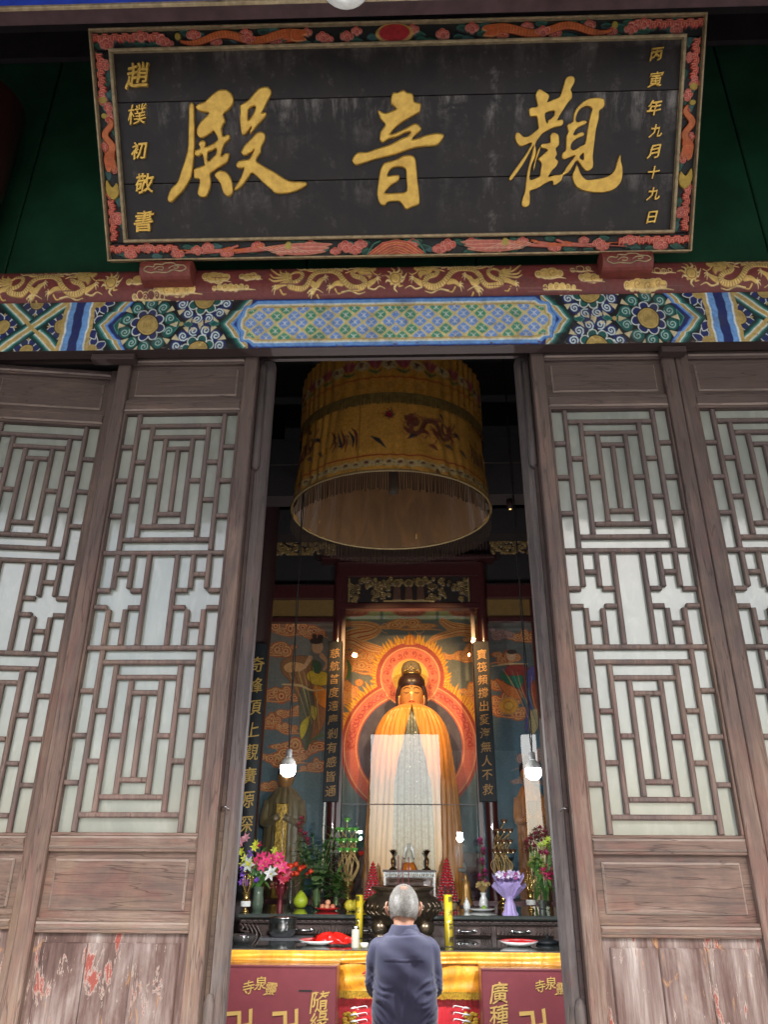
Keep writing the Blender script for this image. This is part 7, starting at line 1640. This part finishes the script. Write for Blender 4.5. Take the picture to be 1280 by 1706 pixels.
wb(MB().lathe([(0, 0), (6 * m1, 0), (7.2 * m1, 8 * m1), (6.6 * m1, 8 * m1), (5.6 * m1, 1.5 * m1), (0, 1.5 * m1)], (x, y, z), 24), 'cup_body', C('cream_cup', (.58, .55, .45), rough=.4), T, True); wb(MB().lathe([(7.3 * m1, 7.6 * m1), (7.5 * m1, 8.2 * m1), (6.6 * m1, 8.3 * m1)], (x, y, z), 24), 'rim', M['white_cer'], T, True)
T, x, y, z, m1 = T_('steel_pot', 'round stainless steel pot on a tray, left on the front table', 'pot', 468, 1564, ZT)
wb(MB().lathe([(0, 0), (17 * m1, 0), (22 * m1, 6 * m1), (24 * m1, 16 * m1), (23 * m1, 28 * m1), (24.5 * m1, 29.5 * m1), (22.5 * m1, 29 * m1), (22 * m1, 16 * m1), (0, 10 * m1)], (x, y + .05, z + .008), 40), 'pot_body', M['steel'], T, True)
wb(MB().lathe([(22 * m1, 27 * m1), (10 * m1, 30 * m1), (0, 31 * m1)], (x, y + .05, z + .008), 40), 'inner_lid', C('grey_steel', (.35, .35, .34), rough=.3, metal=.9), T, True)
tag(wb(MB().box((x - .15, y - .06, z + .001), (x + .22, y + .17, z + .007)), 'dark_tray', C('tray_grey', (.12, .12, .13), rough=.3)), 'flat grey tray under the steel pot', 'tray')
def dish(px, py, r, lab, over=(.62, .01, .015)):
    T, x, y, z, m1 = T_('red_topped_plate', lab, 'plate', px, py, ZT, 'white plates lined with red')
    wb(MB().lathe([(0, 0), (r * .55 * m1, 0), (r * m1, 7 * m1), (r * .97 * m1, 7.6 * m1), (r * .5 * m1, 2 * m1)], (x, y, z), 40), 'plate', M['white_cer'], T, True)
    wb(MB().lathe([(r * .95 * m1, 7.9 * m1), (r * .9 * m1, 6.6 * m1), (r * .5 * m1, 3 * m1), (0, 3 * m1)], (x, y, z), 40, wav=lambda a, t_: 1 + .01 * math.sin(9 * a)), 'red_lining', C('red_lining', over, rough=.35), T, True)
    return x, y, z, m1
dish(865.5, 1576, 32, 'white plate lined with red, right side of the front table')
x, y, z, m1 = dish(530, 1574, 32, 'white plate lined with red, under the red plastic bag')
bag = MB(); N = 40; rings = []
for j in range(14):
    t_ = j / 13; rg = []
    for i in range(N):
        a = 2 * math.pi * i / N; R = 1 + .20 * math.sin(5 * a + 4 * t_) + .14 * math.sin(11 * a + 7 * t_) + .08 * math.sin(19 * a - 9 * t_)
        rg.append((x + (24 + 32 * math.cos(a) * R * math.cos(t_ * 1.4)) * m1, y - .02 + 14 * m1 * math.sin(a) * R * math.cos(t_ * 1.4), z + .004 + (1.5 + 15 * math.sin(t_ * 1.5) * (1 + .15 * math.sin(6 * a))) * m1))
    rings.append(rg)
tag(wb(bag.loft(rings), 'red_plastic_bag', C('red_plastic', (.60, .015, .01), rough=.22, coat=.6), None, True), 'crumpled red plastic bag lying beside the thermos', 'bag')
T, x, y, z, m1 = T_('glass_bowl', 'shallow dark glass bowl at the left end of the front table', 'bowl', 404, 1572, ZT)
wb(MB().lathe([(0, 0), (14 * m1, 0), (24 * m1, 13 * m1), (23 * m1, 13 * m1), (13 * m1, 2 * m1), (0, 2 * m1)], (x, y, z), 36), 'bowl_body', C('smoky_bowl', (.04, .035, .035), rough=.08, coat=1), T, True)
wb(MB().lathe([(0, 2 * m1), (8 * m1, 2 * m1), (9 * m1, 9 * m1), (5 * m1, 12 * m1), (0, 12 * m1)], (x, y, z), 24), 'candle_cup', C('mauve_cup', (.35, .25, .30), rough=.3), T, True)
T, x, y, z, m1 = T_('dark_dish', 'small dark lidded dish at the right end of the front table', 'dish', 913, 1573, ZT)
wb(MB().lathe([(0, 0), (18 * m1, 0), (20 * m1, 4 * m1), (6 * m1, 8 * m1), (2 * m1, 8 * m1), (3 * m1, 12 * m1), (0, 13 * m1)], (x, y, z), 32), 'dish_body', M['black_glossy'], T, True); wb(MB().ball((x, y, z + 13 * m1), 2.6 * m1), 'knob', M['black_glossy'], T, True)

# ================================================================== THE MAN PRAYING
YP = 4.8
def pz(y, Y=YP): return float(at(673, y, Y)[2])
xm = float(at(673, 1560, YP)[0]); mp = mpp(673, 1560, YP)
man = thing('person', 'grey haired man in a dark blue jacket praying with his back to the doorway', 'person', (xm, YP, 0))
def ell(cx, cy, z, rx, ry, n=40, p=2.0, rot=0.):
    o = []
    for i in range(n):
        a = 2 * math.pi * i / n; c_, s_ = math.cos(a), math.sin(a)
        x_ = rx * math.copysign(abs(c_) ** (2 / p), c_); y_ = ry * math.copysign(abs(s_) ** (2 / p), s_)
        o.append((cx + x_, cy + y_, z))
    return o
def remesh(mb, name, mat, vox, it=6, parent=None, fac=.5):
    me = mb.mesh(name); o = bpy.data.objects.new(name, me); col.objects.link(o)
    m_ = o.modifiers.new('r', 'REMESH'); m_.mode = 'VOXEL'; m_.voxel_size = vox
    s_ = o.modifiers.new('s', 'SMOOTH'); s_.iterations = it; s_.factor = fac
    me2 = bpy.data.meshes.new_from_object(o.evaluated_get(bpy.context.evaluated_depsgraph_get())); bpy.data.objects.remove(o)
    return me2
zh = pz(1512); zneck = pz(1545); ztop = pz(1477); zsh = pz(1574)
hb = MB()
# head: ellipsoid, bowed forward; jaw, neck, trunk, arms, legs joined into one surface
rt = Matrix.Rotation(D2R(-22), 3, 'X')
hc_ = Vector((xm, YP + .045, zh))
hb.ball(hc_, 1, 28, 20, (.079, .098, .112), rt); hb.ball(hc_ + Vector((0, .06, -.055)), 1, 20, 14, (.056, .058, .07), rt)
hb.tube([(xm, YP + .150, zh - .005), (xm, YP + .163, zh - .03), (xm, YP + .150, zh - .042)], [.010, .016, .012], 8)           # nose
hb.loft([ell(xm, YP + .03, zh - .02, .055, .06, 24), ell(xm, YP + .0, zneck - .01, .056, .062, 24), ell(xm, YP - .01, zneck - .10, .08, .07, 24)])
hb.loft([ell(xm, YP, z, a, b_, 32) for z, a, b_ in ((zneck - .06, .06, .06), (zsh, .15, .09), (zsh - .15, .16, .105), (.95, .14, .10), (.80, .15, .11), (.72, .14, .10))])
for sg in (-1, 1):
    hb.loft([ell(xm + sg * a, YP + dy, z, r, r * 1.05, 20) for z, a, dy, r in ((.80, .075, 0, .085), (.55, .08, .01, .07), (.42, .08, .01, .055), (.25, .082, -.01, .056), (.08, .085, -.01, .04), (.05, .085, -.01, .045))])
    hb.tube([(xm + sg * .085, YP - .05, .045), (xm + sg * .09, YP + .05, .04), (xm + sg * .095, YP + .17, .03)], [.04, .045, .03], 12)
    hb.tube([(xm + sg * .13, YP, zsh - .03), (xm + sg * .152, YP + .02, pz(1630)), (xm + sg * .10, YP + .16, pz(1640)), (xm + sg * .03, YP + .26, pz(1630))], [.04, .036, .030, .024], 12)
    # palm pressed to the other, five fingers
    hb.tube([(xm + sg * .016, YP + .27, zsh - .21), (xm + sg * .014, YP + .285, zsh - .16), (xm + sg * .013, YP + .29, zsh - .12)], [.024, .030, .026], 10)
    for k in range(4):
        yy = YP + .262 + k * .018; L_ = (.055, .068, .072, .06)[k]
        hb.tube([(xm + sg * .012, yy, zsh - .125), (xm + sg * .011, yy + .006, zsh - .125 + L_ * .55), (xm + sg * .010, yy + .010, zsh - .125 + L_)], [.0095, .009, .007], 8)
    hb.tube([(xm + sg * .014, YP + .262, zsh - .165), (xm + sg * .010, YP + .243, zsh - .135), (xm + sg * .006, YP + .238, zsh - .105)], [.011, .010, .008], 8)
me = remesh(hb, 'body', None, .0085, 4)
SKIN = C('weathered_skin', (.42, .21, .135), rough=.5, sub=.15, var=.12, scale=40)
keep(link('body', me, SKIN, None, True), man)
for sg in (-1, 1):
    mb = MB(); e = crom([(0, 0, 0), (.012, -.008, .026), (.018, -.018, .034), (.022, -.026, .012), (.016, -.018, -.014), (.008, -.006, -.028), (0, 0, -.02)], 4)
    P_ = [(xm + sg * (.078 + q[0]), YP + .052 + q[1], zh - .012 + q[2]) for q in e]; mb.tube(P_, np.interp(np.linspace(0, 1, len(P_)), [0, .5, 1], [.007, .0065, .008]), 8)
    mb.ball((xm + sg * .086, YP + .050, zh - .008), 1, 10, 8, (.009, .014, .025)); wb(mb, 'ear', SKIN, man, True)
    wb(MB().ball((xm + sg * .03, YP + .146, zh + .012), .0115, 10, 8), 'eye', M['white_cer'], man, True)
wb(MB().tube([(xm - .022, YP + .136, zh - .066), (xm, YP + .144, zh - .068), (xm + .022, YP + .136, zh - .066)], [.003, .005, .003], 6), 'mouth', C('lip_brown', (.30, .10, .08)), man, True)
# hair: scalp cap then short strands sweeping out from the whorl
m, t, b = newmat('grey_hair'); HAIR = m
f = noise(t, pos(t), 90, 3, .6); f2 = noise(t, pos(t), 12, 3, .6)
t.links.new(mix(t, ramp(t, mth(t, 'ADD', mth(t, 'MULTIPLY', f, .7), mth(t, 'MULTIPLY', f2, .4)), [(.4, 0.), (.75, 1.)]), (.17, .155, .14), (.40, .37, .335)), b.inputs['Base Color']); setp(b, Roughness=.5)
wh = Vector((xm + .0, YP + .045, zh)) + rt @ (Vector((.03, -.55, .83)).normalized() * 1.0) * .0
caps = MB(); strands = MB(); N = 9000
wdir = Vector((0.03, -.62, .78)).normalized()
def hs(d):   # point on the skull surface in direction d (head space)
    q = Vector((d.x * .0815, d.y * .1005, d.z * .1145)); return hc_ + rt @ q
v = []; n, m2 = 36, 26
for j in range(m2 + 1):
    th = math.pi * j / m2
    for i in range(n): a = 2 * math.pi * i / n; v.append((math.sin(th) * math.cos(a), math.sin(th) * math.sin(a), math.cos(th)))
def hairy(d):   # forehead, face and nape bare; thin round the whorl
    return d.z > -.62 + max(0, d.y) * 1.05 and not (d.y > .25 and d.z < .35) and d.angle(wdir) > .24
fq = [(j * n + i, j * n + n + i, j * n + n + (i + 1) % n, j * n + (i + 1) % n) for j in range(m2) for i in range(n)]
fq = [q for q in fq if all(hairy(Vector(v[k])) for k in q)]
caps.add([tuple(hs(Vector(p))) for p in v], fq)
rn = random.Random(11)
ct = 0
while ct < N:
    z_ = rn.uniform(-.7, 1); a = rn.uniform(0, 2 * math.pi); r = math.sqrt(1 - z_ * z_); d = Vector((r * math.cos(a), r * math.sin(a), z_))
    if not hairy(d): 
        if d.angle(wdir) > .2 or rn.random() < .5: continue
    ct += 1
    p = hs(d) + Vector((0, 0, 0)); nrm = (rt @ Vector((d.x / .08, d.y / .1, d.z / .112))).normalized()
    tg = (d - wdir * d.dot(wdir)); tg = (rt @ tg); 
    if tg.length < 1e-3: continue
    tg.normalize(); tg = (tg - nrm * tg.dot(nrm)).normalized(); tw_ = nrm.cross(tg)
    tg = (tg + tw_ * (.28 + rn.uniform(-.14, .14))).normalized()
    side = tg.cross(nrm).normalized() * .0007; L_ = rn.uniform(.014, .028) * (1 if d.z > -.3 else .6)
    q1 = p + tg * L_ * .5 + nrm * .0042; q2 = p + tg * L_ + nrm * .0045
    strands.add([p - side, p + side, q1 + side, q1 - side, q2], [(0, 1, 2, 3), (3, 2, 4)])
hr = wb(caps, 'hair', C('scalp_hair', (.22, .17, .14), rough=.7, var=.4, scale=60), man, True); tag(wb(strands, 'hair_strands', HAIR, man), kind='stuff')
# jacket: shoulders, back, sleeves
JK = MB()
def jx(px): return abs(px - 676) * mp
JK.loft([ell(xm + .004, YP + cy_, z, rx, ry, 48, pw) for z, rx, ry, cy_, pw in (
    (zneck + .0, .066, .070, .005, 2), (zneck - .025, .082, .078, -.004, 2), (pz(1556), .108, .086, -.006, 2.1), (pz(1563), .140, .094, -.005, 2.2), (pz(1572), .158, .104, -.006, 2.3), (pz(1590), .166, .118, -.008, 2.4), (pz(1620), .168, .130, -.006, 2.5),
    (pz(1660), .171, .133, .0, 2.5), (pz(1700), .175, .130, .0, 2.4), (.98, .176, .128, .0, 2.3), (.80, .180, .132, 0, 2.3), (.70, .184, .136, 0, 2.3), (.68, .178, .130, 0, 2.3))])
for sg in (-1, 1):
    Pth = crom([(xm + sg * .115, YP + .0, pz(1570)), (xm + sg * .145, YP - .0, pz(1582)), (xm + sg * .158, YP + .005, pz(1610)), (xm + sg * .160, YP + .03, pz(1640)), (xm + sg * .145, YP + .10, pz(1652)), (xm + sg * .085, YP + .19, pz(1640)), (xm + sg * .045, YP + .235, pz(1632))], 5)
    JK.tube(Pth, np.interp(np.linspace(0, 1, len(Pth)), [0, .2, .5, .62, 1], [.044, .053, .052, .053, .042]), 18)
    JK.tube([(xm + sg * .05, YP + .225, pz(1634)), (xm + sg * .04, YP + .245, pz(1631))], [.045, .044], 16)
me = remesh(JK, 'jacket', None, .0075, 10)
co = np.zeros(len(me.vertices) * 3); me.vertices.foreach_get('co', co); co = co.reshape(-1, 3)
no = np.zeros(len(me.vertices) * 3); me.vertices.foreach_get('normal', no); no = no.reshape(-1, 3)
dx, dz = co[:, 0] - xm, co[:, 2]
def ridge(s_, wd): return np.exp(-(s_ / wd) ** 2)
disp = np.zeros(len(co)); back = np.clip((YP + .03 - co[:, 1]) * 14, 0, 1)
for sg in (-1, 1):
    for k in range(8):   # drag folds from the armpit down and across, more on the flanks
        x0_, z0_ = sg * .165, pz(1628) - k * .030; sl_ = sg * (.38 + .1 * (k % 3))
        l_ = (dz - z0_) + (dx - x0_) * -sl_ * 1.1 + .012 * np.sin(dx * 40 + k)
        disp += (.0078 - .0005 * k) * ridge(l_, .0075) * np.exp(-((dx - sg * .13) / (.050 + .007 * (k % 4))) ** 2) * back
    for k in range(4):   # creases at the elbow
        l_ = dz - (pz(1630) - k * .02) + (dx - sg * .19) * sg * .9; disp += .004 * ridge(l_, .006) * (np.abs(dx) > .155)
disp += .0042 * np.sin(dz * 24 + dx * 9 + 2 * np.sin(dx * 14)) * back + .0018 * np.sin(dz * 61 + dx * 37)
disp -= .0045 * ridge(dz - pz(1556) - .03 * dx * 0, .0035) * back * (np.abs(dx) < .09)       # under the collar
disp += .003 * ridge(dz - pz(1596), .003) * back * (np.abs(dx) < .105)                       # yoke seam
disp -= .0022 * ridge(dz - pz(1598.5), .003) * back * (np.abs(dx) < .105)
disp += .0045 * ridge(dx + .02 * np.sin(dz * 9) - .01, .006) * back * (dz < pz(1600)) * .6
for k in range(5): disp += .0035 * ridge(dx - (-.12 + .06 * k) - .12 * (dz - 1.1) * (k - 2), .010) * back * (dz < pz(1650))
co += no * disp[:, None]; me.vertices.foreach_set('co', co.ravel())
m, t, b = newmat('blue_grey_jacket'); f = noise(t, pos(t), 260, 2, .5); f2 = noise(t, pos(t), 9, 4, .6)
t.links.new(mix(t, f2, (.022, .021, .056), (.032, .031, .074)), b.inputs['Base Color']); setp(b, Roughness=.75, Sheen_Weight=.25); bump(t, b, f, .25, .001)
keep(link('jacket', me, m, None, True), man)
cm = MB()                                                                                # turned collar
rings = []
for z, r, q in ((zneck - .030, .092, .086), (zneck - .010, .082, .078), (zneck + .010, .070, .072), (zneck + .016, .066, .069), (zneck + .006, .062, .066)):
    rings.append(ell(xm + .002, YP + .004, z, r, q, 48))
rings = [[(p[0], p[1], p[2] + .018 * max(0, (YP - p[1]) * 10) ** 2 * 0 - .010 * max(0, (p[1] - YP) * 10)) for p in r] for r in rings]
wb(cm.loft(rings, False), 'collar', m, man, True)
TR = MB()
TR.loft([ell(xm, YP, z, a, b_, 32) for z, a, b_ in ((.92, .165, .12), (.80, .17, .125), (.72, .165, .12))])
for sg in (-1, 1): TR.loft([ell(xm + sg * a, YP + dy, z, r, r * 1.05, 24) for z, a, dy, r in ((.80, .08, 0, .098), (.55, .082, .01, .085), (.30, .084, 0, .075), (.09, .086, 0, .072), (.07, .086, 0, .074))])
keep(link('trousers', remesh(TR, 'trousers', None, .011, 5), C('dark_trousers', (.03, .03, .035), rough=.8), None, True), man)
for sg in (-1, 1): wb(MB().loft([ell(xm + sg * .088, YP + .05, z, rx, ry, 24, 2.4) for z, rx, ry in ((.0, .052, .135), (.02, .054, .14), (.05, .05, .125), (.085, .042, .08))]), 'shoe', C('black_shoe', (.02, .02, .02), rough=.4), man, True)
